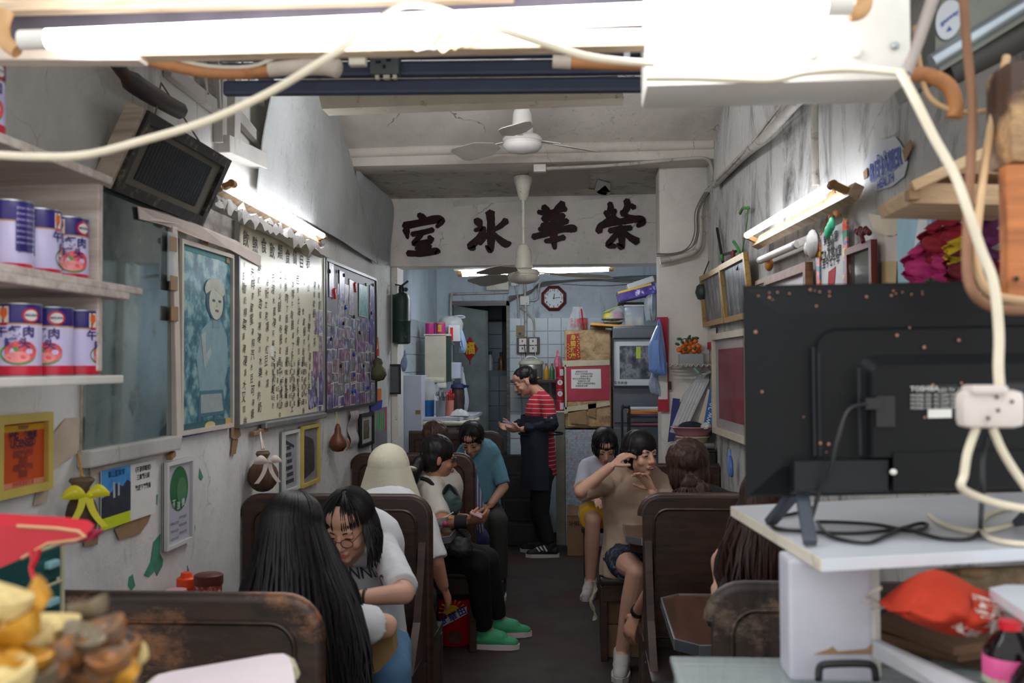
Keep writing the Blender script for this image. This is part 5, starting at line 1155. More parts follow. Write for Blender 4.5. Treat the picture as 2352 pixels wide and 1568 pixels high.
c = onC(1056, 8.1); tag(obj('folded_rag', MB().grid(lambda u, v: c + V(((u - .5) * .15, (v - .5) * .14, .008 + .05 * (sin(pi * u) * sin(pi * v)) ** .5 * (1 + .25 * noise.noise(V((u * 9, v * 6, 2)))))), 18, 12, .006), mat('white_cloth', (200, 200, 200)), smooth=60), 'crumpled white rag at the corner of the kitchen counter', 'cloth')
c = onC(1052, 8.5); t = thing('flask', 'brown flask with dark blue lid behind the white rag', 'flask', c); obj('body', MB().lathe([(.05, 0), (.055, .01), (.055, .2), (.05, .22)], c, n=18), mat('brown_flask', (58, 44, 40), rough=.35), t, smooth=40); obj('lid', MB().lathe([(.058, .22), (.066, .225), (.06, .25), (.03, .265), (.001, .267)], c, n=18).bar(c + V((.03, 0, .245)), c + V((.09, -.02, .235)), .03, .02), mat('navy_lid', (36, 42, 84), rough=.35), t, smooth=40)
m_bagw = mat('white_bag', (196, 204, 214), rough=.35, var=.1, trans=.15)
bag('white_bag', 'white carrier bag hanging beside the brown flask', [(856, 1058, 1066), (880, 1058, 1070), (920, 1060, 1077), (946, 1060, 1072)], 8.8, .05, m_bagw)
# wall cabinet
wc = thing('wall_cabinet', 'cream wall cabinet with dark green edge above the water boiler', 'cabinet', D(1000, 850, 8.4)); a, b = D(976, 858, 8.4), D(1024, 769, 8.4); c3 = D(1052, 800, 8.7)
m_crc = mat('cabinet_cream', (196, 188, 168), rough=.5, var=.08, dirt=((110, 96, 74), .25, 10)); m_dg = mat('dark_green_edge', (34, 56, 48), rough=.45)
zb = a.z - .07
obj('side', MB().box(((a.x + b.x) / 2, 8.41, (zb + b.z) / 2), (b.x - a.x, .02, b.z - zb), bev=.003), m_crc, wc); obj('top', MB().box(((a.x + c3.x) / 2 - .02, 8.62, b.z), (c3.x - a.x - .02, .44, .02), bev=.003), m_crc, wc)
obj('green_edge', MB().box((b.x + .02, 8.42, (zb + b.z) / 2 - .01), (.045, .02, b.z - zb - .02)), m_dg, wc); obj('back', MB().box((a.x + .012, 8.62, (zb + b.z) / 2), (.02, .42, b.z - zb)), m_crc, wc)
for k in range(3): obj('shelf', MB().box(((a.x + c3.x) / 2 - .02, 8.63, zb + .01 + .16 * k), (c3.x - a.x - .06, .4, .014)), m_crc, wc)
for k, (z, cl, lb) in enumerate(((zb + .02, (196, 204, 220), 'pale lilac paper pack on the lowest shelf of the wall cabinet'), (zb + .34, (206, 206, 210), 'white carton with red stripe on the upper shelf of the wall cabinet'))):
    p = D(1043, 800, 8.5); t = thing('carton', lb, 'box', (p.x, 8.52, z)); obj('carton', MB().box((p.x, 8.56, z + .075), (.10, .12, .14), bev=.006), mat('carton_%d' % k, cl, var=.06), t)
    if k: obj('red_stripe', MB().box((p.x - .02, 8.497, z + .07), (.022, .006, .11)), m_redsp, t)
m_mag = mat('magenta_tin', (168, 44, 116), rough=.3, var=.1)
for px, lb in ((988, 'plain magenta tin on the wall cabinet, nearer the wall'), (1012, 'magenta tin with gold picture on the wall cabinet, beside the plastic bag')):
    p = D(px, 768, 8.5); c = V((p.x, 8.5, b.z + .01)); t = thing('tea_tin', lb, 'tin', c, 'magenta tins'); obj('body', MB().lathe([(.042, 0), (.043, .004), (.043, .095), (.042, .1)], c, n=20), m_mag, t, smooth=40); obj('lid', MB().lathe([(.044, .092), (.045, .1), (.04, .104), (.001, .105)], c, n=20), mat('tin_lid', (190, 150, 140), rough=.3, metal=.5), t, smooth=40)
    if px > 1000: obj('gold_label', MB().box(c + V((0, -.043, .05)), (.03, .004, .06)), mat('gold_print', (190, 150, 40), rough=.4, var=.3, vs=40), t); 
t = thing('plastic_bag', 'knotted clear plastic bag on top of the wall cabinet', 'bag', D(1030, 768, 8.65)); c = D(1035, 748, 8.65)
obj('bag', MB().grid(lambda u, v: c + V((.11 * cos(2 * pi * v) * sin(pi * u) ** .6, .09 * sin(2 * pi * v) * sin(pi * u) ** .6, -.085 * cos(pi * u))) * (1 + .13 * noise.noise(V((u * 6, cos(2 * pi * v) * 3, sin(2 * pi * v) * 3)))), 14, 24), mat('milky_bag', (190, 194, 192), rough=.3, alpha=.75, var=.12), t, smooth=60)
obj('knot', MB().tube(spline([c + V((0, 0, .07)), c + V((.05, 0, .085)), c + V((.11, 0, .085)), c + V((.12, 0, .07)), c + V((.05, 0, .065))], 5), .008, 6), m_bagw, t, smooth=60)
bag('mask_bag', 'bluish plastic bag of masks hanging on the end of the wall cabinet', [(757, 1052, 1062), (775, 1050, 1068), (795, 1054, 1072), (810, 1054, 1068)], 8.62, .04, mat('mask_blue', (150, 172, 204), rough=.5, var=.15))
# door leaf with the red diamond
dl = struct('door_1', MB().prism([(-1.29, 9.70, .77), (-.965, 9.62, .77), (-.965, 9.62, 2.16), (-1.29, 9.70, 2.22)], (.02, .03, 0)), mat('plastered_door', (112, 120, 118), rough=.7, var=.25, vs=6, bump=.4, bs=30))
q = [V((-1.29, 9.70, .77)), V((-.965, 9.62, .77)), V((-.965, 9.62, 2.16)), V((-1.29, 9.70, 2.22))]
t = thing('fortune_diamond', 'red paper diamond with gold character 福 on the kitchen door', 'decoration', uv(q, .5, .7)); nq = nrm(q); nq = nq if nq.y < 0 else -nq
cc = uv(q, .52, .72) + nq * .012; xa = (q[1] - q[0]).normalized(); rot_ = .06
obj('paper', MB().prism([cc + xa * .085, cc + V((0, 0, .12)), cc - xa * .085, cc - V((0, 0, .12))], nq * -.003), mat('lucky_red', (150, 22, 26), rough=.5, var=.12), t)
g = text_geo('福', .0, .03); mb = MB(); mb.add([cc + nq * .003 + xa * p[0] * .115 + V((0, 0, 1)) * (p[1] * .125) for p in g[0]], g[1]); obj('lettering', mb, mat('lucky_gold', (206, 168, 40), rough=.4, var=.1), t)
obj('tassel', MB().tube([cc - V((0, 0, .12)), cc - V((-.004, 0, .15))], .006, 5), mat('lucky_red', (150, 22, 26)), t)
struct('trim_2', MB().bar((-1.31, 9.735, 2.24), (-.74, 9.735, 2.24), .05, .05).bar((-.755, 9.735, .76), (-.755, 9.735, 2.26), .05, .03), wood_mat('grey_frame', (70, 66, 64), (108, 104, 100)))
# things on the half wall in the back room
for px, y0, r, h, m, lb, nm in ((1126, 852, .03, .12, mat('grey_spray', (150, 156, 160), rough=.3), 'grey spray can on the half wall in the back room', 'spray_can'), (1151, 852, .03, .11, mat('gold_bottle', (96, 72, 34), rough=.3, var=.4, vs=40), 'dark bottle with gold label on the half wall in the back room', 'bottle')):
    p = D(px, 850, 10.05); c = V((p.x, 10.05, 1.58)); t = thing(nm, lb, nm.split('_')[-1], c); obj('body', MB().lathe([(r, 0), (r, h), (r * .6, h + .02), (r * .4, h + .05)], c, n=14), m, t, smooth=40); obj('cap', MB().cyl(c + V((0, 0, h + .04)), c + V((0, 0, h + .075)), r * .55, n=10), m_dg, t)
# boxes, conduits and sockets on the back wall
t = thing('fuse_box', 'cream fuse box on the back wall under the kitchen tube', 'box', D(1142, 655, 9.7)); mb = MB(); boxpx(mb, 1117, 636, 1168, 666, 9.66, .09); obj('housing', mb, m_creamK, t, smooth=30); mb = MB(); boxpx(mb, 1121, 641, 1129, 645, 9.655, .01, .001); obj('badge', mb, m_black, t)
for px, py, s, lb in ((1182, 648, 16, 'small white box right of the fuse box'), (1205, 690, 21, 'white junction box between the doorway and the clock')):
    t = thing('junction_box', lb, 'box', D(px, py, 9.7)); mb = MB(); boxpx(mb, px - s / 2, py - s / 2, px + s / 2, py + s / 2, 9.69, .06); obj('housing', mb, m_white, t, smooth=30); mb = MB(); mb.ell(D(px + 5, py + 6, 9.688), .006, n=6, m=4); obj('screw', mb, m_alu, t)
YB = 9.71
for P, r, lb in (([(1205, 640), (1206, 682)], .012, 'short conduit above the white junction box'), ([(1207, 700), (1208, 773)], .014, 'white conduit from the junction box to the sockets'), ([(1184, 655), (1190, 690), (1192, 730)], .008, 'thin conduit left of the junction box'),
                 ([(1215, 690), (1232, 688), (1236, 675), (1240, 650), (1250, 644)], .01, 'bent conduit right of the junction box'), ([(1036, 740), (1036, 680), (1045, 675), (1110, 673), (1168, 671)], .012, 'white conduit over the back doorway'), ([(1195, 705), (1215, 722), (1226, 740), (1226, 772)], .009, 'grey flexible conduit down to the sockets')):
    pipe('conduit', lb, [D(x, y, YB) for x, y in P], r)
m_gw = mat('grey_wire', (110, 106, 100), rough=.7)
for k in range(6):
    pipe('cable', 'greasy grey wire across the kitchen back wall, %s in its bundle' % ('topmost', 'second', 'third', 'fourth', 'fifth', 'lowest')[k], [D(1168, 680 + 3 * k, YB), D(1215, 672 + 4 * sin(k), YB), D(1245, 648 + 2 * k, YB), D(1330, 643 + 2 * sin(k * 2), YB), D(1430, 641 + 2.5 * k - 6, YB), D(1515, 632 + 3 * k, YB)], .004, m_gw, 5, 'cable')['group'] = 'wires across the back wall'
pipe('cable', 'single wire sagging under the bundle right of the clock', [D(1290, 652, YB), D(1380, 656, YB), D(1450, 652, YB), D(1500, 648, YB)], .003, m_gw, 5, 'cable')
t = thing('socket_board', 'dark wooden board with four white sockets on the tiled wall', 'socket', D(1213, 792, 9.72)); mb = MB(); boxpx(mb, 1187, 774, 1239, 812, 9.69, .05); obj('board', mb, m_booth, t)
for i in range(2):
    for j in range(2):
        mb = MB(); boxpx(mb, 1192 + 24 * i, 777 + 17 * j, 1209 + 24 * i, 792 + 17 * j, 9.675, .02, .003); s = obj('socket', mb, m_white, t)
        mb = MB(); mb.box(D(1200 + 24 * i, 783 + 17 * j, 9.674), (.012, .004, .02)); obj('slot', mb, m_redsp if (i, j) == (0, 0) else m_black, s)
for px in (1204, 1227): obj('lead', MB().tube(spline([D(px, 790, 9.66), D(px + 2, 805, 9.65), D(px + 4, 822, 9.66)], 4), .004, 5), m_black if px == 1204 else m_white, t)
t = thing('switch_plate', 'brass switch plate above the socket board', 'switch', D(1194, 760, 9.72)); mb = MB(); boxpx(mb, 1186, 747, 1203, 772, 9.715, .02, .003); obj('plate', mb, mat('aged_brass', (150, 122, 84), rough=.5, var=.15), t); obj('knob', MB().cyl(D(1194, 766, 9.72), D(1194, 766, 9.70), .012, n=12), m_black, t)
# clock
CK = D(1272, 685, 9.735); t = thing('wall_clock', 'octagonal red-brown wall clock with white face', 'clock', CK)
Rk = 31 * 9.735 / 2287
oc = lambda r, y: [V((CK.x + r * cos(radians(22.5 + 45 * i)), y, CK.z + r * sin(radians(22.5 + 45 * i)))) for i in range(8)]
mb = MB()
for i in range(8):
    j = (i + 1) % 8; o1, o2 = oc(Rk, 9.72), oc(Rk * .8, 9.70); i2 = oc(Rk * .74, 9.72)
    mb.prism([o1[i], o1[j], o2[j], o2[i]], (0, .03, 0)); mb.prism([o2[i], o2[j], i2[j], i2[i]], (0, .02, 0))
obj('case', mb, mat('mahogany', (112, 46, 36), rough=.3, var=.12, coat=.3), t)
obj('dial', MB().cyl((CK.x, 9.74, CK.z), (CK.x, 9.722, CK.z), Rk * .78, n=32), mat('dial_white', (216, 222, 226), rough=.4, var=.02), t)
q = [CK + V((-Rk, -.014, -Rk)), CK + V((Rk, -.014, -Rk)), CK + V((Rk, -.014, Rk)), CK + V((-Rk, -.014, Rk))]; mb = MB()
for hh in range(1, 13):
    a = radians(90 - 30 * hh); write(mb, q, str(hh), .5 + .30 * cos(a), .5 + .30 * sin(a), .034, h=.001, bold=.005)
obj('numerals', mb, m_ink, t)
for nm, hr, L, wd in (('hour_hand', 12 + .23, .045, .007), ('minute_hand', 2.75, .065, .005)):
    a = radians(90 - 30 * hr); d = V((cos(a), 0, sin(a))); obj(nm, MB().bar(CK + V((0, -.018, 0)) - d * .01, CK + V((0, -.018, 0)) + d * L, wd, .003, up=(0, 1, 0)), m_ink, t)
obj('hub', MB().ell(CK + V((0, -.02, 0)), .006, n=8, m=5), m_ink, t)
# ledge with urn and bottles behind the man
lg = thing('kitchen_ledge', 'dark ledge on the tiled wall behind the standing man', 'shelf', D(1235, 874, 9.5)); a, b = D(1172, 872, 9.3), D(1286, 872, 9.3); ZL = a.z
obj('board', MB().box(((a.x + b.x) / 2, 9.5, ZL - .015), (b.x - a.x, .42, .03), bev=.004), m_booth, lg)
for s in (.15, .85): obj('bracket', MB().box((a.x + (b.x - a.x) * s, 9.6, ZL - .09), (.03, .2, .12)), m_booth, lg)
c = V((D(1220, 850, 9.45).x, 9.45, ZL)); t = thing('rice_cooker', 'white-lidded steel cooker on the ledge behind the standing man', 'cooker', c)
obj('body', MB().lathe([(.10, 0), (.11, .01), (.112, .13), (.108, .14)], c, n=24), mat('cooker_steel', (150, 152, 150), rough=.25, metal=.5, var=.1), t, smooth=40); obj('lid', MB().lathe([(.116, .14), (.12, .15), (.11, .175), (.06, .195), (.001, .2)], c, n=24), m_creamK, t, smooth=40)
obj('handle', MB().tube(spline([c + V((-.06, 0, .19)), c + V((-.03, 0, .215)), c + V((.03, 0, .215)), c + V((.06, 0, .19))], 5), .009, 7), m_white, t, smooth=60); obj('panel', MB().box(c + V((.02, -.11, .06)), (.08, .02, .08), bev=.004), m_black, t); obj('yellow_tape', MB().box(c + V((.03, -.115, .02)), (.10, .02, .012)), mat('yellow_tape_b', (210, 160, 40)), t)
for px, cl, lb in ((1255, (190, 140, 30), 'yellow oil bottle with brown cap on the ledge beside the cooker'), (1268, (70, 120, 70), 'green bottle between the oil bottle and the red cans')):
    c = V((D(px, 860, 9.42).x, 9.42, ZL)); t = thing('bottle', lb, 'bottle', c); obj('body', MB().lathe([(.024, 0), (.025, .09), (.012, .12), (.010, .135)], c, n=14), mat('bottle_%d' % px, cl, rough=.2, var=.1), t, smooth=40); obj('cap', MB().cyl(c + V((0, 0, .132)), c + V((0, 0, .152)), .012, n=10), m_kraft, t)
# stand with four red cans
stn = thing('narrow_stand', 'narrow dark stand under the stack of red cans', 'stand', D(1287, 945, 9.1)); p = D(1287, 945, 9.1); ZS = p.z; obj('body', MB().box((p.x, 9.2, ZS / 2), (.085, .3, ZS), bev=.004), m_conc, stn); obj('top', MB().box((p.x, 9.2, ZS), (.09, .31, .012), bev=.003), m_lam, stn)
m_canr = mat('can_red', (176, 34, 46), rough=.3, var=.08); m_canw = mat('can_white', (210, 214, 222), rough=.3, var=.05)
ords = ('lowest', 'second from bottom', 'second from top', 'topmost')
for k in range(4):
    c = V((p.x, 9.12, ZS + .006 + .102 * k)); t = thing('milk_can', 'red and white can, %s of the stack beside the brown-papered fridge' % ords[k], 'can', c, 'stacked red cans')
    obj('body', MB().lathe([(.037, 0), (.038, .003), (.038, .097), (.037, .1)], c, n=20), m_canr, t, smooth=40); obj('rim', MB().lathe([(.0385, .096), (.039, .1), (.034, .101), (.001, .1)], c, n=20), m_alu, t, smooth=40)
    if k in (1, 2):
        obj('emblem', MB().cyl(c + V((0, -.03, .055)), c + V((0, -.0395, .055)), .024, n=16), m_canw, t); g = MB(); qq = [c + V((-.03, -.0385, .03)), c + V((.03, -.0385, .03)), c + V((.03, -.0385, .09)), c + V((-.03, -.0385, .09))]; write(g, qq, '奶', .5, .42, .022, h=.003); obj('lettering', g, m_canr, t)
    else: obj('label_band', MB().box(c + V((.014, -.036, .045)), (.034, .006, .06), Matrix.Rotation(.35, 3, 'Z')), m_canw, t)
bag('pink_bag', 'clear bag of pink sweets hanging left of the brown-papered fridge', [(818, 1276, 1286), (830, 1272, 1290), (845, 1274, 1290), (855, 1278, 1288)], 9.2, .04, mat('pink_sweets', (214, 130, 150), rough=.4, var=.3, vs=50))
# fridge wrapped in brown paper, on a mosaic plinth
FX0, FX1 = D(1297, 850, 9.0).x, D(1405, 850, 9.0).x; zt0, zb0 = D(1350, 757, 9.0).z, D(1350, 984, 9.0).z
fr = thing('papered_fridge', 'tall fridge papered over with brown wrapping, gold scroll and crimson sheet', 'fridge', ((FX0 + FX1) / 2, 9.3, 1.05)); FCX = (FX0 + FX1) / 2
k = NT('brown_wrapping'); k.p.inputs['Roughness'].default_value = .55
bb = k.ramp(k.noise(9, detail=8, rough=.65, dist=1.2), [(.3, rgba((120, 90, 54))), (.5, rgba((176, 144, 100))), (.7, rgba((196, 168, 124)))]); k.l(bb, k.p.inputs['Base Color']); k.bump(k.noise(16, detail=5, dist=1.0), .5, .02)
obj('body', MB().box((FCX, 9.36, (zt0 + zb0) / 2), (FX1 - FX0, .68, zt0 - zb0), bev=.015), k.m, fr, smooth=30)
obj('door', MB().box((FCX + .005, 9.008, (zt0 + zb0) / 2 + .0), (FX1 - FX0 - .03, .03, zt0 - zb0 - .03), bev=.008), k.m, fr)
qf = rectD(1297, 757, 1405, 984, 8.99)
def fpx(x, y, d=0.0): return D(x, y, 8.99 - d)
for P, m, nm in (([(1302, 768), (1330, 765), (1333, 824), (1302, 828)], mat('scroll_red', (150, 20, 20), rough=.35, var=.1), 'scroll'), ([(1300, 838), (1400, 836), (1400, 918), (1302, 921)], mat('crimson_sheet', (160, 36, 60), rough=.3, var=.12), 'red_sheet')):
    obj(nm, MB().prism([fpx(x, y, .004) for x, y in P], (0, .003, 0)), m, fr)
obj('note', MB().prism([fpx(x, y, .008) for x, y in [(1312, 848), (1380, 847), (1381, 892), (1312, 892)]], (0, .003, 0)), m_paper, fr)
mb = MB(); q = [fpx(1312, 892, .01), fpx(1380, 892, .01), fpx(1380, 848, .01), fpx(1312, 848, .01)]
for i in range(7): write(mb, q, '茶記工作時間表電話' if i % 2 else '星期休息日期', .35 + .08 * (i % 3), .88 - i * .125, .018, h=.001)
obj('note_lettering', mb, m_ink, fr)
q = [fpx(1302, 826, .006), fpx(1331, 826, .006), fpx(1331, 766, .006), fpx(1302, 766, .006)]; mb = MB(); column(mb, q, '身體健康', .5, .84, .052, .235, h=.002, bold=.02)
obj('gold_lettering', mb, mat('lucky_gold', (206, 168, 40)), fr)
mb = MB()
for i in range(10): mb.box(fpx(1305 + 3 * (i % 2), 790 + 3.4 * i, .008), (.012, .003, .008)); mb.box(fpx(1327 + 2 * (i % 2), 774 + 5 * i, .008), (.012, .003, .01))
obj('gold_flecks', mb, mat('lucky_gold', (206, 168, 40)), fr, kind='stuff')
for P in ([(1297, 838), (1300, 838), (1302, 940), (1298, 940)], [(1292, 828), (1400, 826), (1400, 838), (1294, 842)], [(1296, 935), (1400, 922), (1402, 930), (1296, 950)], [(1304, 945), (1345, 940), (1350, 975), (1312, 972)], [(1350, 925), (1370, 922), (1368, 960), (1352, 955)]):
    obj('tape', MB().prism([fpx(x, y, .012) for x, y in P], (0, .004, 0)), m_kraft if P[0][0] > 1300 else m_tape, fr)
pl = thing('mosaic_plinth', 'mosaic-tiled plinth carrying the brown-papered fridge', 'plinth', (FCX, 9.35, 0)); k = NT('small_mosaic'); k.p.inputs['Roughness'].default_value = .35
br = k.n('ShaderNodeTexBrick', offset=.5); br.inputs['Scale'].default_value = 24; br.inputs['Mortar Size'].default_value = .012; br.inputs['Brick Width'].default_value = .5; br.inputs['Row Height'].default_value = .5
mp = k.n('ShaderNodeMapping'); mp.inputs['Rotation'].default_value = (pi / 2, 0, 0); k.l(k.co(), mp.inputs['Vector']); k.l(mp.outputs[0], br.inputs['Vector'])
br.inputs['Color1'].default_value = rgba((176, 184, 192)); br.inputs['Color2'].default_value = rgba((150, 158, 170)); br.inputs['Mortar'].default_value = rgba((110, 112, 116))
vv = k.n('ShaderNodeTexVoronoi', Scale=48); k.l(k.co((1, 1, 1)), vv.inputs['Vector']); k.l(k.mix(k.ramp(vv.outputs['Color'], BW(.8, .81)), br.outputs[0], rgba((176, 130, 134))), k.p.inputs['Base Color'])
obj('body', MB().box((FCX, 9.36, zb0 / 2 - .005), (FX1 - FX0, .70, zb0 - .01), bev=.006), k.m, pl)
# on top of the fridge
ZT = zt0
t = thing('snack_bag', 'printed plastic bag with red lettering on top of the papered fridge', 'bag', D(1330, 752, 9.2)); c = D(1328, 755, 9.2); c.z = ZT
obj('bag', MB().grid(lambda u, v: c + V(((v - .5) * .22 * (1 - .6 * u), .06 * cos(v * pi * 2) * (1 - u), .22 * u)) + V((.02 * noise.noise(V((u * 4, v * 6, 1))), 0, 0)), 10, 18), mat('clear_film_b', (226, 226, 230), rough=.2, alpha=.45, var=.05), t, smooth=60)
obj('red_band', MB().bar(c + V((.05, -.05, .02)), c + V((.03, -.01, .2)), .012, .006), m_redsp, t); obj('brown_content', MB().box(c + V((.04, 0, .06)), (.09, .06, .11), bev=.01), mat('brown_pack', (130, 70, 56), rough=.6), t)
q = [c + V((-.09, -.066, .02)), c + V((.02, -.066, .02)), c + V((.02, -.066, .13)), c + V((-.09, -.066, .13))]; mb = MB(); write(mb, q, '多謝', .5, .6, .05, h=.002); write(mb, q, '惠顧', .5, .2, .04, h=.002); write(mb, q, '薄餅', 1.2, .5, .05, h=.003); obj('lettering', mb, m_redsp, t)
plk = thing('tray_board', 'orange-edged plank lying across the tops of both fridges', 'board', D(1430, 740, 8.95)); A, B_ = D(1356, 737, 8.9), D(1509, 746, 8.9); A.z = ZT + .045; B_.z = ZT + .0
obj('plank', MB().bar(A + V((0, .12, 0)), B_ + V((0, .12, 0)), .34, .022, bev=.004), wood_mat('orange_plank', (130, 84, 44), (206, 150, 86)), plk); obj('edge_strip', MB().bar(A + V((0, -.052, .002)), B_ + V((0, -.052, .002)), .006, .018), mat('orange_edge', (226, 160, 60), rough=.4), plk)
obj('block', MB().box((FX0 + .3, 9.1, ZT + .012), (.14, .12, .024)), m_kraft, plk); obj('block', MB().box((.38, 8.98, ZT - .006), (.1, .1, .02)), m_white, plk)
zpl = lambda x: A.z + (B_.z - A.z) * (x - A.x) / (B_.x - A.x) + .012
c = D(1408, 728, 8.95); c.z = zpl(c.x); t = thing('peach_ornament', 'plastic-wrapped yellow and pink peach ornament in a green basket', 'ornament', c)
obj('basket', MB().lathe([(.05, 0), (.075, .005), (.10, .045), (.105, .05), (.09, .045), (.06, .01)], c, n=20), mat('moss_basket', (76, 82, 58), rough=.7, var=.35, vs=40), t, smooth=40)
obj('peach', MB().ell(c + V((-.03, 0, .07)), (.06, .05, .045)), mat('yellow_fruit', (220, 200, 70), rough=.4, var=.15), t, smooth=60); obj('peach', MB().ell(c + V((.04, -.01, .075)), (.055, .045, .045)), mat('plum_fruit', (180, 66, 120), rough=.4, var=.2), t, smooth=60)
obj('wrap', MB().grid(lambda u, v: c + V((.115 * (1 - u) ** .7 * cos(2 * pi * v) + .05 * u, .09 * (1 - u) ** .7 * sin(2 * pi * v), .02 + .15 * u)), 8, 20), mat('clear_film', (236, 240, 244)), t, smooth=60); obj('ribbon', MB().tube([c + V((-.08, -.05, .11)), c + V((.02, -.03, .15)), c + V((.08, 0, .17))], .004, 5), mat('lime_ribbon', (200, 214, 80)), t)
c = D(1456, 728, 8.95); c.z = zpl(c.x); t = thing('clear_tub', 'clear plastic tub of wrapped packets on the plank', 'box', c)
obj('tub', MB().box(c + V((0, 0, .085)), (.17, .16, .17), bev=.012, taper=1.0), mat('clear_tub', (206, 214, 222), rough=.15, alpha=.4, var=.04), t, smooth=40); obj('lid', MB().box(c + V((0, 0, .178)), (.18, .17, .016), bev=.004), mat('frosted_lid', (206, 214, 222), rough=.3, alpha=.75, var=.03), t)
for s in (-1, 1): obj('packet', MB().box(c + V((.045 * s, -.03, .04)), (.05, .04, .07), Matrix.Rotation(.2 * s, 3, 'Y'), bev=.006), m_beige, t)
bag('hanging_bag', 'dull plastic bag hanging at the right end of the plank', [(672, 1486, 1506), (690, 1480, 1509), (715, 1480, 1509), (736, 1484, 1506)], 8.85, .06, mat('dull_bag', (150, 154, 158), rough=.35, var=.15))
t = thing('purple_box', 'purple box with yellow stripe balanced above the clear tub', 'box', D(1462, 680, 8.95)); A1, B1 = D(1418, 684, 8.95), D(1504, 664, 8.95)
obj('box', MB().bar(A1, B1, .3, .09, bev=.006), mat('purple_card', (70, 52, 130), rough=.4, var=.1), t); obj('stripe', MB().bar(A1 + V((.0, -.151, .035)), B1 + V((-.04, -.151, .035)), .004, .018), mat('yellow_stripe', (230, 180, 50), rough=.4), t)
t = thing('foam_box', 'white foam box lid on top of the purple box', 'box', D(1470, 650, 8.98)); A1, B1 = D(1440, 662, 8.98), D(1500, 642, 8.98)
obj('lid', MB().bar(A1, B1, .26, .055, bev=.012), mat('white_foam', (214, 214, 208), rough=.7, var=.05), t)
tag(obj('high_shelf', MB().box((D(1465, 695, 9.2).x, 9.25, D(1465, 697, 9.2).z), (.36, .3, .015)).box((KX1 - .03, 9.25, D(1465, 700, 9.2).z - .1), (.02, .28, .2)), m_kraft), 'thin brown shelf under the purple box', 'shelf')
# grey fridge with framed photograph
gx0, gx1 = D(1408, 800, 8.75).x, .70; gt = D(1450, 748, 8.75).z
gf = thing('grey_fridge', 'grey fridge right of the papered one, behind a framed photograph', 'fridge', ((gx0 + gx1) / 2, 9.0, 0)); m_gf = mat('fridge_grey', (92, 96, 102), rough=.35, var=.06, metal=.2)
obj('body', MB().box(((gx0 + gx1) / 2, 9.06, gt / 2), (gx1 - gx0, .6, gt), bev=.015), m_gf, gf, smooth=30); obj('door', MB().box(((gx0 + gx1) / 2, 8.745, gt * .78), (gx1 - gx0 - .01, .03, gt * .42), bev=.008), m_gf, gf); obj('door', MB().box(((gx0 + gx1) / 2, 8.745, gt * .28), (gx1 - gx0 - .01, .03, gt * .54), bev=.008), m_gf, gf)
obj('handle', MB().box((gx0 + .06, 8.715, gt * .40), (.02, .03, .2), bev=.006), m_black, gf)
q = rectD(1406, 775, 1512, 889, 8.715)
def prints1(mb): write(mb, q, '香港美食', .18, .085, .03, h=.01)
ph = print_mat('shopfront_photo', [(.35, (46, 50, 60)), (.48, (96, 98, 108)), (.58, (150, 150, 156)), (.72, (70, 66, 66))], 13, (1, 1, .7), detail=5)
t = framed('framed_shop_photo', 'black-framed photograph of a shop front with signed white mount, on the grey fridge', q, .014, .03, m_black, ph, mount=mat('bright_mount', (226, 228, 232), rough=.4, var=.03), mw=.28, prints=[('signature', prints1, m_ink)])
P, d = patch(q, .52, .58, .62, .82, .012); obj('yellow_sticker', MB().prism(P, d), mat('lime_ribbon', (200, 214, 80)), t)
# paper trolley
tr = thing('paper_shelf', 'black shelf of papers and envelopes below the framed shop photograph', 'shelf', D(1480, 1000, 8.2)); x0, x1 = D(1442, 950, 8.2).x, D(1520, 950, 8.2).x
for y in (958, 978): obj('shelf_board', MB().box(((x0 + x1) / 2, 8.3, D(1480, y, 8.2).z), (x1 - x0, .26, .012)), m_black, tr)
for sx_ in (x0 + .01, x1 - .01):
    for yy in (8.19, 8.41): obj('leg', MB().box((sx_, yy, D(1480, 945, 8.2).z / 2), (.018, .018, D(1480, 945, 8.2).z)), m_black, tr)
zz = D(1480, 958, 8.2).z + .006
for k, (cl, lb) in enumerate((((90, 70, 130), 'purple folder, lowest on the upper paper shelf'), ((210, 130, 60), 'orange envelope on the purple folder'), ((220, 150, 70), 'second orange envelope on the paper shelf'), ((200, 206, 216), 'white sheaf of papers topping the envelopes'))):
    tag(obj('envelope', MB().box(((x0 + x1) / 2 + .01 * sin(k * 3), 8.3, zz + .009 + .018 * k), (.26, .2, .017), Matrix.Rotation(.08 * sin(k * 2), 3, 'Z'), bev=.003), mat('envelope_%d' % k, cl, rough=.6, var=.06)), lb, 'folder', 'papers on the black shelf')
zz = D(1480, 978, 8.2).z + .006; tag(obj('pink_folder', MB().box(((x0 + x1) / 2, 8.3, zz + .008), (.25, .2, .015), bev=.002), mat('pink_folder', (206, 110, 140))), 'pink folder on the lower paper shelf', 'folder')
t = thing('folded_trolley', 'black bent-tube trolley handle standing left of the paper shelf', 'trolley', D(1437, 1050, 8.0)); x0, x1 = D(1429, 950, 8.0).x, D(1446, 950, 8.0).x; zt_ = D(1437, 936, 8.0).z
obj('frame', MB().tube(spline([(x0, 8.0, 0), (x0, 8.0, .6), (x0, 8.0, zt_ - .04), (x0 + .012, 8.0, zt_), (x1 - .012, 8.02, zt_), (x1, 8.02, zt_ - .04), (x1, 8.02, .6), (x1, 8.02, 0)], 4), .009, 8), m_black, t, smooth=60); obj('rung', MB().bar((x0, 8.0, .5), (x1, 8.02, .5), .014, .014), m_black, t); obj('rung', MB().bar((x0, 8.0, .9), (x1, 8.02, .9), .014, .014), m_black, t)
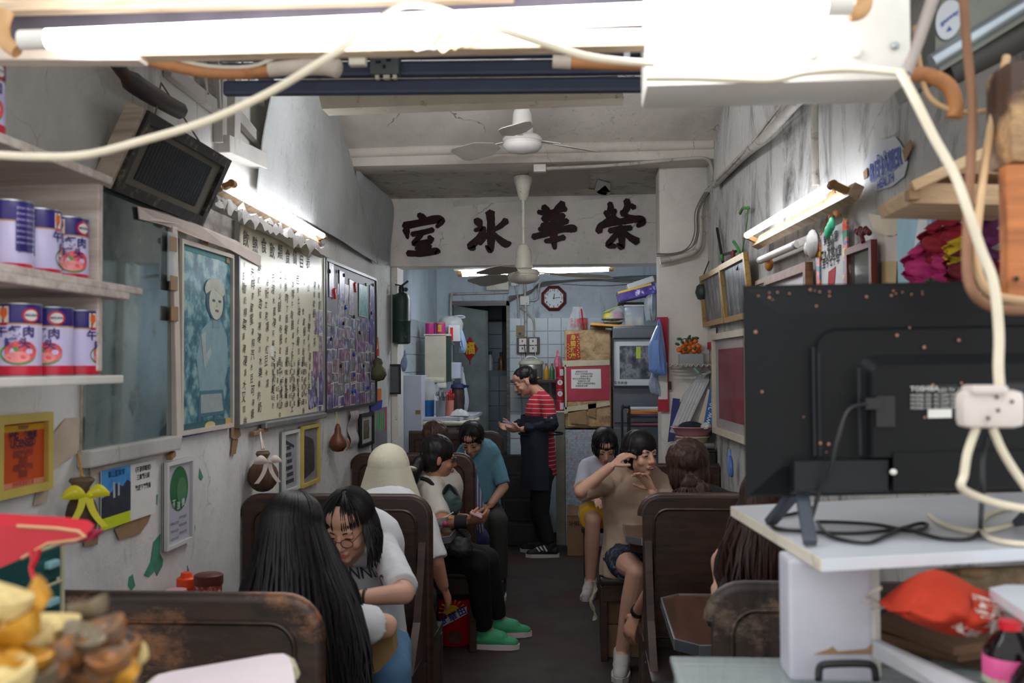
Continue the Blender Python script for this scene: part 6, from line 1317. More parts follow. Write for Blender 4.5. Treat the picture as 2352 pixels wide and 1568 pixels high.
# cardboard carton on the floor
t = thing('cardboard_carton', 'brown cardboard carton printed SHELL on the floor beside the plinth', 'box', D(1320, 1270, 8.5)); m_cb = mat('cardboard', (136, 104, 76), rough=.8, var=.1)
a, b = D(1303, 1270, 8.55), D(1362, 1185, 8.55); x0, x1, zt_ = a.x, b.x, b.z
obj('body', MB().box(((x0 + x1) / 2, 8.7, zt_ / 2 + .0), (x1 - x0, .3, zt_), bev=.004), m_cb, t); obj('flap', MB().prism([(x0, 8.85, zt_ + .05), (x1, 8.85, zt_ + .02), (x1, 8.545, zt_ + .003), (x0, 8.545, zt_ + .003)], (0, 0, .006)), m_cb, t)
q = rectD(1303, 1185, 1362, 1270, 8.545); mb = MB(); write(mb, q, 'SHELL EGGS', .62, .80, .045, h=.002, bold=.015); write(mb, q, 'LL', .82, .30, .07, h=.002, bold=.01)
for P in ([(.66, .14), (.66, .16), (1.0, .16), (1.0, .14)], [(.66, .46), (.66, .48), (1.0, .48), (1.0, .46)], [(.66, .14), (.66, .48), (.68, .48), (.68, .14)]): poly(mb, q, P, .002)
obj('lettering', mb, m_ink, t); mb = MB(); poly(mb, q, circ(.76, .62, .12, .03), .002); obj('hand_hole', mb, m_black, t)
# left jamb: extinguisher and dark frame
c = D(923, 790, 7.33); t = thing('fire_extinguisher', 'old dark green fire extinguisher on the jamb of the kitchen opening', 'extinguisher', c); m_fe = mat('extinguisher_green', (30, 52, 46), rough=.4, var=.25, dirt=((150, 130, 100), .30, 14))
obj('cylinder', MB().lathe([(.05, 0), (.064, .01), (.065, .16), (.068, .165), (.068, .175), (.065, .18), (.065, .33), (.05, .37), (.022, .385)], c, n=22), m_fe, t, smooth=40)
obj('valve', MB().lathe([(.022, .38), (.024, .41), (.016, .43)], c, n=12), m_black, t, smooth=40); obj('lever', MB().bar(c + V((-.02, 0, .42)), c + V((.05, 0, .47)), .02, .014, bev=.004), m_black, t); obj('lever', MB().bar(c + V((-.05, 0, .445)), c + V((.0, 0, .435)), .016, .01, bev=.003), m_black, t); obj('gauge', MB().cyl(c + V((.035, -.01, .405)), c + V((.035, -.03, .405)), .016, n=12), m_black, t)
obj('bracket', MB().box(c + V((-.045, .02, .19)), (.05, .05, .36)), m_dg, t)
q = rectD(890, 836, 921, 905, 7.335)
framed('dark_picture', 'small dark frame behind plastic on the jamb below the extinguisher', q, .014, .02, m_black, mat('foggy_print', (96, 102, 106), rough=.25, var=.12), glass=False)
bag('face_mask', 'pale blue face mask hanging on the corner of the small dark frame', [(818, 926, 934), (832, 920, 936), (845, 922, 934), (853, 924, 930)], 7.32, .025, mat('mask_blue', (150, 172, 204)))
# ------------------------------------------------------------------ foreground: television shelf, right
ZB = 1.33
cn = thing('display_counter', 'grey glass-topped display counter at the right of the entrance', 'counter', (.6, 1.3, 0)); m_gw2 = mat('counter_grey', (120, 120, 118), rough=.5, var=.2, dirt=((80, 72, 64), .35, 8))
x0 = D(1552, 1510, 1.75).x
obj('body', MB().box(((x0 + .98) / 2, 1.28, .5), (.98 - x0, .86, 1.0), bev=.008), m_gw2, cn)
obj('glass_top', MB().box(((x0 + .98) / 2, 1.29, 1.112), (1.0 - x0, .92, .012), bev=.003), glass_mat('counter_glass', (190, 200, 200), .04, .45), cn)
obj('rear_glass', MB().box(((x0 + .98) / 2, 1.735, 1.055), (.98 - x0, .008, .11)), glass_mat('counter_glass', (190, 200, 200)), cn); obj('front_rail', MB().bar((x0, 1.735, 1.1), (.98, 1.735, 1.1), .014, .014), m_alu, cn); obj('end_glass', MB().box((x0, 1.29, 1.055), (.008, .9, .11)), glass_mat('counter_glass', (190, 200, 200)), cn)
t = thing('tray', 'brown tray with black handle on the counter in front of the white pillar', 'tray', (.42, 1.6, 1.118)); obj('tray', MB().box((.40, 1.40, 1.128), (.30, .26, .018), bev=.006), m_boothN, t); obj('handle', MB().tube(spline([D(1880, 1560, 1.56), D(1885, 1530, 1.58), D(1920, 1524, 1.58), D(1990, 1524, 1.58), D(2008, 1534, 1.58), D(2012, 1560, 1.56)], 5), .006, 7), m_black, t, smooth=60)
pl_ = thing('white_pillar_block', 'white-painted wooden block holding up the television shelf', 'support', (.4, 1.62, 1.118)); a, b = D(1813, 1500, 1.62), D(2005, 1500, 1.62)
obj('block', MB().box(((a.x + b.x) / 2, 1.66, (1.118 + ZB - .02) / 2), (b.x - a.x, .08, ZB - .02 - 1.118), bev=.006), mat('chalky_white', (190, 189, 198), rough=.6, var=.08, dirt=((160, 140, 120), .22, 9)), pl_); obj('bare_patch', MB().prism([(p.x, 1.6185, p.z) for p in [D(x, y, 1.6185) for x, y in ((1870, 1502), (1905, 1490), (1912, 1484), (1925, 1496), (1990, 1490), (2004, 1478), (2004, 1502))]], (0, .003, 0)), m_kraft, pl_)
obj('jamb', MB().box((b.x + .012, 1.68, (1.118 + ZB - .02) / 2), (.02, .05, ZB - .02 - 1.118)), m_white, pl_)
m_shelfW = mat('white_shelf', (206, 209, 216), rough=.3, var=.04)
P = [onZ(1888, 1284, ZB), onZ(1680, 1163, ZB), onZ(2560, 1118, ZB), onZ(2560, 1248, ZB)]
tv_s = thing('television_shelf', 'white shelf board under the television', 'shelf', P[0]); obj('board', MB().prism(P, (0, 0, -.018)), m_shelfW, tv_s)
for i in range(4): obj('edge_band', MB().bar(P[i] - V((0, 0, .009)), P[(i + 1) % 4] - V((0, 0, .009)), .004, .019, bev=.001), m_cream if i < 2 else m_shelfW, tv_s)
# television seen from behind
YT = 1.72; m_tv = mat('tv_black', (15, 16, 18), spec=.25, rough=.5, var=.12, dirt=((120, 70, 50), .16, 60)); m_tv2 = mat('tv_charcoal', (26, 29, 34), spec=.3, rough=.45, var=.08)
tv = thing('television', 'black flat television seen from behind on the white shelf', 'television', D(2050, 1140, YT))
def T(x, y, d): return D(x, y - (x - 1708) * .019, YT - d)
def frus(o, i, d0, d1):
    A = [T(*p, d0) for p in o]; B = [T(*p, d1) for p in i]; mb = MB(); o_ = len(mb.v); mb.v += A + B; n = len(A)
    mb.f.append(tuple(range(n))); mb.f.append(tuple(range(2 * n - 1, n - 1, -1)))
    for k in range(n): mb.f.append((k, (k + 1) % n, n + (k + 1) % n, n + k))
    return mb
rr = lambda x0, y0, x1, y1, r, n=5: [(x0 + r - r * cos(a), y0 + r - r * sin(a)) for a in [pi / 2 * k / n for k in range(n + 1)]] + [(x1, y0), (x1, y1), (x0, y1)]
obj('bezel', frus([(1706, 656), (2520, 656), (2520, 1142), (1712, 1142)], [(1706, 656), (2520, 656), (2520, 1142), (1712, 1142)], -.02, .004), m_tv, tv)
obj('back_shell', frus([(1712, 664), (2518, 664), (2518, 1136), (1722, 1136)], [(1790, 722), (2450, 722), (2450, 1072), (1796, 1072)], .004, .022), m_tv, tv)
obj('back_step', frus(rr(1868, 756, 2450, 1058, 50), rr(1876, 764, 2442, 1058, 46), .02, .032), m_tv, tv, smooth=30)
obj('inner_step', frus(rr(1972, 820, 2400, 1056, 26), rr(2005, 846, 2370, 1056, 20), .03, .055), m_tv, tv, smooth=30)
obj('lower_housing', frus([(1815, 1054), (2045, 1054), (2045, 1136), (1815, 1136)], [(1825, 1062), (2040, 1062), (2040, 1130), (1825, 1130)], .02, .05), m_tv2, tv); obj('lower_housing', frus([(2048, 1040), (2450, 1040), (2450, 1136), (2048, 1136)], [(2052, 1046), (2446, 1046), (2446, 1130), (2052, 1130)], .02, .06), m_tv, tv)
for A, B_ in (((1868, 800), (1872, 1050)), ((1972, 850), (1976, 1050)), ((1880, 812), (1884, 1050))): obj('ridge', MB().tube([T(*A, .034 if A[0] < 1900 else .05), T(*B_, .034 if A[0] < 1900 else .05)], .003, 6), m_tv2, tv)
obj('port_recess', MB().box(T(2030, 950, .05), (.03, .02, .05)), m_black, tv); obj('socket', MB().box(T(2003, 932, .055), (.025, .02, .018)), m_black, tv)
qv = [T(2104, 948, .058), T(2200, 948, .058), T(2200, 892, .058), T(2104, 892, .058)]
obj('rating_label', MB().prism(qv, (0, .003, 0)), mat('label_black', (20, 20, 22), rough=.4, var=0), tv); mb = MB(); write(mb, qv, 'TOSHIBA', .2, .85, .011, h=.001, bold=.02); write(mb, qv, 'LED TV  32', .82, .78, .008, h=.001)
for i in range(4): write(mb, qv, 'MODEL 32L  AC 220V 50Hz', .45, .58 - .17 * i, .0065, h=.001)
obj('label_lettering', mb, mat('label_white', (196, 196, 190), var=0), tv); obj('white_sticker', MB().prism([T(2132, 968, .058), T(2186, 968, .058), T(2186, 946, .058), T(2132, 946, .058)], (0, .003, 0)), m_paper, tv)
obj('button', MB().ell(T(2052, 1090, .06), (.006, .005, .005), n=8, m=6), m_white, tv)
m_leg = mat('tv_foot', (66, 72, 82), rough=.35)
for k, x in enumerate((1835, 2440)):
    top = T(x, 1136, .0); 
    for yy, xo in ((-.11, -.006), (.10, -.03)):
        mb = MB(); e = V((top.x + xo, YT + yy, ZB + .004)); mb.bar(V((top.x, YT + yy * .25, top.z + .0)), e + V((0, 0, .004)), .022, .014, up=(0, 0, 1), bev=.003); obj('foot', mb, m_leg, tv)
obj('power_lead', MB().tube(spline([T(2000, 932, .06), T(1950, 945, .075), T(1925, 1010, .085), T(1905, 1090, .075), T(1880, 1140, .06), V((D(1850, 1165, 1.66).x, 1.66, ZB + .006))], 6), .0035, 6), m_black, tv, smooth=60)
random.seed(4); mb = MB()
for k in range(46):
    x, y = random.uniform(1730, 2330), random.choice((random.uniform(668, 690), random.uniform(690, 1120))); dd = .012 if y < 700 else .026 if x < 1868 or y < 756 else .036 if x < 1972 or y < 820 else .058
    mb.ell(T(x, y, dd), random.uniform(.0012, .003), n=6, m=4)
obj('rust_specks', mb, mat('rust_speck', (170, 120, 96), rough=.9), tv, kind='stuff')
# leads on the shelf
def shelf_path(P, h=.005): return [onZ(x, y, ZB + h) for x, y in P]
pipe('black_cable', 'black cable looped in a flat figure on the white television shelf', shelf_path([(1868, 1165), (1830, 1178), (1775, 1190), (1780, 1212), (1850, 1220), (1960, 1224), (2060, 1215), (2110, 1202), (2130, 1205), (2110, 1218), (2070, 1215), (2000, 1203), (1890, 1198), (1880, 1202), (1910, 1232), (1990, 1246), (2040, 1228), (2080, 1215), (2160, 1236), (2230, 1236), (2252, 1215)]), .0035, m_black, 6, 'cable')
pipe('black_cable', 'black lead rising behind the white plug from the shelf', [onZ(2252, 1215, ZB + .005), D(2256, 1140, 1.5), D(2258, 1040, 1.5), D(2285, 960, 1.45)], .004, m_black, 6, 'cable')
m_wcab = mat('cream_cable', (226, 214, 190), rough=.5, var=.08); m_tcab = mat('tan_cable', (206, 170, 128), rough=.55, var=.12); m_bcab = mat('brown_cable', (130, 92, 66), rough=.6, var=.2)
pipe('white_cable', 'white cable loop lying on the right of the television shelf', shelf_path([(2135, 1182), (2170, 1205), (2240, 1220), (2320, 1205), (2380, 1180)], .006), .005, m_wcab, 7, 'cable')
pipe('white_cable', 'second white cable curling off the right of the television shelf', shelf_path([(2400, 1165), (2310, 1168), (2258, 1190), (2262, 1228), (2310, 1245), (2400, 1252)], .006), .005, m_wcab, 7, 'cable')
YC = 1.32
pl2 = thing('white_plug', 'chunky white plug adaptor hanging in front of the television', 'plug', D(2270, 935, YC)); m_plug = mat('grubby_white_plug', (222, 210, 202), rough=.45, var=.12, dirt=((150, 120, 100), .3, 30))
a, b = D(2200, 982, YC), D(2345, 895, YC); obj('body', MB().box(((a.x + b.x) / 2, YC, (a.z + b.z) / 2), (b.x - a.x, .035, b.z - a.z), bev=.012), m_plug, pl2, smooth=40)
a, b = D(2222, 905, YC - .01), D(2308, 884, YC - .01); obj('cap', MB().box(((a.x + b.x) / 2, YC - .005, (a.z + b.z) / 2), (b.x - a.x, .04, b.z - a.z), bev=.006), m_plug, pl2, smooth=40)
for x, y in ((2290, 912), (2325, 922), (2293, 942), (2270, 960)): obj('screw', MB().ell(D(x, y, YC - .019), .0025, n=6, m=4), m_black, pl2)
obj('black_plug', MB().box(D(2335, 905, YC + .03), (.05, .03, .03), bev=.008), m_black, pl2)
pipe('cream_cable', 'cream cable hanging from the plug and folding onto the shelf', [D(2242, 982, YC), D(2222, 1040, YC), D(2214, 1090, YC), D(2208, 1118, YC), D(2240, 1138, YC + .05), D(2300, 1158, YC + .1), D(2380, 1172, YC + .1)], .0055, m_wcab, 7, 'cable')
pipe('cream_cable', 'second cream cable hanging from the plug toward the lower right', [D(2280, 982, YC), D(2300, 1030, YC), D(2330, 1080, YC), D(2380, 1150, YC)], .0055, m_wcab, 7, 'cable')
pipe('tan_cable', 'thick cream cable dropping from the box corner down to the plug', [D(2068, 165, 1.45), D(2100, 225, 1.42), D(2145, 315, 1.4), D(2192, 400, 1.38), D(2222, 480, 1.36), D(2252, 570, 1.35), D(2282, 650, 1.34), D(2294, 760, 1.33), D(2293, 840, 1.32), D(2296, 890, YC)], .0065, m_wcab, 8, 'cable')
pipe('brown_cable', 'brown cable hanging down through the upper right, near the frame edge', [D(2212, -20, 1.55), D(2222, 120, 1.55), D(2232, 220, 1.55), D(2232, 320, 1.54), D(2224, 480, 1.5), D(2220, 600, 1.45), D(2232, 665, 1.4), D(2270, 700, 1.4), D(2330, 712, 1.4), D(2420, 705, 1.42)], .0075, m_bcab, 8, 'cable')
pipe('tan_cable', 'tan cable looping from the post behind the thick cream cable', [D(2312, 130, 1.6), D(2290, 230, 1.58), D(2268, 340, 1.55), D(2250, 470, 1.5), D(2242, 570, 1.47), D(2252, 640, 1.45), D(2290, 680, 1.45), D(2400, 695, 1.45)], .0065, m_tcab, 8, 'cable')
pipe('yellow_cable', 'thin yellowish cable curving under the brown pipe elbow', [D(2102, 60, 1.62), D(2112, 150, 1.62), D(2130, 215, 1.62), D(2165, 245, 1.62), D(2220, 258, 1.62), D(2290, 252, 1.63)], .0045, m_tcab, 7, 'cable')
pipe('white_wire', 'white power cable swooping across the front to the left shelf', [D(-60, 352, 1.3), D(80, 360, 1.3), D(200, 355, 1.3), D(330, 322, 1.3), D(470, 280, 1.3), D(600, 222, 1.3), D(700, 165, 1.3), D(800, 100, 1.32), D(870, 45, 1.48), D(930, 12, 1.56), D(1010, 20, 1.56), D(1080, 50, 1.55), D(1150, 68, 1.47), D(1250, 100, 1.45), D(1340, 128, 1.45), D(1420, 140, 1.46), D(1500, 146, 1.5)], .0055, m_wcab, 8, 'cable')
pipe('tan_pipe', 'tan pipe under the white box, bending down in an elbow at right', [D(1700, 182, 1.62), D(1900, 172, 1.62), D(2080, 170, 1.62), D(2140, 176, 1.62), D(2180, 200, 1.62), D(2194, 240, 1.62), D(2192, 270, 1.62)], .0125, m_bpipe, 10)
pipe('cream_cable', 'cream cable strapped along the lower edge of the white box', [D(1484, 178, 1.54), D(1600, 178, 1.54), D(1700, 182, 1.54), D(1780, 182, 1.54), D(1850, 166, 1.54), D(1960, 158, 1.54), D(2066, 166, 1.5)], .006, m_wcab, 7, 'cable')
pipe('grey_strut', 'pinkish grey strut slanting past the right end of the white box', [D(2148, -20, 1.58), D(2110, 90, 1.57), D(2080, 170, 1.56)], .010, mat('grey_strut', (170, 158, 152), rough=.7, var=.12), 8, 'strut', 3)
# hood, planks and posts, upper right
hd = thing('metal_hood', 'grey metal extractor hood with an oval sticker, top right corner', 'hood', D(2230, 80, 1.95)); m_hood = mat('hood_grey', (118, 120, 112), rough=.4, var=.15, metal=.3, dirt=((90, 88, 70), .35, 5)); YH = 1.92
obj('body', MB().prism([D(x, y, YH) for x, y in ((2150, 30), (2185, -40), (2420, -40), (2420, 5), (2160, 165), (2148, 130))], (0, .25, 0)), m_hood, hd); obj('lip', MB().cyl(D(2140, 142, YH - .01), D(2400, -18, YH - .01), .014, n=12), mat('brushed_steel', (170, 180, 188), rough=.3, metal=.7), hd, smooth=60)
obj('drum', MB().cyl(D(2170, 165, YH + .05), D(2420, 40, YH + .05), .032, n=16), mat('drum_dark', (70, 68, 64), rough=.5, var=.2), hd, smooth=60)
qo = [D(2146, 95, YH - .004), D(2212, 70, YH - .004), D(2214, 0, YH - .004), D(2146, 15, YH - .004)]; mb = MB(); poly(mb, qo, circ(.5, .5, .46, .6, n=20), .001); obj('oval_sticker', mb, mat('sticker_white', (196, 200, 206)), hd); mb = MB(); write(mb, qo, 'gasway', .5, .55, .013, h=.003, bold=.02, rot=.35); write(mb, qo, '▲', .5, .2, .012, h=.003); obj('sticker_lettering', mb, mat('sticker_blue', (60, 84, 170)), hd)
pkm = wood_mat('tan_board', (170, 132, 92), (214, 182, 142), grain=(2, 12, 12))
pk = thing('plank_bracket', 'tan plank bracket jutting from the upper right over the flowers', 'bracket', D(2230, 420, 2.0))
obj('plank', MB().prism([D(x, y, 1.95) for x, y in ((2085, 440), (2110, 420), (2380, 425), (2380, 472), (2096, 466))], (0, .2, 0)), pkm, pk); obj('plank', MB().bar(D(2092, 430, 1.93), D(2390, 290, 1.93), .03, .02, bev=.003), pkm, pk); obj('plank', MB().prism([D(x, y, 1.98) for x, y in ((2250, 350), (2380, 330), (2380, 400), (2190, 398))], (0, .15, 0)), pkm, pk); obj('end_grain', MB().box(D(2096, 448, 1.94), (.02, .03, .02)), m_kraft, pk)
ps = thing('timber_post', 'scuffed tan and orange timber post at the right frame edge', 'post', D(2330, 400, 1.5)); zt1, zm, zb1 = D(2330, 130, 1.5).z, D(2330, 375, 1.5).z, D(2330, 688, 1.5).z; xa_ = D(2322, 400, 1.5).x
obj('upper_post', MB().box((xa_ + .05, 1.55, (zt1 + zm) / 2), (.1, .1, zt1 - zm), bev=.02), wood_mat('scuffed_tan', (110, 80, 56), (196, 156, 110), worn=(70, 48, 36), amt=.5), ps, smooth=40); obj('lower_board', MB().box((xa_ + .045, 1.52, (zm + zb1) / 2), (.1, .03, zm - zb1), bev=.004), wood_mat('orange_board', (150, 84, 40), (206, 126, 66)), ps); obj('nail', MB().ell(D(2335, 640, 1.5), .004, n=6, m=4), m_black, ps)
# under the shelf, right
cbd = thing('cardboard_stack', 'stack of flattened brown cardboard under the orange bag', 'cardboard', (.62, 1.6, 1.118))
for k, (pts, z) in enumerate((([(2010, 1462), (2290, 1530), (2420, 1500), (2100, 1420)], 1.135), ([(2012, 1450), (2200, 1500), (2420, 1470), (2060, 1412)], 1.155), ([(2004, 1420), (2190, 1485), (2420, 1450), (2060, 1395)], 1.175))):
    obj('sheet', MB().prism([onZ(x, y, z) for x, y in pts], (0, 0, -.014 if k else -.012)), mat('cardboard_dark', (112, 82, 60), rough=.85, var=.18), cbd)
cr = thing('wooden_crate_edge', 'greyish white wooden crate side slanting under the cardboard', 'crate', D(2080, 1530, 1.5)); obj('side', MB().prism([D(2003, 1470, 1.62), D(2003, 1508, 1.62), D(2250, 1640, 1.36), D(2290, 1600, 1.36)], (.012, 0.004, 0)), mat('crate_grey', (176, 176, 180), rough=.7, var=.15), cr); obj('end', MB().prism([D(2000, 1400, 1.63), D(2010, 1400, 1.63), D(2012, 1508, 1.63), D(2000, 1508, 1.63)], (0, .02, 0)), m_white, cr)
obg = thing('orange_bag', 'crumpled orange cloth bag with white lettering under the television shelf', 'bag', D(2150, 1450, 1.55)); m_org = mat('orange_cloth', (178, 46, 14), rough=.75, var=.12, bump=.3)
top = [(2030, 1392), (2080, 1335), (2140, 1308), (2190, 1320), (2240, 1348), (2300, 1370)]; bot = [(2030, 1394), (2090, 1425), (2150, 1448), (2210, 1462), (2260, 1455), (2300, 1430)]
At = spline([D(x, y, 1.56) for x, y in top], 5); Bt = spline([D(x, y, 1.5) for x, y in bot], 5)
def fold(u, v, s):
    i = min(int(u * 25), 24); t_ = u * 25 - i; a = At[i].lerp(At[i + 1], t_); b = Bt[i].lerp(Bt[i + 1], t_); p = a.lerp(b, v)
    bulge = sin(pi * v) * .05 * sin(pi * min(1, u * 1.0 + .02)); crease = .02 * abs(sin(u * 8 + v * 3)) ** .6 + .02 * noise.noise(V((u * 5, v * 4, 3)))
    return p + V((0, s * (bulge + crease * sin(pi * v) ** .5), 0))
obj('bag_front', MB().grid(lambda u, v: fold(u, v, -1), 34, 16), m_org, obg, smooth=60); obj('bag_back', MB().grid(lambda u, v: fold(u, v, 1), 30, 12), m_org, obg, smooth=60)
obj('strap', MB().grid(lambda u, v: D(2036 - 62 * sin(u * pi * .5) + 52 * max(0, u - .5) * 2, 1385 - 40 * u + 8 * v, 1.58 - .03 * u), 12, 2, .003), mat('strap_grey', (170, 158, 150), rough=.8), obg, smooth=60); obj('strap', MB().grid(lambda u, v: D(1975 + 60 * u, 1378 + 14 * sin(u * 2.2) + 5 * v, 1.56), 10, 2, .003), mat('strap_grey', (170, 158, 150)), obg, smooth=60)
mb = MB()
for r, (s, u0, v0, du, dv) in enumerate((('香港冰室', .66, .30, .05, .16), ('茶餐廳榮華', .74, .22, .035, .15), ('歡迎光臨', .82, .20, .04, .16), ('環保袋', .50, .76, .06, .05))):
    for i, ch in enumerate(s):
        u, v = u0 + du * i, v0 + dv * i
        p = fold(u, v, -1); e = .01; xu = (fold(u + e, v, -1) - p).normalized(); yv = -(fold(u, v + e, -1) - p).normalized(); nn = V((0, -1, 0)); g = text_geo(ch, 0, .03)
        mb.add([p + nn * .004 + xu * a * .022 + yv * b * .024 for a, b, _ in g[0]], g[1])
obj('lettering', mb, mat('bag_lettering', (206, 190, 180), rough=.7), obg)
t = thing('straw_mat', 'roll of woven straw matting behind the orange bag', 'mat', D(2260, 1320, 1.75)); m_str = mat('straw', (150, 128, 100), rough=.9, var=.3, vs=40, bump=.6, bs=120)
for k in range(3): obj('roll', MB().cyl(D(2150 + 30 * k, 1330 + 8 * k, 1.78), D(2440, 1318 + 14 * k, 1.78), .018, n=10), m_str, t, smooth=60)
obj('amber_end', MB().ell(D(2236, 1314, 1.74), (.03, .012, .01), n=10, m=6), m_kraft, t)
wb2 = thing('small_white_shelf', 'small white shelf board above the dark soda bottles', 'shelf', D(2330, 1370, 1.3)); obj('board', MB().prism([onZ(x, y, 1.285) for x, y in ((2272, 1350), (2310, 1342), (2480, 1345), (2480, 1440), (2352, 1404))], (0, 0, -.015)), m_shelfW, wb2); obj('bracket', MB().box((onZ(2440, 1390, 1.27).x, onZ(2440, 1390, 1.27).y, 1.2), (.02, .03, .15)), m_white, wb2)
m_cola = mat('dark_cola', (22, 14, 16), rough=.12, var=.1, spec=.4); m_pinkl = mat('pink_label', (226, 90, 150), rough=.35, var=.1); m_redl = mat('red_label', (206, 24, 36), rough=.35, var=.08)
for px, Y, lab, lb, wht in ((2322, 1.42, m_pinkl, 'dark soda bottle with a pink label, behind the red-labelled one', False), (2388, 1.34, m_redl, 'dark soda bottle with a red label, at the right frame edge', True)):
    p = D(px, 1500, Y); c = V((p.x, Y, p.z - .10)); c.z = 1.118 if not wht else 1.1; t = thing('soda_bottle', lb, 'bottle', c, 'soda bottles')
    c0 = c; obj('body', MB().lathe([(.032, 0), (.036, .008), (.036, .1), (.034, .112), (.024, .128), (.014, .136), (.013, .142)], c0, n=24), m_cola, t, smooth=50); z0 = .066 if not wht else .05; obj('label', MB().lathe([(.0364, z0), (.0368, z0 + .001), (.0368, z0 + .036), (.0364, z0 + .037)], c0, n=24), lab, t, smooth=50); obj('cap', MB().cyl(c0 + V((0, 0, .138)), c0 + V((0, 0, .15)), .015, n=14), m_redl, t)
    if wht:
        g = MB(); qq = [c0 + V((-.03, -.037, .045)), c0 + V((.03, -.037, .045)), c0 + V((.03, -.037, .095)), c0 + V((-.03, -.037, .095))]; write(g, qq, '可樂', .4, .5, .03, h=.003, bold=.02); obj('lettering', g, m_paper, t)
    else: obj('green_strip', MB().lathe([(.037, z0), (.0372, z0 + .005), (.037, z0 + .01)], c0, n=20), mat('pale_green', (170, 180, 150)), t)
# ------------------------------------------------------------------ left: shelf of cans
XS = -1.15
ns = thing('can_shelf', 'chalky wooden wall shelf with two boards of purple cans, at left', 'shelf', (XS - .15, 2.0, 1.9)); m_shw = wood_mat('chalky_shelf', (170, 150, 136), (214, 202, 192), worn=(120, 104, 94), amt=.3)
def SH(px, py): return onX(px, py, XS)
yA, yE = 1.7, SH(235, 840).y
zT, zM, zBt = SH(215, 408).z, SH(225, 655).z, SH(235, 852).z
for nm, z, ov in (('top_board', zT, .0), ('middle_board', zM - .015, .09), ('bottom_board', zBt - .02, .06)):
    obj(nm, MB().box(((XS + WL) / 2 + .01, (yA + yE + ov) / 2, z), (XS - WL + .03, yE - yA + ov, .026 if nm == 'middle_board' else .02), bev=.004), m_shw if nm != 'bottom_board' else m_white, ns)
obj('end_panel', MB().box(((XS + WL) / 2, yE - .01, (zT + zBt) / 2), (XS - WL, .022, zT - zBt), bev=.003), m_shw, ns); obj('end_panel', MB().box(((XS + WL) / 2, yA + .01, (zT + zBt) / 2), (XS - WL, .022, zT - zBt), bev=.003), m_shw, ns)
obj('torn_lip', MB().bar(V((XS + .02, yA, zM)), V((XS + .02, yE + .16, zM - .002)), .012, .018, bev=.003), m_shw, ns)
m_cviol = mat('can_violet', (52, 40, 120), rough=.28, var=.06); m_clil = mat('can_lilac', (206, 196, 232), rough=.3, var=.05); m_cred = mat('can_crimson', (196, 26, 52), rough=.3, var=.05); m_cgold = mat('can_gold', (196, 150, 70), rough=.35, var=.05)
m_meat = mat('can_meat', (220, 84, 92), rough=.35, var=.2, vs=30); m_lett = mat('can_lettuce', (92, 140, 60), rough=.4, var=.3, vs=30); m_indigo = mat('can_indigo', (44, 36, 110), rough=.4, var=0)
R0, Hc = .042, .128
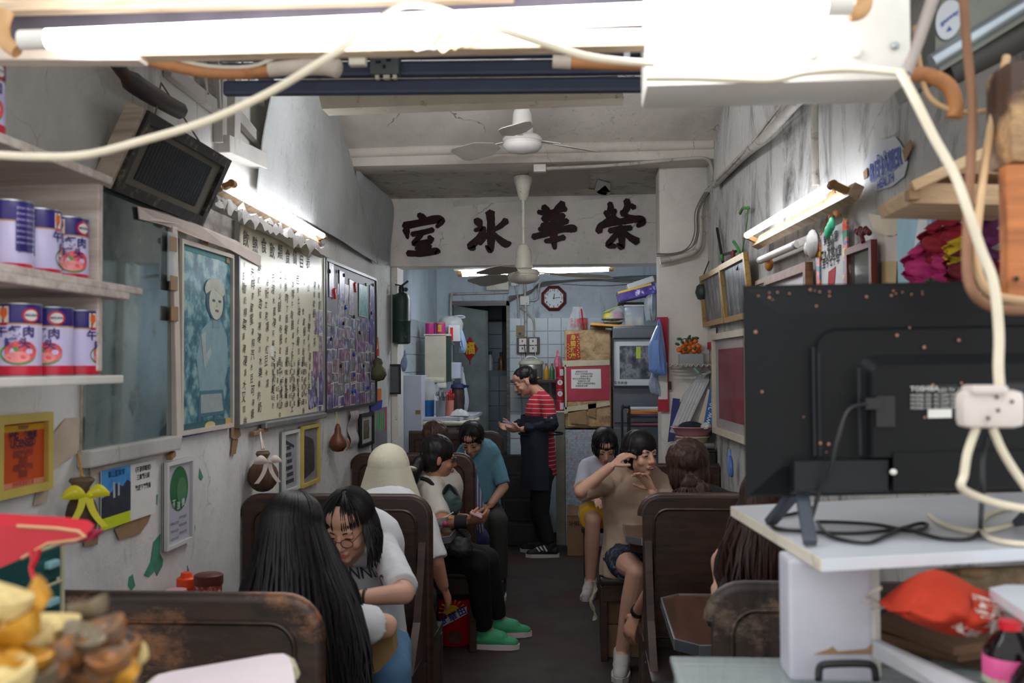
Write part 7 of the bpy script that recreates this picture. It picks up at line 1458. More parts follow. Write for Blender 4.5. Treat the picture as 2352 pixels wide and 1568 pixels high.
def can_proto():
    """luncheon-meat can at the origin, front towards -Y"""
    t = thing('luncheon_can', 'proto', 'can'); c = V((0, 0, 0))
    obj('body', MB().lathe([(R0, .018), (R0 + .0003, .019), (R0 + .0003, .09), (R0, .091)], c, n=32), m_clil, t, smooth=40)
    obj('top_band', MB().lathe([(R0, .0925), (R0 + .0004, .0935), (R0 + .0004, Hc - .003), (R0 - .001, Hc - .002)], c, n=32), m_cviol, t, smooth=40)
    obj('gold_line', MB().lathe([(R0 + .0005, .0905), (R0 + .0008, .091), (R0 + .0008, .0925), (R0 + .0005, .093)], c, n=32), m_cgold, t, smooth=40)
    obj('foot_band', MB().lathe([(R0 - .001, .002), (R0 + .0006, .003), (R0 + .0006, .019), (R0, .0195)], c, n=32), m_cred, t, smooth=40)
    obj('rim', MB().lathe([(R0 - .002, Hc - .003), (R0 + .001, Hc - .002), (R0 + .001, Hc), (R0 - .003, Hc), (R0 - .004, Hc - .004), (.001, Hc - .004)], c, n=32), m_alu, t, smooth=40); obj('rim', MB().lathe([(R0 + .001, 0), (R0 + .0012, .002), (R0 - .001, .003)], c, n=32), m_alu, t, smooth=40)
    def wrap(pts, m, nm, h):
        """flat print rolled round the can: (angle-length, height) points"""
        mb = MB(); mb.v += [V(((R0 + h) * sin(a / R0), -(R0 + h) * cos(a / R0), z)) for a, z in pts]; return mb
    def disc(cx, cz, rx, rz, m, nm, h, a0=0):
        mb = MB(); n = 20; P = [(cx, cz)] + [(cx + rx * cos(2 * pi * i / n), cz + rz * sin(2 * pi * i / n)) for i in range(n)]
        mb = wrap(P, m, nm, h); mb.f += [(0, 1 + i, 1 + (i + 1) % n) for i in range(n)]; return obj(nm, mb, m, t)
    disc(.002, .040, .030, .020, m_lett, 'lettuce_print', .0012); disc(.006, .044, .026, .019, m_meat, 'meat_print', .0018); disc(.0, .034, .02, .010, mat('can_meat_light', (236, 140, 140), rough=.35, var=.15), 'meat_slice_print', .0024)
    disc(.022, .107, .016, .013, m_cred, 'red_roundel', .0012); disc(.022, .107, .012, .0095, m_paper, 'white_roundel', .0018)
    mb = MB()
    def wtext(s, ax, z, size, bold=.02, mb=mb, h=.003):
        g = text_geo(s, 0, bold); mb.add([((R0 + h) * sin((ax + x * size) / R0), -(R0 + h) * cos((ax + x * size) / R0), z + y * size) for x, y, _ in g[0]], g[1])
    wtext('午餐肉', -.004, .077, .021); wtext('罐头', .0, .057, .020); wtext('MALING', .022, .107, .006)
    for r in range(6): wtext('营养成分表', -.085, .085 - .009 * r, .007, .01)
    obj('lettering', mb, m_indigo, t)
    mb = MB(); mb2 = wrap([(-.03, .094), (-.014, .094), (-.014, .122), (-.03, .122)], None, '', .001); mb2.f.append((0, 1, 2, 3)); obj('crest_ground', mb2, mat('crest_cream', (226, 210, 190), var=0), t); mb2 = wrap([(-.028, .108), (-.022, .098), (-.016, .108), (-.017, .119), (-.027, .119)], None, '', .0016); mb2.f.append((0, 1, 2, 3, 4)); obj('crest', mb2, mat('crest_orange', (226, 100, 40), var=0), t)
    mb2 = wrap([(-.028, .089), (-.016, .089), (-.016, .094), (-.028, .094)], None, '', .0018); mb2.f.append((0, 1, 2, 3)); obj('crest_foot', mb2, m_cred, t)
    mb2 = MB(); n = 8; P = [(-.105 + .04 * i / n, z) for i in range(n + 1) for z in (.040, .122)]; mb2 = wrap(P, None, '', .0009); mb2.f += [(2 * i, 2 * i + 2, 2 * i + 3, 2 * i + 1) for i in range(n)]; obj('nutrition_panel', mb2, m_cviol, t)
    mb = MB()
    for r in range(7): wtext('营养成分 蛋白质 脂肪', -.085, .114 - .010 * r, .0042, .0, mb)
    obj('panel_lettering', mb, m_clil, t)
    return t
cp = can_proto(); first = True
def place_can(px, py_base, zb, rot, label):
    global first
    d = ray(px, py_base); p = None
    X = XS - .055; q = onX(px, py_base, X)
    mw = Matrix.Translation((X, q.y, zb)) @ Matrix.Rotation(rot, 4, 'Z') @ Matrix.Scale(1.2, 4)
    if first: cp.matrix_world = mw; cp['label'] = label; cp['group'] = 'luncheon cans on the left shelf'; first = False; WM[cp.name] = mw; return
    clone(cp, mw, label, 'luncheon cans on the left shelf')
zlo, zmi = zBt - .01, zM - .002
place_can(178, 840, zlo, .75 + .95, 'purple and lilac can on the lower board, beside the shelf end'); place_can(112, 840, zlo, .75 - .45, 'purple and lilac can on the lower board, middle one'); place_can(36, 845, zlo, .75 - .15, 'purple and lilac can on the lower board, nearest the street')
place_can(150, 630, zmi, .75 + .05, 'purple and lilac can on the middle board, showing its red roundel beside the end panel'); place_can(84, 620, zmi, .75 + 1.25, 'purple can on the middle board, turned to its small-print panel'); place_can(16, 615, zmi, .75 + 2.6, 'purple can on the middle board, nearest the street')
q = onX(-20, 315, XS - .05); clone(cp, Matrix.Translation((XS - .05, SH(2, 315).y, zT + .012)) @ Matrix.Rotation(.9, 4, 'Z') @ Matrix.Scale(1.2, 4), 'purple can on the top board at the left frame edge', 'luncheon cans on the left shelf')
# ------------------------------------------------------------------ left foreground
std = thing('street_stand', 'dark stand under the heap of golden ingots', 'stand', (-.56, .95, 0)); obj('top', MB().box((-.595, .85, 1.275), (.31, .3, .03), bev=.006), m_boothN, std); obj('body', MB().box((-.595, .85, .63), (.28, .27, 1.26), bev=.006), m_booth, std)
ing_m = [mat('ingot_gold', (196, 140, 44), rough=.35, metal=.35, var=.2, vs=60), mat('ingot_bronze', (160, 108, 64), rough=.4, metal=.3, var=.3, vs=60, dirt=((110, 106, 100), .4, 40)), mat('ingot_pale', (214, 190, 130), rough=.5, metal=.1, var=.15, vs=60), mat('ingot_dull', (120, 106, 84), rough=.45, metal=.3, var=.3, vs=60)]
def ingot(c, s, R, m, label):
    """boat-shaped ingot: upswept hull with a dome in the middle"""
    t = thing('golden_ingot', label, 'ingot', c, 'golden ingots'); n = 20
    def hull(u, v):
        a = 2 * pi * v; r = [.45, .8, .98, 1.0, .9, .62][min(5, int(u * 5.999))]; z = [-.45, -.35, .0, .32, .34, .16][min(5, int(u * 5.999))]
        x = r * cos(a); y = r * .74 * sin(a); lift = .2 * abs(cos(a)) ** 2.2 * (1 if u > .35 else .3)
        return c + R @ V((x * s, y * s, (z + lift) * s))
    mb = MB(); W = n; o = 0
    for i in range(6):
        for j in range(n): mb.v.append(hull((i + .5) / 6, j / n))
    for i in range(5):
        for j in range(n): mb.f.append((i * n + j, i * n + (j + 1) % n, (i + 1) * n + (j + 1) % n, (i + 1) * n + j))
    mb.f.append(tuple(reversed(range(n)))); mb.f.append(tuple(5 * n + j for j in range(n)))
    obj('hull', mb, m, t, smooth=50); obj('dome', MB().ell(c + R @ V((0, 0, .12 * s)), (s * .42, s * .34, s * .3), R.to_4x4(), 12, 8), m, t, smooth=60)
random.seed(12)
il = [(60, 1395, .88, 0, 0.0286, 'golden ingot tilted upright at the back, against the green chest'), (205, 1400, .98, 3, 0.0218, 'dull grey-gold ingot on the crown of the heap'), (235, 1455, .96, 1, 0.0252, 'bronze ingot below the dull crown ingot'), (125, 1445, .95, 2, 0.0252, 'pale cream-gold ingot in the middle of the heap'), (30, 1450, .86, 0, 0.0302, 'bright golden ingot at the left frame edge'),
      (30, 1520, .84, 0, 0.0302, 'yellow ingot low at the left frame edge'), (160, 1500, .93, 1, 0.0235, 'bronze ingot under the pale cream one'), (280, 1490, .97, 1, 0.0235, 'bronze ingot at the right shoulder of the heap'), (305, 1510, .99, 2, 0.0185, 'small pale ingot at the right edge of the heap'), (100, 1545, .9, 1, 0.0269, 'bronze ingot low in the middle of the heap'),
      (220, 1545, .94, 1, 0.0269, 'coppery ingot at the foot of the heap'), (285, 1555, .96, 0, 0.0235, 'gold ingot standing on edge at the right foot of the heap'), (160, 1440, .99, 3, 0.0185, 'small dull ingot tucked behind the pale one'), (10, 1385, .85, 2, 0.0252, 'pale gold ingot cut by the left frame edge, highest there'), (60, 1560, .84, 3, 0.0286, 'dull ingot at the lower left corner'),
      (70, 1480, .9, 2, .024, 'pale ingot between the yellow ones and the heap middle'), (190, 1470, .93, 3, .022, 'dull ingot half sunk below the crown ingot'), (255, 1520, .92, 1, .022, 'bronze ingot in the lower right of the heap'), (120, 1500, .9, 1, .024, 'brown-gold ingot below the pale cream one'), (5, 1560, .82, 2, .03, 'pale ingot in the bottom left corner')]
for k, (x, y, Y, mi, s, lb) in enumerate(il):
    R = Matrix.Rotation(random.uniform(-.4, .4) + (-.7 if k in (0, 11) else 0), 3, 'Y') @ Matrix.Rotation(random.uniform(-.1, .5), 3, 'X') @ Matrix.Rotation(random.uniform(-.5, .5), 3, 'Z'); ingot(D(x, y, Y), s, R, ing_m[mi], lb)
obm = mat('heap_core', (110, 84, 56), rough=.7, var=.3); tag(obj('ingot_tray', MB().ell((D(150, 1540, .93).x, .95, 1.295), (.06, .07, .03)), obm, smooth=60), 'brown padded tray filling the heap of golden ingots', 'tray')
# red pouch, green chest, pink table
t = thing('red_pouch', 'flat red pouch with tan piping lying over the green chest', 'pouch', D(90, 1250, 1.45)); m_redp = mat('red_pouch', (186, 30, 44), rough=.5, var=.08)
P = [D(x, y, 1.45) for x, y in ((-80, 1200), (40, 1208), (130, 1213), (180, 1220), (195, 1232), (175, 1240), (110, 1248), (50, 1282), (-20, 1312), (-80, 1330))]; obj('pouch', MB().prism(P, (0, .03, .012)), m_redp, t); obj('piping', MB().tube(P[1:8], .003, 6), mat('tan_piping', (196, 150, 110)), t, smooth=60); obj('flap', MB().prism([D(x, y, 1.47) for x, y in ((180, 1218), (226, 1221), (208, 1240), (150, 1250), (120, 1256), (190, 1236))], (0, .02, 0)), mat('red_flap', (160, 24, 60), rough=.5), t)
obj('tassel', MB().tube(spline([D(70, 1262, 1.44), D(76, 1285, 1.44), D(72, 1305, 1.44), D(78, 1330, 1.44)], 4), .004, 6), m_redp, t); obj('tassel', MB().tube([D(90, 1262, 1.44), D(82, 1285, 1.44), D(74, 1300, 1.44)], .004, 6), m_redp, t)
XG = -.98; gc = thing('green_chest', 'dark green chest of little drawers with cream edges, left of the booth', 'chest', (XG - .15, 1.65, 1.0)); m_grn = mat('bottle_green', (20, 66, 64), rough=.35, var=.12); m_cre = mat('cream_edge', (176, 170, 140), rough=.5)
def G(px, py): return onX(px, py, XG)
y0, y1 = 1.45, G(138, 1300).y; z1 = G(137, 1240).z; z0_ = z1 - .30
obj('body', MB().box((XG - .14, (y0 + y1) / 2, (z0_ + z1) / 2), (.27, y1 - y0, z1 - z0_), bev=.004), m_grn, gc)
for k in range(4):
    z = z1 - .005 - .068 * k; d = obj('drawer', MB().box((XG, (y0 + y1) / 2, z - .032), (.014, y1 - y0 - .02, .058), bev=.004), m_grn, gc); obj('handle', MB().box((XG + .012, y1 - .05, z - .03), (.014, .035, .014), bev=.004), mat('pale_knob', (120, 160, 166), rough=.4), d); obj('edge', MB().bar((XG + .006, y0, z), (XG + .006, y1, z), .005, .004), m_cre, gc)
obj('edge', MB().bar((XG + .004, y1, z0_), (XG + .004, y1, z1), .008, .006, up=(1, 0, 0)), m_cre, gc); gst = thing('chest_stand', 'plain dark stand holding the green chest', 'stand', (XG - .14, 1.62, 0)); obj('body', MB().box((XG - .14, (y0 + y1) / 2, z0_ / 2), (.25, y1 - y0 - .02, z0_), bev=.004), m_booth, gst); obj('top', MB().box((XG - .14, (y0 + y1) / 2, z0_ - .008), (.27, y1 - y0, .014)), m_booth, gst)
ZP = 1.14; pt = thing('pink_table', 'pale pink rounded table corner at the bottom of the frame', 'table', (-.5, 1.35, 0)); P = [onZ(x, y, ZP) for x, y in ((300, 1700), (330, 1580), (365, 1548), (400, 1540), (620, 1502), (650, 1500), (665, 1510), (672, 1530), (700, 1700))]
obj('tabletop', MB().prism(P, (0, 0, -.025)), mat('pink_laminate', (222, 206, 210), rough=.35, var=.05), pt); obj('edge', MB().tube([p - V((0, 0, .012)) for p in P[1:8]], .012, 8), m_cre, pt, smooth=60); cx2 = sum((p for p in P), V()) / 9; obj('leg', MB().box((cx2.x, cx2.y, (ZP - .025) / 2), (.05, .05, ZP - .025)), m_booth, pt)
# jars on the first left table
ZTb = .751
def jar(name, lb, px, Y, r, h, m, ml, cat='jar', extra=None):
    c = V((D(px, 1340, Y).x, Y, ZTb)); t = thing(name, lb, cat, c); obj('jar', MB().lathe([(r * .9, 0), (r, .01), (r, h - .03), (r * .93, h - .02)], c, n=20), m, t, smooth=40); obj('lid', MB().lathe([(r * 1.08, h - .035), (r * 1.1, h - .03), (r * 1.1, h - .004), (r * .95, h), (.001, h + .002)], c, n=20), ml, t, smooth=40); return t, c
jar('sauce_jar', 'glass jar with dark red lid and chilli print by the long hair', 479, 3.3, .044, .175, print_mat('chilli_print', [(.4, (70, 40, 34)), (.55, (170, 60, 40)), (.62, (190, 170, 150))], 40), mat('maroon_lid', (96, 40, 36), rough=.4)); 
t, c = jar('orange_jar', 'bottle with a bright orange cap left of the dark red jar', 428, 3.36, .03, .15, mat('orange_bottle', (214, 70, 34), rough=.4), mat('orange_cap', (236, 80, 30), rough=.4))
obj('knob', MB().lathe([(.02, .15), (.018, .165), (.001, .17)], c, n=14), mat('orange_cap', (236, 80, 30)), t, smooth=40)
c = V((D(405, 1365, 3.24).x, 3.24, ZTb)); t = thing('pink_box', 'pale pink box with round lid beside the orange cap', 'box', c); obj('box', MB().box(c + V((0, 0, .06)), (.11, .09, .12), bev=.01), mat('pink_tub', (214, 170, 172), rough=.4), t, smooth=40); obj('lid', MB().lathe([(.035, .12), (.034, .134), (.001, .137)], c, n=16), mat('pink_tub', (214, 170, 172)), t, smooth=40)
# bowl and other things on the tables, bucket under the bench
c = V((D(998, 1170, 5.25).x, 5.25, .751)); t = thing('noodle_bowl', 'white bowl with pink flower print and a spoon on the second left table', 'bowl', c); obj('bowl', MB().lathe([(.03, 0), (.034, .01), (.06, .04), (.072, .075), (.074, .078), (.068, .074), (.05, .03)], c, n=24), m_paper, t, smooth=40)
for k in range(4): a = -1.9 + .5 * k; obj('flower_print', MB().ell(c + V((.064 * cos(a), .064 * sin(a), .045)), (.012, .012, .014), n=8, m=6), mat('print_pink', (206, 70, 130)) if k % 2 else mat('print_grey', (110, 110, 120)), t)
obj('spoon', MB().bar(c + V((.03, 0, .06)), c + V((.10, 0, .10)), .012, .004), m_white, t); obj('noodles', MB().ell(c + V((0, 0, .055)), (.058, .058, .012), n=14, m=6), mat('noodle_yellow', (206, 190, 130), bump=.5), t, smooth=60)
c = D(1047, 1466, 5.86); c.z = 0; t = thing('red_bucket', 'red powder-drink bucket with sunburst and blue lettering under the bench', 'bucket', c); obj('body', MB().lathe([(.095, 0), (.1, .01), (.115, .27), (.118, .28), (.11, .28), (.09, .02)], c, n=26), mat('bucket_red', (196, 26, 30), rough=.35, var=.06), t, smooth=40)
qq = [c + V((-.1, -.118, 0)), c + V((.1, -.118, 0)), c + V((.1, -.118, .28)), c + V((-.1, -.118, .28))]
def bdisc(mb, u, v, r, h): poly(mb, qq, circ(u, v, r, r * .72, n=20), h)
mb = MB(); bdisc(mb, .5, .72, .22, .002)
for k in range(10): a = pi * k / 9; poly(mb, qq, [(.5 + .24 * cos(a), .72 + .17 * sin(a)), (.5 + .42 * cos(a + .05), .72 + .27 * sin(a + .05)), (.5 + .42 * cos(a - .05), .72 + .27 * sin(a - .05))], .0015)
obj('sunburst', mb, mat('sun_yellow', (230, 180, 40), rough=.4), t); mb = MB(); poly(mb, qq, [(.12, .40), (.12, .52), (.9, .86), (.9, .70)], .003); obj('banner', mb, m_canw, t)
mb = MB()
for i, ch in enumerate('阿華田'): write(mb, qq, ch, .24 + .26 * i, .515 + .115 * i, .052, h=.006, bold=.02, rot=.45)
write(mb, qq, 'Ovaltine', .45, .70, .03, h=.006, bold=.02, rot=.45); obj('lettering', mb, mat('banner_blue', (36, 50, 140), var=0), t); mb = MB(); bdisc(mb, .55, .22, .2, .003); obj('chocolate_splash', mb, mat('chocolate', (90, 50, 40), var=.4, vs=40), t); obj('dark_liner', MB().lathe([(.118, .27), (.124, .29), (.122, .33), (.1, .34), (.05, .335)], c, n=22), m_black, t, smooth=40)
# cartons under the right bench
for k, (y, lb) in enumerate(((5.62, 'kraft carton under the tan-shirted woman, lower one'), (5.63, 'kraft carton under the tan-shirted woman, upper one'))):
    p = D(1412, 1440, 5.6); t = thing('kraft_carton', lb, 'box', (p.x, y, .0 + .18 * k), 'cartons under the right bench'); obj('carton', MB().box((p.x + .06, y + .1, .09 + .18 * k), (.22, .24, .178), bev=.004), m_cb, t); obj('tape', MB().box((p.x + .06, y - .021, .09 + .18 * k), (.04, .003, .17)), m_kraft, t)
t = thing('torn_upholstery', 'torn whitish covering hanging from the aisle edge of the right bench', 'upholstery', D(1362, 1380, 5.6)); obj('strip', MB().grid(lambda u, v: D(1366 - 6 * v + 5 * sin(u * 9), 1335 + 90 * u, 5.56 + .02 * v) + V((.01 * noise.noise(V((u * 7, v * 3, 4))), 0, 0)), 16, 3, .004), mat('torn_white', (176, 166, 146), rough=.9, var=.3, vs=40), t, smooth=60)
# ------------------------------------------------------------------ people
from mathutils.bvhtree import BVHTree
def cap(mb, p0, p1, r0, r1, side=None, flat=1.0, ends=(1, 1), n=14):
    """tapered limb from p0 to p1, round or flat ended; `flat` squeezes it across `side`"""
    p0, p1 = V(p0), V(p1); d = p1 - p0; L = d.length; d = d / L if L > 1e-6 else V((0, 0, 1))
    x = V(side) if side is not None else d.cross(V((.3, .2, .9)))
    x = (x - d * x.dot(d)).normalized(); y = d.cross(x); R = []
    if ends[0]: R += [(p0 - d * r0 * cos(a) * .9, r0 * sin(a)) for a in (.25, .6, .95, 1.3)]
    R += [(p0, r0), (p0.lerp(p1, .5), (r0 + r1) / 2), (p1, r1)]
    if ends[1]: R += [(p1 + d * r1 * cos(a) * .9, r1 * sin(a)) for a in (1.3, .95, .6, .25)]
    o = len(mb.v)
    for c, r in R:
        for j in range(n):
            a = 2 * pi * j / n; mb.v.append(c + x * r * cos(a) + y * r * flat * sin(a))
    for i in range(len(R) - 1):
        a, b = o + i * n, o + (i + 1) * n
        for j in range(n): mb.f.append((a + j, a + (j + 1) % n, b + (j + 1) % n, b + j))
    mb.f.append(tuple(o + j for j in reversed(range(n)))); mb.f.append(tuple(o + (len(R) - 1) * n + j for j in range(n)))
    return mb
def fuse(mb, voxel, it=3, wrinkle=0.0, ws=(14, 14, 7), seed=0):
    """one continuous surface out of overlapping limbs"""
    me = bpy.data.meshes.new('body'); me.from_pydata([tuple(p) for p in mb.v], [], mb.f); o = bpy.data.objects.new('body', me); COL.objects.link(o)
    bm = bmesh.new(); bm.from_mesh(me); bmesh.ops.recalc_face_normals(bm, faces=bm.faces[:]); bm.to_mesh(me); bm.free()
    m = o.modifiers.new('a', 'REMESH'); m.mode = 'VOXEL'; m.voxel_size = voxel
    if it: s = o.modifiers.new('b', 'SMOOTH'); s.factor = .5; s.iterations = it
    dg = bpy.context.evaluated_depsgraph_get(); out = bpy.data.meshes.new_from_object(o.evaluated_get(dg)); bpy.data.objects.remove(o); bpy.data.meshes.remove(me)
    if wrinkle:
        ns = [v.normal.copy() for v in out.vertices]
        for v, nn in zip(out.vertices, ns):
            p = v.co; q = V((p.x * ws[0] + seed, p.y * ws[1], p.z * ws[2] + p.x * 4)); v.co = p + nn * wrinkle * (noise.noise(q) + .8 * (.5 - abs(noise.noise(q * 1.7))))
    return out
def frame(fwd, up=(0, 0, 1)):
    f = V(fwd).normalized(); x = f.cross(V(up)).normalized(); z = x.cross(f); return Matrix((x, f, z)).transposed()
def head_prims(mb, c, R, s):
    P = lambda x, y, z: c + R @ (V((x, y, z)) * s); E = lambda p, r: mb.ell(P(*p), [q * s for q in r], R.to_4x4(), 18, 12)
    E((0, -.012, .038), (.075, .093, .078)); E((0, .026, -.028), (.062, .066, .086)); E((0, .034, -.072), (.047, .05, .036)); E((0, .07, -.094), (.02, .018, .016)); E((0, .03, .055), (.064, .06, .05))
    for k in (-1, 1):
        E((k * .037, .058, -.034), (.025, .024, .024)); E((k * .077, -.008, -.008), (.008, .018, .03)); E((k * .011, .098, -.034), (.009, .010, .008)); E((k * .031, .076, .004), (.017, .014, .012))
    cap(mb, P(-.036, .076, .024), P(.036, .076, .024), .013 * s, .013 * s); cap(mb, P(0, .088, .012), P(0, .108, -.028), .009 * s, .013 * s); E((0, .09, -.062), (.022, .012, .011))
def hand_prims(mb, w, fd, pn, s=1.0, curl=.45, side=1, spread=.06):
    """palm, four unequal fingers bent toward the palm normal pn, thumb from the side of the palm"""
    f = V(fd).normalized(); n = V(pn); n = (n - f * n.dot(f)).normalized(); a = f.cross(n) * side; w = V(w)
    cap(mb, w + f * .018 * s, w + f * .075 * s, .030 * s, .038 * s, a, .38)
    for k, (o, L) in enumerate(((.031, .066), (.0105, .075), (-.0105, .070), (-.031, .054))):
        d = (f + a * o * 6 * spread * 5).normalized(); p = w + f * .078 * s + a * o * s; r = .0088 * s
        for j, seg in enumerate((.46, .32, .24)):
            an = curl * (.6 + .5 * j); d2 = (d * cos(an) + n * sin(an)).normalized(); q = p + d2 * L * seg * 1.05 * s; cap(mb, p, q, r, r * .93, n=8); p, d, r = q, d2, r * .93
    p = w + f * .03 * s + a * .03 * s; d = (f * .62 + a * .62 + n * .4).normalized(); q = p + d * .042 * s; cap(mb, p, q, .012 * s, .0105 * s, n=8); d = (d + f * .35 + n * .25 - a * .35).normalized(); cap(mb, q, q + d * .03 * s, .0105 * s, .009 * s, n=8)
def seated(hip, f, lean=.1, head=None, zt=1.0):
    f = V((f[0], f[1], 0)).normalized(); r = f.cross(V((0, 0, 1))); u = V((0, 0, 1)); h = V(hip); ch = h + f * lean * .8 + u * .40
    J = dict(hip=h, chest=ch, neck=ch + f * .03 + u * .09, f=f, r=r)
    for k, s in (('L', -1), ('R', 1)):
        J['hip' + k] = h + r * s * .085; J['kn' + k] = h + r * s * .10 + f * .42 - u * .03; kn = J['kn' + k]; J['an' + k] = V((kn.x, kn.y, .10)) + f * .02; J['toe' + k] = f
        J['sh' + k] = ch + r * s * .165 + u * .04; J['el' + k] = J['sh' + k] + f * .10 - u * .25 + r * s * .03; J['wr' + k] = J['el' + k] + f * .22 + u * .02 - r * s * .04
        J['hd' + k] = dict(fd=f - r * s * .3, pn=-u, curl=.35)
    return J
m_skin = [mat('skin_%d' % i, c, rough=.5, var=.06, vs=14, sss=.08) for i, c in enumerate(((214, 166, 142), (198, 148, 122), (176, 124, 98), (206, 158, 132)))]
def hair_mat(nm, c, hi): 
    k = NT(nm); k.p.inputs['Roughness'].default_value = .46; k.p.inputs['Specular IOR Level'].default_value = .28; k.l(k.ramp(k.noise(3, (50, 50, 2), detail=4), [(.35, rgba(c)), (.7, rgba(hi))]), k.p.inputs['Base Color']); return k.m
m_hblack = hair_mat('black_hair', (16, 14, 15), (38, 33, 33)); m_hbrown = hair_mat('dark_brown_hair', (38, 24, 20), (76, 50, 42)); m_hred = hair_mat('auburn_hair', (52, 36, 32), (104, 74, 66))
m_eye = mat('dark_eye', (28, 22, 20), rough=.15, var=0); m_lip = mat('lips', (176, 92, 88), rough=.45, var=.05); m_lash = mat('brow', (30, 24, 22), rough=.8, var=0)
def long_hair(mb, c, R, s, phis, length, r=.005, spread=.05, bangs=False, top=.0, seed=0, back=V((0, 0, 0))):
    rnd = random.Random(seed)
    for ph in phis:
        ph = ph + rnd.uniform(-.05, .05); pts = []; k = 1.0 + rnd.uniform(-.01, .05)
        for th in (.12, .45, .8, 1.15, 1.45, 1.65):
            pts.append(c + R @ (V((.083 * k * sin(th) * sin(ph), .100 * k * sin(th) * cos(ph) - .014, .038 + .088 * k * cos(th))) * s))
        out = V((pts[-1].x - c.x, pts[-1].y - c.y, 0)); L = length(ph) if callable(length) else length; L *= rnd.uniform(.88, 1.04)
        if L > .02:
            out = out.normalized() if out.length > 1e-4 else V((0, 1, 0))
            for t in (.2, .45, .7, 1.0): pts.append(pts[5] + V((0, 0, -L * t)) + out * spread * min(1, t * 1.8) * (1 + rnd.uniform(-.3, .3)) * L * 2 + back * t + V((rnd.uniform(-.006, .006), rnd.uniform(-.006, .006), 0)))
        else: pts = pts[:4] if L < 0 else pts
        P = spline(pts, 2); n = len(P); mb.tube(P, [r * (.7 + .3 * min(1, i / 4)) * (1 if i < n * .75 else max(.15, (n - i) / (n * .25))) for i in range(n)], 5)
def lin_(a, b, n): return [a + (b - a) * i / (n - 1) for i in range(n)]
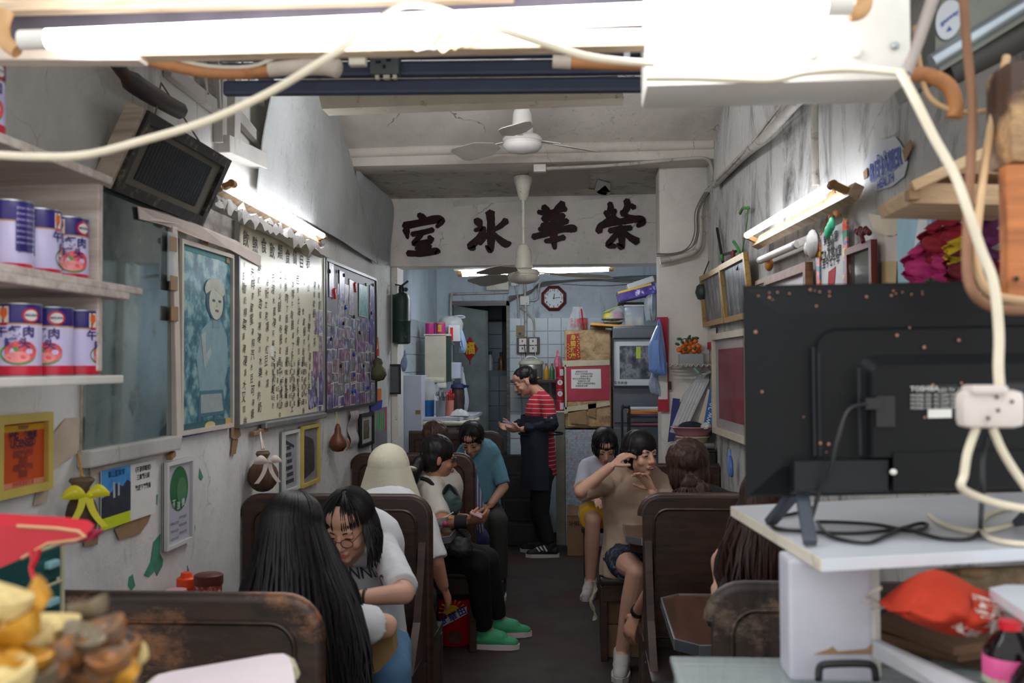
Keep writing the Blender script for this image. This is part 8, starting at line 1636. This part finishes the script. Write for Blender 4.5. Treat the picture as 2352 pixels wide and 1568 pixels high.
def person(label, J, hc, fwd, skin, shirt, pants, hair=None, up=(0, 0, 1), hs=1.0, voxel=.006, sleeve=.5, leg='long', hands='LR', seed=0, girth=1.0, shoe=None, sole=None, face=True, wr=.006, legs='LR', hem=.02, legsf=.55):
    t = thing('person', label, 'person', (J['hip'].x, J['hip'].y, 0)); R = frame(fwd, up); hc = V(hc); sd = J['r']; g = girth
    mb = MB(); head_prims(mb, hc, R, hs); nb = J['neck']; cap(mb, hc + R @ V((0, -.02, -.05)), nb, .050, .056)
    cap(mb, J['hip'], J['hip'].lerp(J['chest'], .5), .15 * g, .13 * g, sd, .7); cap(mb, J['hip'].lerp(J['chest'], .5), J['chest'], .13 * g, .15 * g, sd, .66); cap(mb, J['chest'], nb, .12 * g, .06, sd, .7)
    for k in 'LR':
        cap(mb, nb, J['sh' + k], .05, .052); cap(mb, J['sh' + k], J['el' + k], .048, .038); cap(mb, J['el' + k], J['wr' + k], .038, .026)
        if k in hands:
            h = J['hd' + k]; hand_prims(mb, J['wr' + k], h['fd'], h['pn'], h.get('s', 1.0), h.get('curl', .4), h.get('side', 1 if k == 'R' else -1))
        cap(mb, J['hip' + k], J['kn' + k], .082, .056); cap(mb, J['kn' + k], J['kn' + k].lerp(J['an' + k], .35), .054, .055); cap(mb, J['kn' + k].lerp(J['an' + k], .35), J['an' + k], .055, .036); cap(mb, J['an' + k], J['an' + k] + J['toe' + k] * .12 - V((0, 0, .05)), .035, .03)
    obj('body', fuse(mb, voxel, 2), skin, t, smooth=180)
    mb = MB(); i = .014; h0 = J['hip'] - (J['chest'] - J['hip']).normalized() * hem
    cap(mb, h0, J['hip'].lerp(J['chest'], .5), .158 * g + i, .14 * g + i, sd, .72, (0, 1)); cap(mb, J['hip'].lerp(J['chest'], .5), J['chest'], .14 * g + i, .155 * g + i, sd, .68); cap(mb, J['chest'], J['chest'].lerp(nb, .8), .135 * g + i, .075, sd, .72, (1, 0))
    for k in 'LR':
        cap(mb, nb.lerp(J['sh' + k], .25), J['sh' + k], .056, .064); e = J['sh' + k].lerp(J['el' + k], min(1, sleeve * 2) if sleeve >= .5 else sleeve * 2)
        cap(mb, J['sh' + k], e, .062, .058 if sleeve < .8 else .05, ends=(1, 0))
        if sleeve > .8: cap(mb, J['el' + k], J['el' + k].lerp(J['wr' + k], .9), .05, .04, ends=(1, 0))
    sm = fuse(mb, .0085, 3, wr, seed=seed); so = obj('shirt', sm, shirt, t, smooth=180)
    obj('collar', MB().tube([nb + (J['chest'] - nb) * .04 + sd * .066 * cos(a) + sd.cross((nb - J['chest']).normalized()) * .06 * sin(a) for a in [2 * pi * q / 20 for q in range(20)]], .007, 6, closed=True), shirt, t, smooth=60)
    mb = MB(); cap(mb, J['hip'] - V((0, 0, .0)), J['hip'].lerp(J['chest'], .25), .155 * g, .15 * g, sd, .74)
    for k in legs:
        e = J['hip' + k].lerp(J['kn' + k], legsf if leg == 'shorts' else 1.0); cap(mb, J['hip' + k], e, .094, .092 - .02 * (leg == 'long'), ends=(1, 0 if leg == 'shorts' else 1))
        if leg == 'long': cap(mb, J['kn' + k], J['kn' + k].lerp(J['an' + k], .93), .070, .055, ends=(1, 0))
    obj('shorts' if leg == 'shorts' else 'trousers', fuse(mb, .009, 3, wr * .8, seed=seed + 3), pants, t, smooth=180)
    if shoe:
        for k in 'LR':
            a = J['an' + k]; d = V((J['toe' + k].x, J['toe' + k].y, 0)).normalized(); c = V((a.x, a.y, 0)); z = V((0, 0, 1)); zz = max(0, a.z - .10); c.z = zz; w_ = d.cross(z)
            mb = MB(); cap(mb, c - d * .04 + z * .055, c + d * .06 + z * .058, .044, .046, w_, .95); cap(mb, c + z * .085, c + d * .10 + z * .062, .042, .04, w_, .95); cap(mb, c + d * .06 + z * .055, c + d * .17 + z * .036, .044, .034, w_, .8); cap(mb, c + z * .06, c + z * .105 - d * .01, .047, .047, n=12)
            s_ = obj('shoe', fuse(mb, .007, 2), shoe, t, smooth=180); P = [(c + d * x + w_ * y) for x, y in ((-.085, 0), (-.075, .03), (0, .042), (.09, .05), (.16, .044), (.205, .016), (.205, -.016), (.16, -.044), (.09, -.05), (0, -.042), (-.075, -.03))]
            obj('sole', MB().prism([p + z * .001 for p in P], z * .028), sole or shoe, s_)
            for q in range(4): obj('lace', MB().cyl(c + d * (.03 + .03 * q) + w_ * .026 + z * (.105 - .010 * q), c + d * (.035 + .03 * q) - w_ * .026 + z * (.105 - .010 * q), .004, n=5), sole or shoe, s_)
    P = lambda x, y, z: hc + R @ (V((x, y, z)) * hs)
    if face:
        for k in (-1, 1):
            obj('eye', MB().ell(P(k * .031, .0885, .002), [q * hs for q in (.0135, .003, .0038)], R.to_4x4(), 10, 6), m_eye, t, smooth=60)
            obj('eyebrow', MB().tube(spline([P(k * .016, .089, .021), P(k * .03, .088, .026), P(k * .048, .076, .021)], 4), .0026 * hs, 5), m_lash, t, smooth=60)
        obj('lips', MB().ell(P(0, .0995, -.0585), [q * hs for q in (.019, .005, .004)], R.to_4x4(), 12, 6).ell(P(0, .099, -.0665), [q * hs for q in (.016, .0055, .0045)], R.to_4x4(), 12, 6), m_lip, t, smooth=60)
    t['_'] = 1; del t['_']
    return t, P, R, so
def shell(mb, P, R, hs, grow=1.0, fy=0.0, low=0.0):
    mb.ell(P(0, -.024 + fy, .046), [q * hs * grow for q in (.082, .092, .083)], R.to_4x4(), 20, 14)
    mb.ell(P(0, -.045 + fy, .0 - low), [q * hs * grow for q in (.078, .066, .085)], R.to_4x4(), 20, 14)
def cloth_text(so, c, s, size, m, parent, squeeze=1.0, lift=.003, rot=0.0, wdir=V((0, 1, 0))):
    """letters laid onto a shirt by dropping them along wdir"""
    bv = BVHTree.FromPolygons([v.co for v in so.data.vertices], [tuple(p.vertices) for p in so.data.polygons]); g = text_geo(s, 0, .01); mb = MB(); xa = V((cos(rot), 0, sin(rot))); ya = V((-sin(rot), 0, cos(rot)))
    for x, y, _ in g[0]:
        p = V(c) + xa * x * size * squeeze + ya * y * size; hit = bv.ray_cast(p - wdir * .5, wdir); mb.v.append((hit[0] if hit[0] else p) - wdir * lift)
    mb.f += g[1]; return obj('lettering', mb, m, parent)
m_wt = mat('white_cotton', (216, 216, 218), rough=.9, var=.05, bump=.15, bs=200); m_beigeT = mat('tan_cotton', (176, 152, 132), rough=.9, var=.06, bump=.15, bs=200); m_off = mat('offwhite_cotton', (196, 190, 180), rough=.9, var=.06); m_bluT = mat('dusty_blue_jersey', (100, 146, 164), rough=.8, var=.08); m_lav = mat('lavender_cotton', (206, 206, 220), rough=.9, var=.06)
m_jean = mat('light_denim', (92, 128, 164), rough=.9, var=.15, bump=.2, bs=150); m_blk = mat('black_cloth', (24, 24, 27), rough=.85, var=.2); m_navyc = mat('navy_cloth', (26, 28, 42), rough=.85, var=.2); m_oliv = mat('dark_olive_cloth', (52, 52, 48), rough=.9, var=.15); m_patt = print_mat('patterned_denim', [(.4, (26, 32, 46)), (.55, (44, 52, 70)), (.68, (120, 126, 136))], 40, rough=.9); m_yels = mat('yellow_cotton', (206, 160, 40), rough=.9, var=.1); m_blus = mat('blue_cotton', (44, 56, 104), rough=.9, var=.1)
m_shw_ = mat('white_shoe', (196, 194, 190), rough=.7, var=.08); m_shb = mat('black_shoe', (24, 24, 26), rough=.6, var=.1); m_shg = mat('green_mesh_shoe', (70, 170, 120), rough=.6, var=.12); m_slp = mat('pinkish_sole', (216, 196, 196), rough=.6, var=.06)
def stripe(nm, a, b, axis, freq, th):
    k = NT(nm); k.p.inputs['Roughness'].default_value = .9; sp = k.n('ShaderNodeSeparateXYZ'); k.l(k.co((freq,) * 3), sp.inputs[0]); f = k.n('ShaderNodeMath', operation='FRACT'); k.l(sp.outputs[axis], f.inputs[0]); g = k.n('ShaderNodeMath', operation='LESS_THAN'); k.l(f.outputs[0], g.inputs[0]); g.inputs[1].default_value = th
    k.l(k.mix(g.outputs[0], rgba(a), rgba(b)), k.p.inputs['Base Color']); return k.m
U = V((0, 0, 1)); rng = lambda a, b, n: lin_(radians(a), radians(b), n)
# 1 long straight black hair, back to the street
J = seated((-.87, 2.64, .54), (0, 1), .16); J['chest'] -= V((0, 0, .07)); J['neck'] -= V((0, 0, .05)); J['elR'] = D(886, 1438, 3.0); J['shR'] = D(782, 1428, 2.86); J['wrR'] = D(800, 1446, 3.2); J['shL'] = D(590, 1440, 2.86); J['elL'] = D(570, 1490, 3.0); J['wrL'] = D(640, 1440, 3.2)
hc = D(674, 1232, 2.86); t, P, R, so = person('person with very long straight black hair seen from behind, nearest booth on the left', J, hc, (0, 1, -.25), m_skin[0], m_wt, m_jean, sleeve=.36, face=False, seed=1)
mb = MB(); shell(mb, P, R, 1, 1.02); long_hair(mb, hc, R, 1.0, rng(40, 320, 260), lambda p: .50 if abs(p - pi) < 1.75 else .42, .0062, .09, seed=1, back=V((.06, -.05, 0))); cap(mb, P(0, -.06, 0), P(0, -.06, 0) + V((.04, -.09, -.46)), .088, .16, (1, 0, 0), .34); obj('hair', mb, m_hblack, t, smooth=60)
# 2 glasses, white shirt with lettering
J = seated((-.86, 3.83, .54), (0, -1), .06); J['shL'] = D(882, 1268, 3.7); J['elL'] = D(928, 1362, 3.42); J['wrL'] = D(830, 1372, 3.28); J['hdL'] = dict(fd=(-1, -.2, -.05), pn=(0, .3, -1), curl=.3); J['elR'] = D(660, 1370, 3.5); J['wrR'] = D(745, 1385, 3.25); J['hdR'] = dict(fd=(.9, -.5, 0), pn=(0, 0, -1), curl=.4); J['neck'] = D(805, 1268, 3.68); J['knL'] = V((-.68, 3.42, .57)); J['anL'] = V((-.66, 3.46, .1))
hc = D(802, 1205, 3.52); t, P, R, so = person('young person with glasses and black hair looking down, white shirt with lettering', J, hc, (-.16, -.86, -.42), m_skin[0], m_wt, m_jean, sleeve=.45, voxel=.0048, seed=2)
mb = MB(); shell(mb, P, R, 1, 1.0); long_hair(mb, hc, R, 1.0, rng(62, 298, 230), lambda p: .17, .0055, .07, seed=2); long_hair(mb, hc, R, 1.0, rng(-60, -9, 22) + rng(12, 60, 20), .0, .0024, seed=3); obj('hair', mb, m_hblack, t, smooth=60)
gl = MB()
for k in (-1, 1): gl.tube([P(.032 * k + .022 * cos(a), .105 + .002 * cos(a), -.006 + .017 * sin(a)) for a in lin_(0, 2 * pi, 21)[:-1]], .0016, 5, closed=True); gl.cyl(P(.054 * k, .104, 0), P(.078 * k, .0, .008), .0014, n=5)
gl.cyl(P(-.01, .108, 0), P(.01, .108, 0), .0014, n=5); obj('glasses', gl, mat('wire_frame', (90, 66, 60), rough=.3, metal=.6), t)
cloth_text(so, D(822, 1326, 3.6), 'RUNNERS', .07, mat('print_slate', (70, 78, 82), var=.1), t, .82, rot=.08)
obj('wristband', MB().tube([J['wrL'] + V((.012, .028 * cos(a), .028 * sin(a))) for a in lin_(0, 2 * pi, 15)[:-1]], .005, 6, closed=True), m_black, t, smooth=60)
tag(obj('tan_tote', MB().prism([D(x, y, 3.05) for x, y in ((842, 1468), (900, 1452), (906, 1500), (872, 1540), (838, 1556))], (0, .06, .01)), mat('tan_canvas', (146, 116, 72), rough=.9, var=.12), smooth=30), 'tan canvas bag hanging between the long hair and the blue jeans', 'bag')
# 3 sun hat
J = seated((-.9, 4.4, .54), (0, 1), .12); J['shR'] = D(972, 1200, 4.52); J['elR'] = D(1002, 1292, 4.48); J['wrR'] = D(1018, 1345, 4.5); J['hdR'] = dict(fd=(.2, .4, -.8), pn=(-1, 0, 0), curl=.4)
hc = D(893, 1095, 4.6); t, P, R, so = person('person in a cream sun hat with neck flap, white shirt, seen from behind', J, hc, (.1, 1, -.1), m_skin[2], m_wt, m_navyc, sleeve=.46, face=False, seed=4, hem=.08)
m_hat = mat('cream_hat', (206, 200, 178), rough=.9, var=.06, bump=.2, bs=80); mb = MB(); mb.ell(P(0, -.008, .045), (.098, .115, .112), R.to_4x4(), 22, 14); cap(mb, P(-.05, .12, .04), P(.05, .12, .04), .055, .055, None, .2); obj('hat_crown', fuse(mb, .006, 2, .003), m_hat, t, smooth=180)
def flap(u, v):
    a = radians(-150 + 300 * v) - pi / 2; rx, ry = .100 + .085 * u, .116 + .04 * u; rip = .012 * u * sin(v * 26)
    return hc + V(((rx + rip) * cos(a), (ry + rip) * sin(a) - .008, .05 - .30 * u + .10 * u * abs(v - .5)))
obj('neck_flap', MB().grid(flap, 10, 48, .003), m_hat, t, smooth=60); obj('hat_seam', MB().tube([P(0, -.125 * cos(a), .045 + .098 * sin(a)) for a in lin_(0, 1.4, 9)], .004, 5).tube([P(.095 * cos(a), -.008 + .115 * sin(a), -.005) for a in lin_(pi, 2 * pi, 16)], .004, 5), m_hat, t, smooth=60)
# 4 ponytail, sunglasses, green shoes
J = seated((-.88, 5.72, .54), (.5, -.86), .05); J.update(chest=V((-.84, 5.66, .93)), neck=D(1005, 1108, 5.62), shL=D(975, 1128, 5.75), shR=D(992, 1125, 5.5), elR=D(1015, 1195, 5.3), wrR=D(1066, 1198, 5.3), elL=D(1020, 1190, 5.7), wrL=D(1070, 1190, 5.45), knR=D(1095, 1290, 5.5), knL=D(1120, 1285, 5.85), anR=D(1112, 1452, 5.75), anL=D(1143, 1418, 6.0), toeR=V((1, -.05, 0)), toeL=V((1, .1, 0)))
J['anR'].z = J['anL'].z = .10
J['hdR'] = dict(fd=(.9, .1, .1), pn=(-.1, .5, .6), curl=.55); J['hdL'] = dict(fd=(.9, -.3, 0), pn=(0, -.3, 1), curl=.5)
hc = D(1004, 1052, 5.6); t, P, R, so = person('person with black ponytail, sunglasses and green shoes, turned toward the aisle', J, hc, (.9, .36, -.12), m_skin[2], m_off, m_blk, sleeve=.46, voxel=.0048, shoe=m_shg, sole=m_slp, seed=5, girth=.86)
mb = MB(); shell(mb, P, R, 1, 1.07, .016); q = P(0, -.10, -.02); cap(mb, q, q + V((-.03, -.02, -.06)), .03, .045); cap(mb, q + V((-.03, -.02, -.06)), q + V((-.05, -.03, -.19)), .045, .012); obj('hair', fuse(mb, .006, 1, .004, (60, 60, 12)), m_hblack, t, smooth=180); obj('sunglasses', MB().tube([P(-.05, .09, .004), P(0, .106, .004), P(.05, .09, .004)], [.012, .014, .012], 8).cyl(P(.05, .09, .006), P(.08, 0, .008), .003, n=5).cyl(P(-.05, .09, .006), P(-.08, 0, .008), .003, n=5), m_black, t, smooth=60)
obj('strap', MB().tube(spline([D(968, 1098, 5.52), D(985, 1104, 5.46), D(1000, 1125, 5.44), D(1012, 1165, 5.4)], 4), .012, 6), m_blk, t); obj('cuff', MB().cyl(J['wrR'] - V((.05, 0, 0)), J['wrR'] + V((.015, 0, 0)), .036, n=14), m_blk, t, smooth=60)
tag(obj('phone', MB().box(D(1095, 1180, 5.3), (.07, .09, .012), Matrix.Rotation(.4, 3, 'Y'), bev=.004), mat('pink_case', (190, 150, 156), rough=.3)), 'pinkish phone held by the person with the black ponytail', 'phone')
def soft(name, lb, px, py, Y, r, m, seed, cat='bag'):
    c = D(px, py, Y); t = thing(name, lb, cat, c); mb = MB(); mb.ell(c, r, None, 16, 10); mb.ell(c + V((r[0] * .3, 0, -r[2] * .3)), (r[0] * .8, r[1], r[2] * .8)); obj('bag', fuse(mb, .008, 2, .014, (18, 18, 18), seed), m, t, smooth=180); obj('strap', MB().tube(spline([c + V((-r[0] * .6, -r[1] * .6, r[2] * .5)), c + V((0, -r[1] * .9, r[2] * 1.15)), c + V((r[0] * .7, -r[1] * .5, r[2] * .4))], 5), .009, 6), m_blk, t, smooth=60)
soft('teal_bag', 'dark teal cloth bag held against the chest of the ponytailed person', 1034, 1148, 5.42, (.055, .05, .075), mat('dark_teal_nylon', (62, 82, 82), rough=.6, var=.15), 1); soft('grey_bag', 'black-grey shoulder bag in the lap of the ponytailed person', 1048, 1245, 5.36, (.085, .07, .07), mat('grey_nylon', (52, 54, 56), rough=.6, var=.2), 2)
# 5 striped shirt
J = seated((-.98, 6.4, .54), (0, 1), .1); J['shR'] = D(1072, 1078, 6.46); J['elR'] = D(1094, 1165, 6.5); J['wrR'] = D(1098, 1225, 6.66); J['shL'] = D(955, 1075, 6.46); J['knR'] = D(1102, 1240, 6.85); J['anR'] = V((-.76, 6.95, .1)); J['hipR'] = V((-.84, 6.42, .54))
hc = D(1000, 1012, 6.62); t, P, R, so = person('person with reddish-brown hair in a blue and white striped shirt, mostly hidden', J, hc, (0, 1, -.2), m_skin[1], stripe('blue_stripes', (190, 192, 204), (84, 92, 128), 0, 60, .45), m_blus, sleeve=.95, leg='shorts', face=False, shoe=m_shw_, seed=6, legsf=.9)
mb = MB(); shell(mb, P, R, 1, 1.06, low=.03); obj('hair', fuse(mb, .006, 1, .008, (40, 40, 14)), m_hred, t, smooth=180)
# 6 blue shirt
J = seated((-.80, 7.40, .55), (.06, -1), .08); J.update(neck=D(1092, 1042, 7.32), shL=D(1136, 1058, 7.34), elL=D(1157, 1118, 7.26), wrL=D(1126, 1160, 7.08), shR=D(1056, 1060, 7.34), elR=D(1052, 1118, 7.3), wrR=D(1085, 1165, 7.08), knL=D(1144, 1200, 6.98), knR=D(1100, 1205, 7.0), anL=D(1148, 1318, 7.05), anR=D(1118, 1318, 7.05)); J['anL'].z = J['anR'].z = .1
J['hdL'] = dict(fd=(-.8, -.3, -.4), pn=(-.3, .2, -1), curl=.5); J['hdR'] = dict(fd=(.8, -.3, -.3), pn=(.2, .2, -1), curl=.5)
hc = D(1084, 1008, 7.18); t, P, R, so = person('person in a dusty blue T-shirt with bowed head, hands in lap, by the kitchen', J, hc, (-.1, -.78, -.62), m_skin[1], m_bluT, m_oliv, sleeve=.46, voxel=.005, shoe=m_shb, sole=m_shw_, seed=7)
mb = MB(); shell(mb, P, R, 1, 1.06, .008); long_hair(mb, hc, R, 1.0, rng(50, 310, 120), .03, .006, .03, seed=8); long_hair(mb, hc, R, 1.0, rng(-46, 46, 24), .0, .005, seed=9); obj('hair', mb, m_hblack, t, smooth=60); obj('straw', MB().cyl(D(1068, 1035, 7.02), D(1072, 1060, 6.98), .004, n=6), m_straw, t)
# 7 man standing
J = dict(f=V((-1, 0, 0)), r=V((0, 1, 0)), hip=D(1243, 1078, 8.6), chest=D(1240, 945, 8.6), neck=D(1240, 905, 8.6), shL=D(1256, 925, 8.43), shR=D(1240, 920, 8.76), elL=D(1266, 975, 8.38), elR=D(1222, 972, 8.78), wrL=D(1200, 986, 8.46), wrR=D(1180, 978, 8.66), hipL=D(1246, 1085, 8.5), hipR=D(1244, 1085, 8.7), knL=D(1242, 1175, 8.5), knR=D(1236, 1175, 8.7), anL=V((D(1262, 1200, 8.5).x, 8.5, .10)), anR=V((D(1248, 1200, 8.7).x, 8.72, .10)), toeL=V((-1, -.1, 0)), toeR=V((-1, .05, 0)))
J['hdL'] = dict(fd=(-1, .1, -.05), pn=(.1, .5, .7), curl=.3); J['hdR'] = dict(fd=(-1, -.3, -.1), pn=(.2, -.6, .5), curl=.5)
hc = D(1206, 876, 8.58); m_str7 = stripe('red_stripes', (168, 26, 44), (206, 190, 184), 2, 27, .13)
t, P, R, so = person('man in a red striped T-shirt, navy apron and oversleeves counting notes, standing', J, hc, (-.86, -.16, -.46), m_skin[1], m_str7, m_blk, sleeve=.44, voxel=.005, shoe=m_shb, sole=m_shw_, seed=10, girth=1.12, hem=.05, wr=.005)
mb = MB(); mb.ell(P(0, -.018, .056), (.08, .092, .074), R.to_4x4(), 18, 12); mb.ell(P(0, -.06, .0), (.076, .05, .07), R.to_4x4(), 18, 12); obj('hair', fuse(mb, .006, 1, .006, (60, 60, 20)), m_hblack, t, smooth=180)
for k in 'LR':
    mb = MB(); s_ = J['sh' + k].lerp(J['el' + k], .62); cap(mb, s_, J['el' + k], .062, .062, ends=(0, 1)); cap(mb, J['el' + k], J['el' + k].lerp(J['wr' + k], .88), .060, .046, ends=(1, 0)); obj('oversleeve', fuse(mb, .008, 2, .008, (24, 24, 24)), m_navyc, t, smooth=180)
AP = J['hip']; obj('apron', MB().grid(lambda u, v: V((AP.x + .01 + (.205 + .01 * u) * cos(radians(75 + 215 * v)) * (.86 if u > .4 else .9), 8.6 + (.225 + .02 * u) * sin(radians(75 + 215 * v)), 1.2 - .62 * u)) + V((.012 * u * sin(v * 19), 0, 0)), 14, 24, .006), m_navyc, t, smooth=60); obj('apron_tie', MB().tube([V((J['hip'].x + .19 * cos(a), 8.6 + .215 * sin(a), 1.04)) for a in lin_(0, 2 * pi, 25)[:-1]], .008, 6, closed=True), m_navyc, t)
for k in 'L': 
    for q in range(3): obj('shoe_stripe', MB().bar(J['an' + k] + V((-.02 - .03 * q, -.047, -.045)), J['an' + k] + V((-.05 - .03 * q, -.044, .005 - .008 * q)), .012, .006, up=(0, 1, 0)), m_paper, t)
tag(obj('banknotes', MB().box(D(1170, 972, 8.5), (.12, .06, .012), Matrix.Rotation(.35, 3, 'Y'), bev=.002), mat('note_mauve', (150, 130, 176), rough=.6, var=.15)), 'folded mauve banknotes in the hands of the standing man', 'money')
# 8 tan shirt, smiling
J = seated((.27, 5.62, .55), (.15, -1), .02); J.update(chest=D(1462, 1135, 5.62), neck=D(1462, 1085, 5.6), shR=D(1398, 1108, 5.55), elR=D(1334, 1128, 5.36), wrR=D(1402, 1072, 5.34), shL=D(1522, 1112, 5.65), elL=D(1532, 1185, 5.42), wrL=D(1500, 1130, 5.3), hipR=D(1420, 1278, 5.62), knR=D(1462, 1312, 5.2), anR=D(1428, 1482, 5.33), knL=D(1560, 1310, 5.15), anL=D(1570, 1470, 5.3), toeR=V((-.1, -1, 0)))
J['anR'].z = J['anL'].z = .10; J['hdR'] = dict(fd=(.72, .1, .6), pn=(.6, .3, -.6), curl=.5, side=-1); J['hdL'] = dict(fd=(-.45, -.1, .8), pn=(-.5, -.5, -.2), curl=.5)
hc = D(1470, 1042, 5.5); t, P, R, so = person('smiling person in a loose tan T-shirt with one hand at the ear', J, hc, (.60, -.78, -.08), m_skin[0], m_beigeT, m_patt, sleeve=.5, leg='shorts', voxel=.0045, shoe=m_shw_, seed=11, girth=1.2, hem=.10, wr=.009)
mb = MB(); shell(mb, P, R, 1, 1.06, .018, .01); cap(mb, P(-.03, -.08, -.04), P(-.06, -.06, -.17), .045, .02); long_hair(mb, hc, R, 1.0, rng(52, 308, 110), .05, .0055, .02, seed=12); obj('hair', mb, m_hblack, t, smooth=60); obj('teeth', MB().ell(P(0, .1035, -.0625), (.013, .003, .0028), R.to_4x4(), 10, 6), m_paper, t, smooth=60); obj('earring', MB().ell(P(.08, -.005, -.045), .004, n=8, m=5), m_alu, t)
# 9 white shirt, yellow shorts
J = seated((.12, 7.42, .55), (-.1, -1), .2); J.update(chest=D(1388, 1095, 7.26), neck=D(1388, 1056, 7.2), shR=D(1348, 1072, 7.22), elR=D(1336, 1122, 7.08), wrR=D(1372, 1150, 6.95), shL=D(1428, 1070, 7.22), knR=D(1362, 1196, 6.98), anR=D(1356, 1318, 7.1)); J['anR'].z = .1; J['toeR'] = V((-.2, -1, 0))
hc = D(1389, 1024, 7.1); t, P, R, so = person('person with bowed black hair, white shirt and yellow shorts, behind the tan shirt', J, hc, (.1, -.8, -.6), m_skin[0], m_lav, m_yels, sleeve=.5, leg='shorts', shoe=m_shw_, seed=13, girth=1.1, hem=.06, legsf=.8)
mb = MB(); shell(mb, P, R, 1, 1.08, .006); long_hair(mb, hc, R, 1.0, rng(40, 320, 110), .07, .006, .03, seed=14); long_hair(mb, hc, R, 1.0, rng(-38, 38, 20), .0, .005, seed=15); obj('hair', mb, m_hblack, t, smooth=60)
t = thing('stool', 'dark low stool under the person in yellow shorts', 'stool', (.12, 7.46, 0)); obj('seat', MB().box((.12, 7.46, .42), (.32, .3, .04), bev=.01), m_booth, t)
for a in (-1, 1):
    for b in (-1, 1): obj('leg', MB().box((.12 + .13 * a, 7.46 + .12 * b, .2), (.035, .035, .4)), m_booth, t)
# 10 dark brown ponytail
J = seated((.52, 4.46, .54), (0, 1), .1); J['shL'] = D(1530, 1185, 4.5); J['elL'] = D(1512, 1330, 4.42); J['wrL'] = D(1462, 1408, 4.66); J['hdL'] = dict(fd=(-.35, .1, -.9), pn=(.7, .6, -.2), curl=.5, s=1.1)
hc = D(1578, 1078, 4.64); t, P, R, so = person('person with a low dark brown ponytail seen from behind, facing the tan shirt', J, hc, (-.05, 1, -.05), m_skin[1], m_blk, m_blk, sleeve=.5, face=False, voxel=.0048, seed=16)
mb = MB(); shell(mb, P, R, 1, 1.2, low=.02); q = P(.0, -.13, -.045); cap(mb, q, q + V((.04, -.03, -.05)), .034, .05, (1, 0, 0), .7); cap(mb, q + V((.04, -.03, -.05)), q + V((.11, -.02, -.13)), .05, .03, (1, 0, 0), .6); obj('hair', fuse(mb, .006, 1, .007, (60, 60, 16)), m_hbrown, t, smooth=180)
mb = MB(); long_hair(mb, P(0, -.115, -.09), R, .55, rng(60, 300, 60), .10, .003, .5, seed=17, back=V((.05, 0, 0))); obj('loose_strands', mb, m_hbrown, t, smooth=60); obj('hair_tie', MB().ell(P(.004, -.128, -.04), (.026, .02, .016), R.to_4x4(), 10, 6), m_black, t, smooth=60); obj('earring', MB().ell(P(.087, .0, -.04), .005, n=8, m=5), m_paper, t); obj('watch', MB().cyl(J['wrL'] - (J['wrL'] - J['elL']).normalized() * .035, J['wrL'] - (J['wrL'] - J['elL']).normalized() * .012, .033, n=14), m_black, t, smooth=60)
# 11 long dark hair under the television shelf
J = seated((.60, 2.80, .54), (0, 1), .12); J['elL'] = D(1668, 1440, 2.95); J['wrL'] = D(1652, 1352, 3.05); J['hdL'] = dict(fd=(-.05, .3, .9), pn=(1, .2, 0), curl=.5); J['shL'] = D(1700, 1360, 2.9)
hc = D(1772, 1172, 2.96); t, P, R, so = person('person with long dark hair behind the scratched booth, below the television shelf', J, hc, (.1, 1, -.2), m_skin[0], m_blk, m_blk, sleeve=.5, face=False, seed=18)
mb = MB(); shell(mb, P, R, 1, 1.06); long_hair(mb, hc, R, 1.0, rng(35, 325, 200), .32, .0065, .10, seed=19, back=V((0, -.02, 0))); cap(mb, P(0, -.05, 0), P(0, -.05, 0) + V((0, -.04, -.3)), .085, .12, (1, 0, 0), .4); obj('hair', mb, m_hbrown, t, smooth=60)
tag(obj('phone', MB().box(D(1664, 1325, 3.06), (.02, .07, .10), bev=.006), mat('bright_case', (220, 222, 226), rough=.2)), 'white phone in the hand beside the scratched booth back', 'phone')
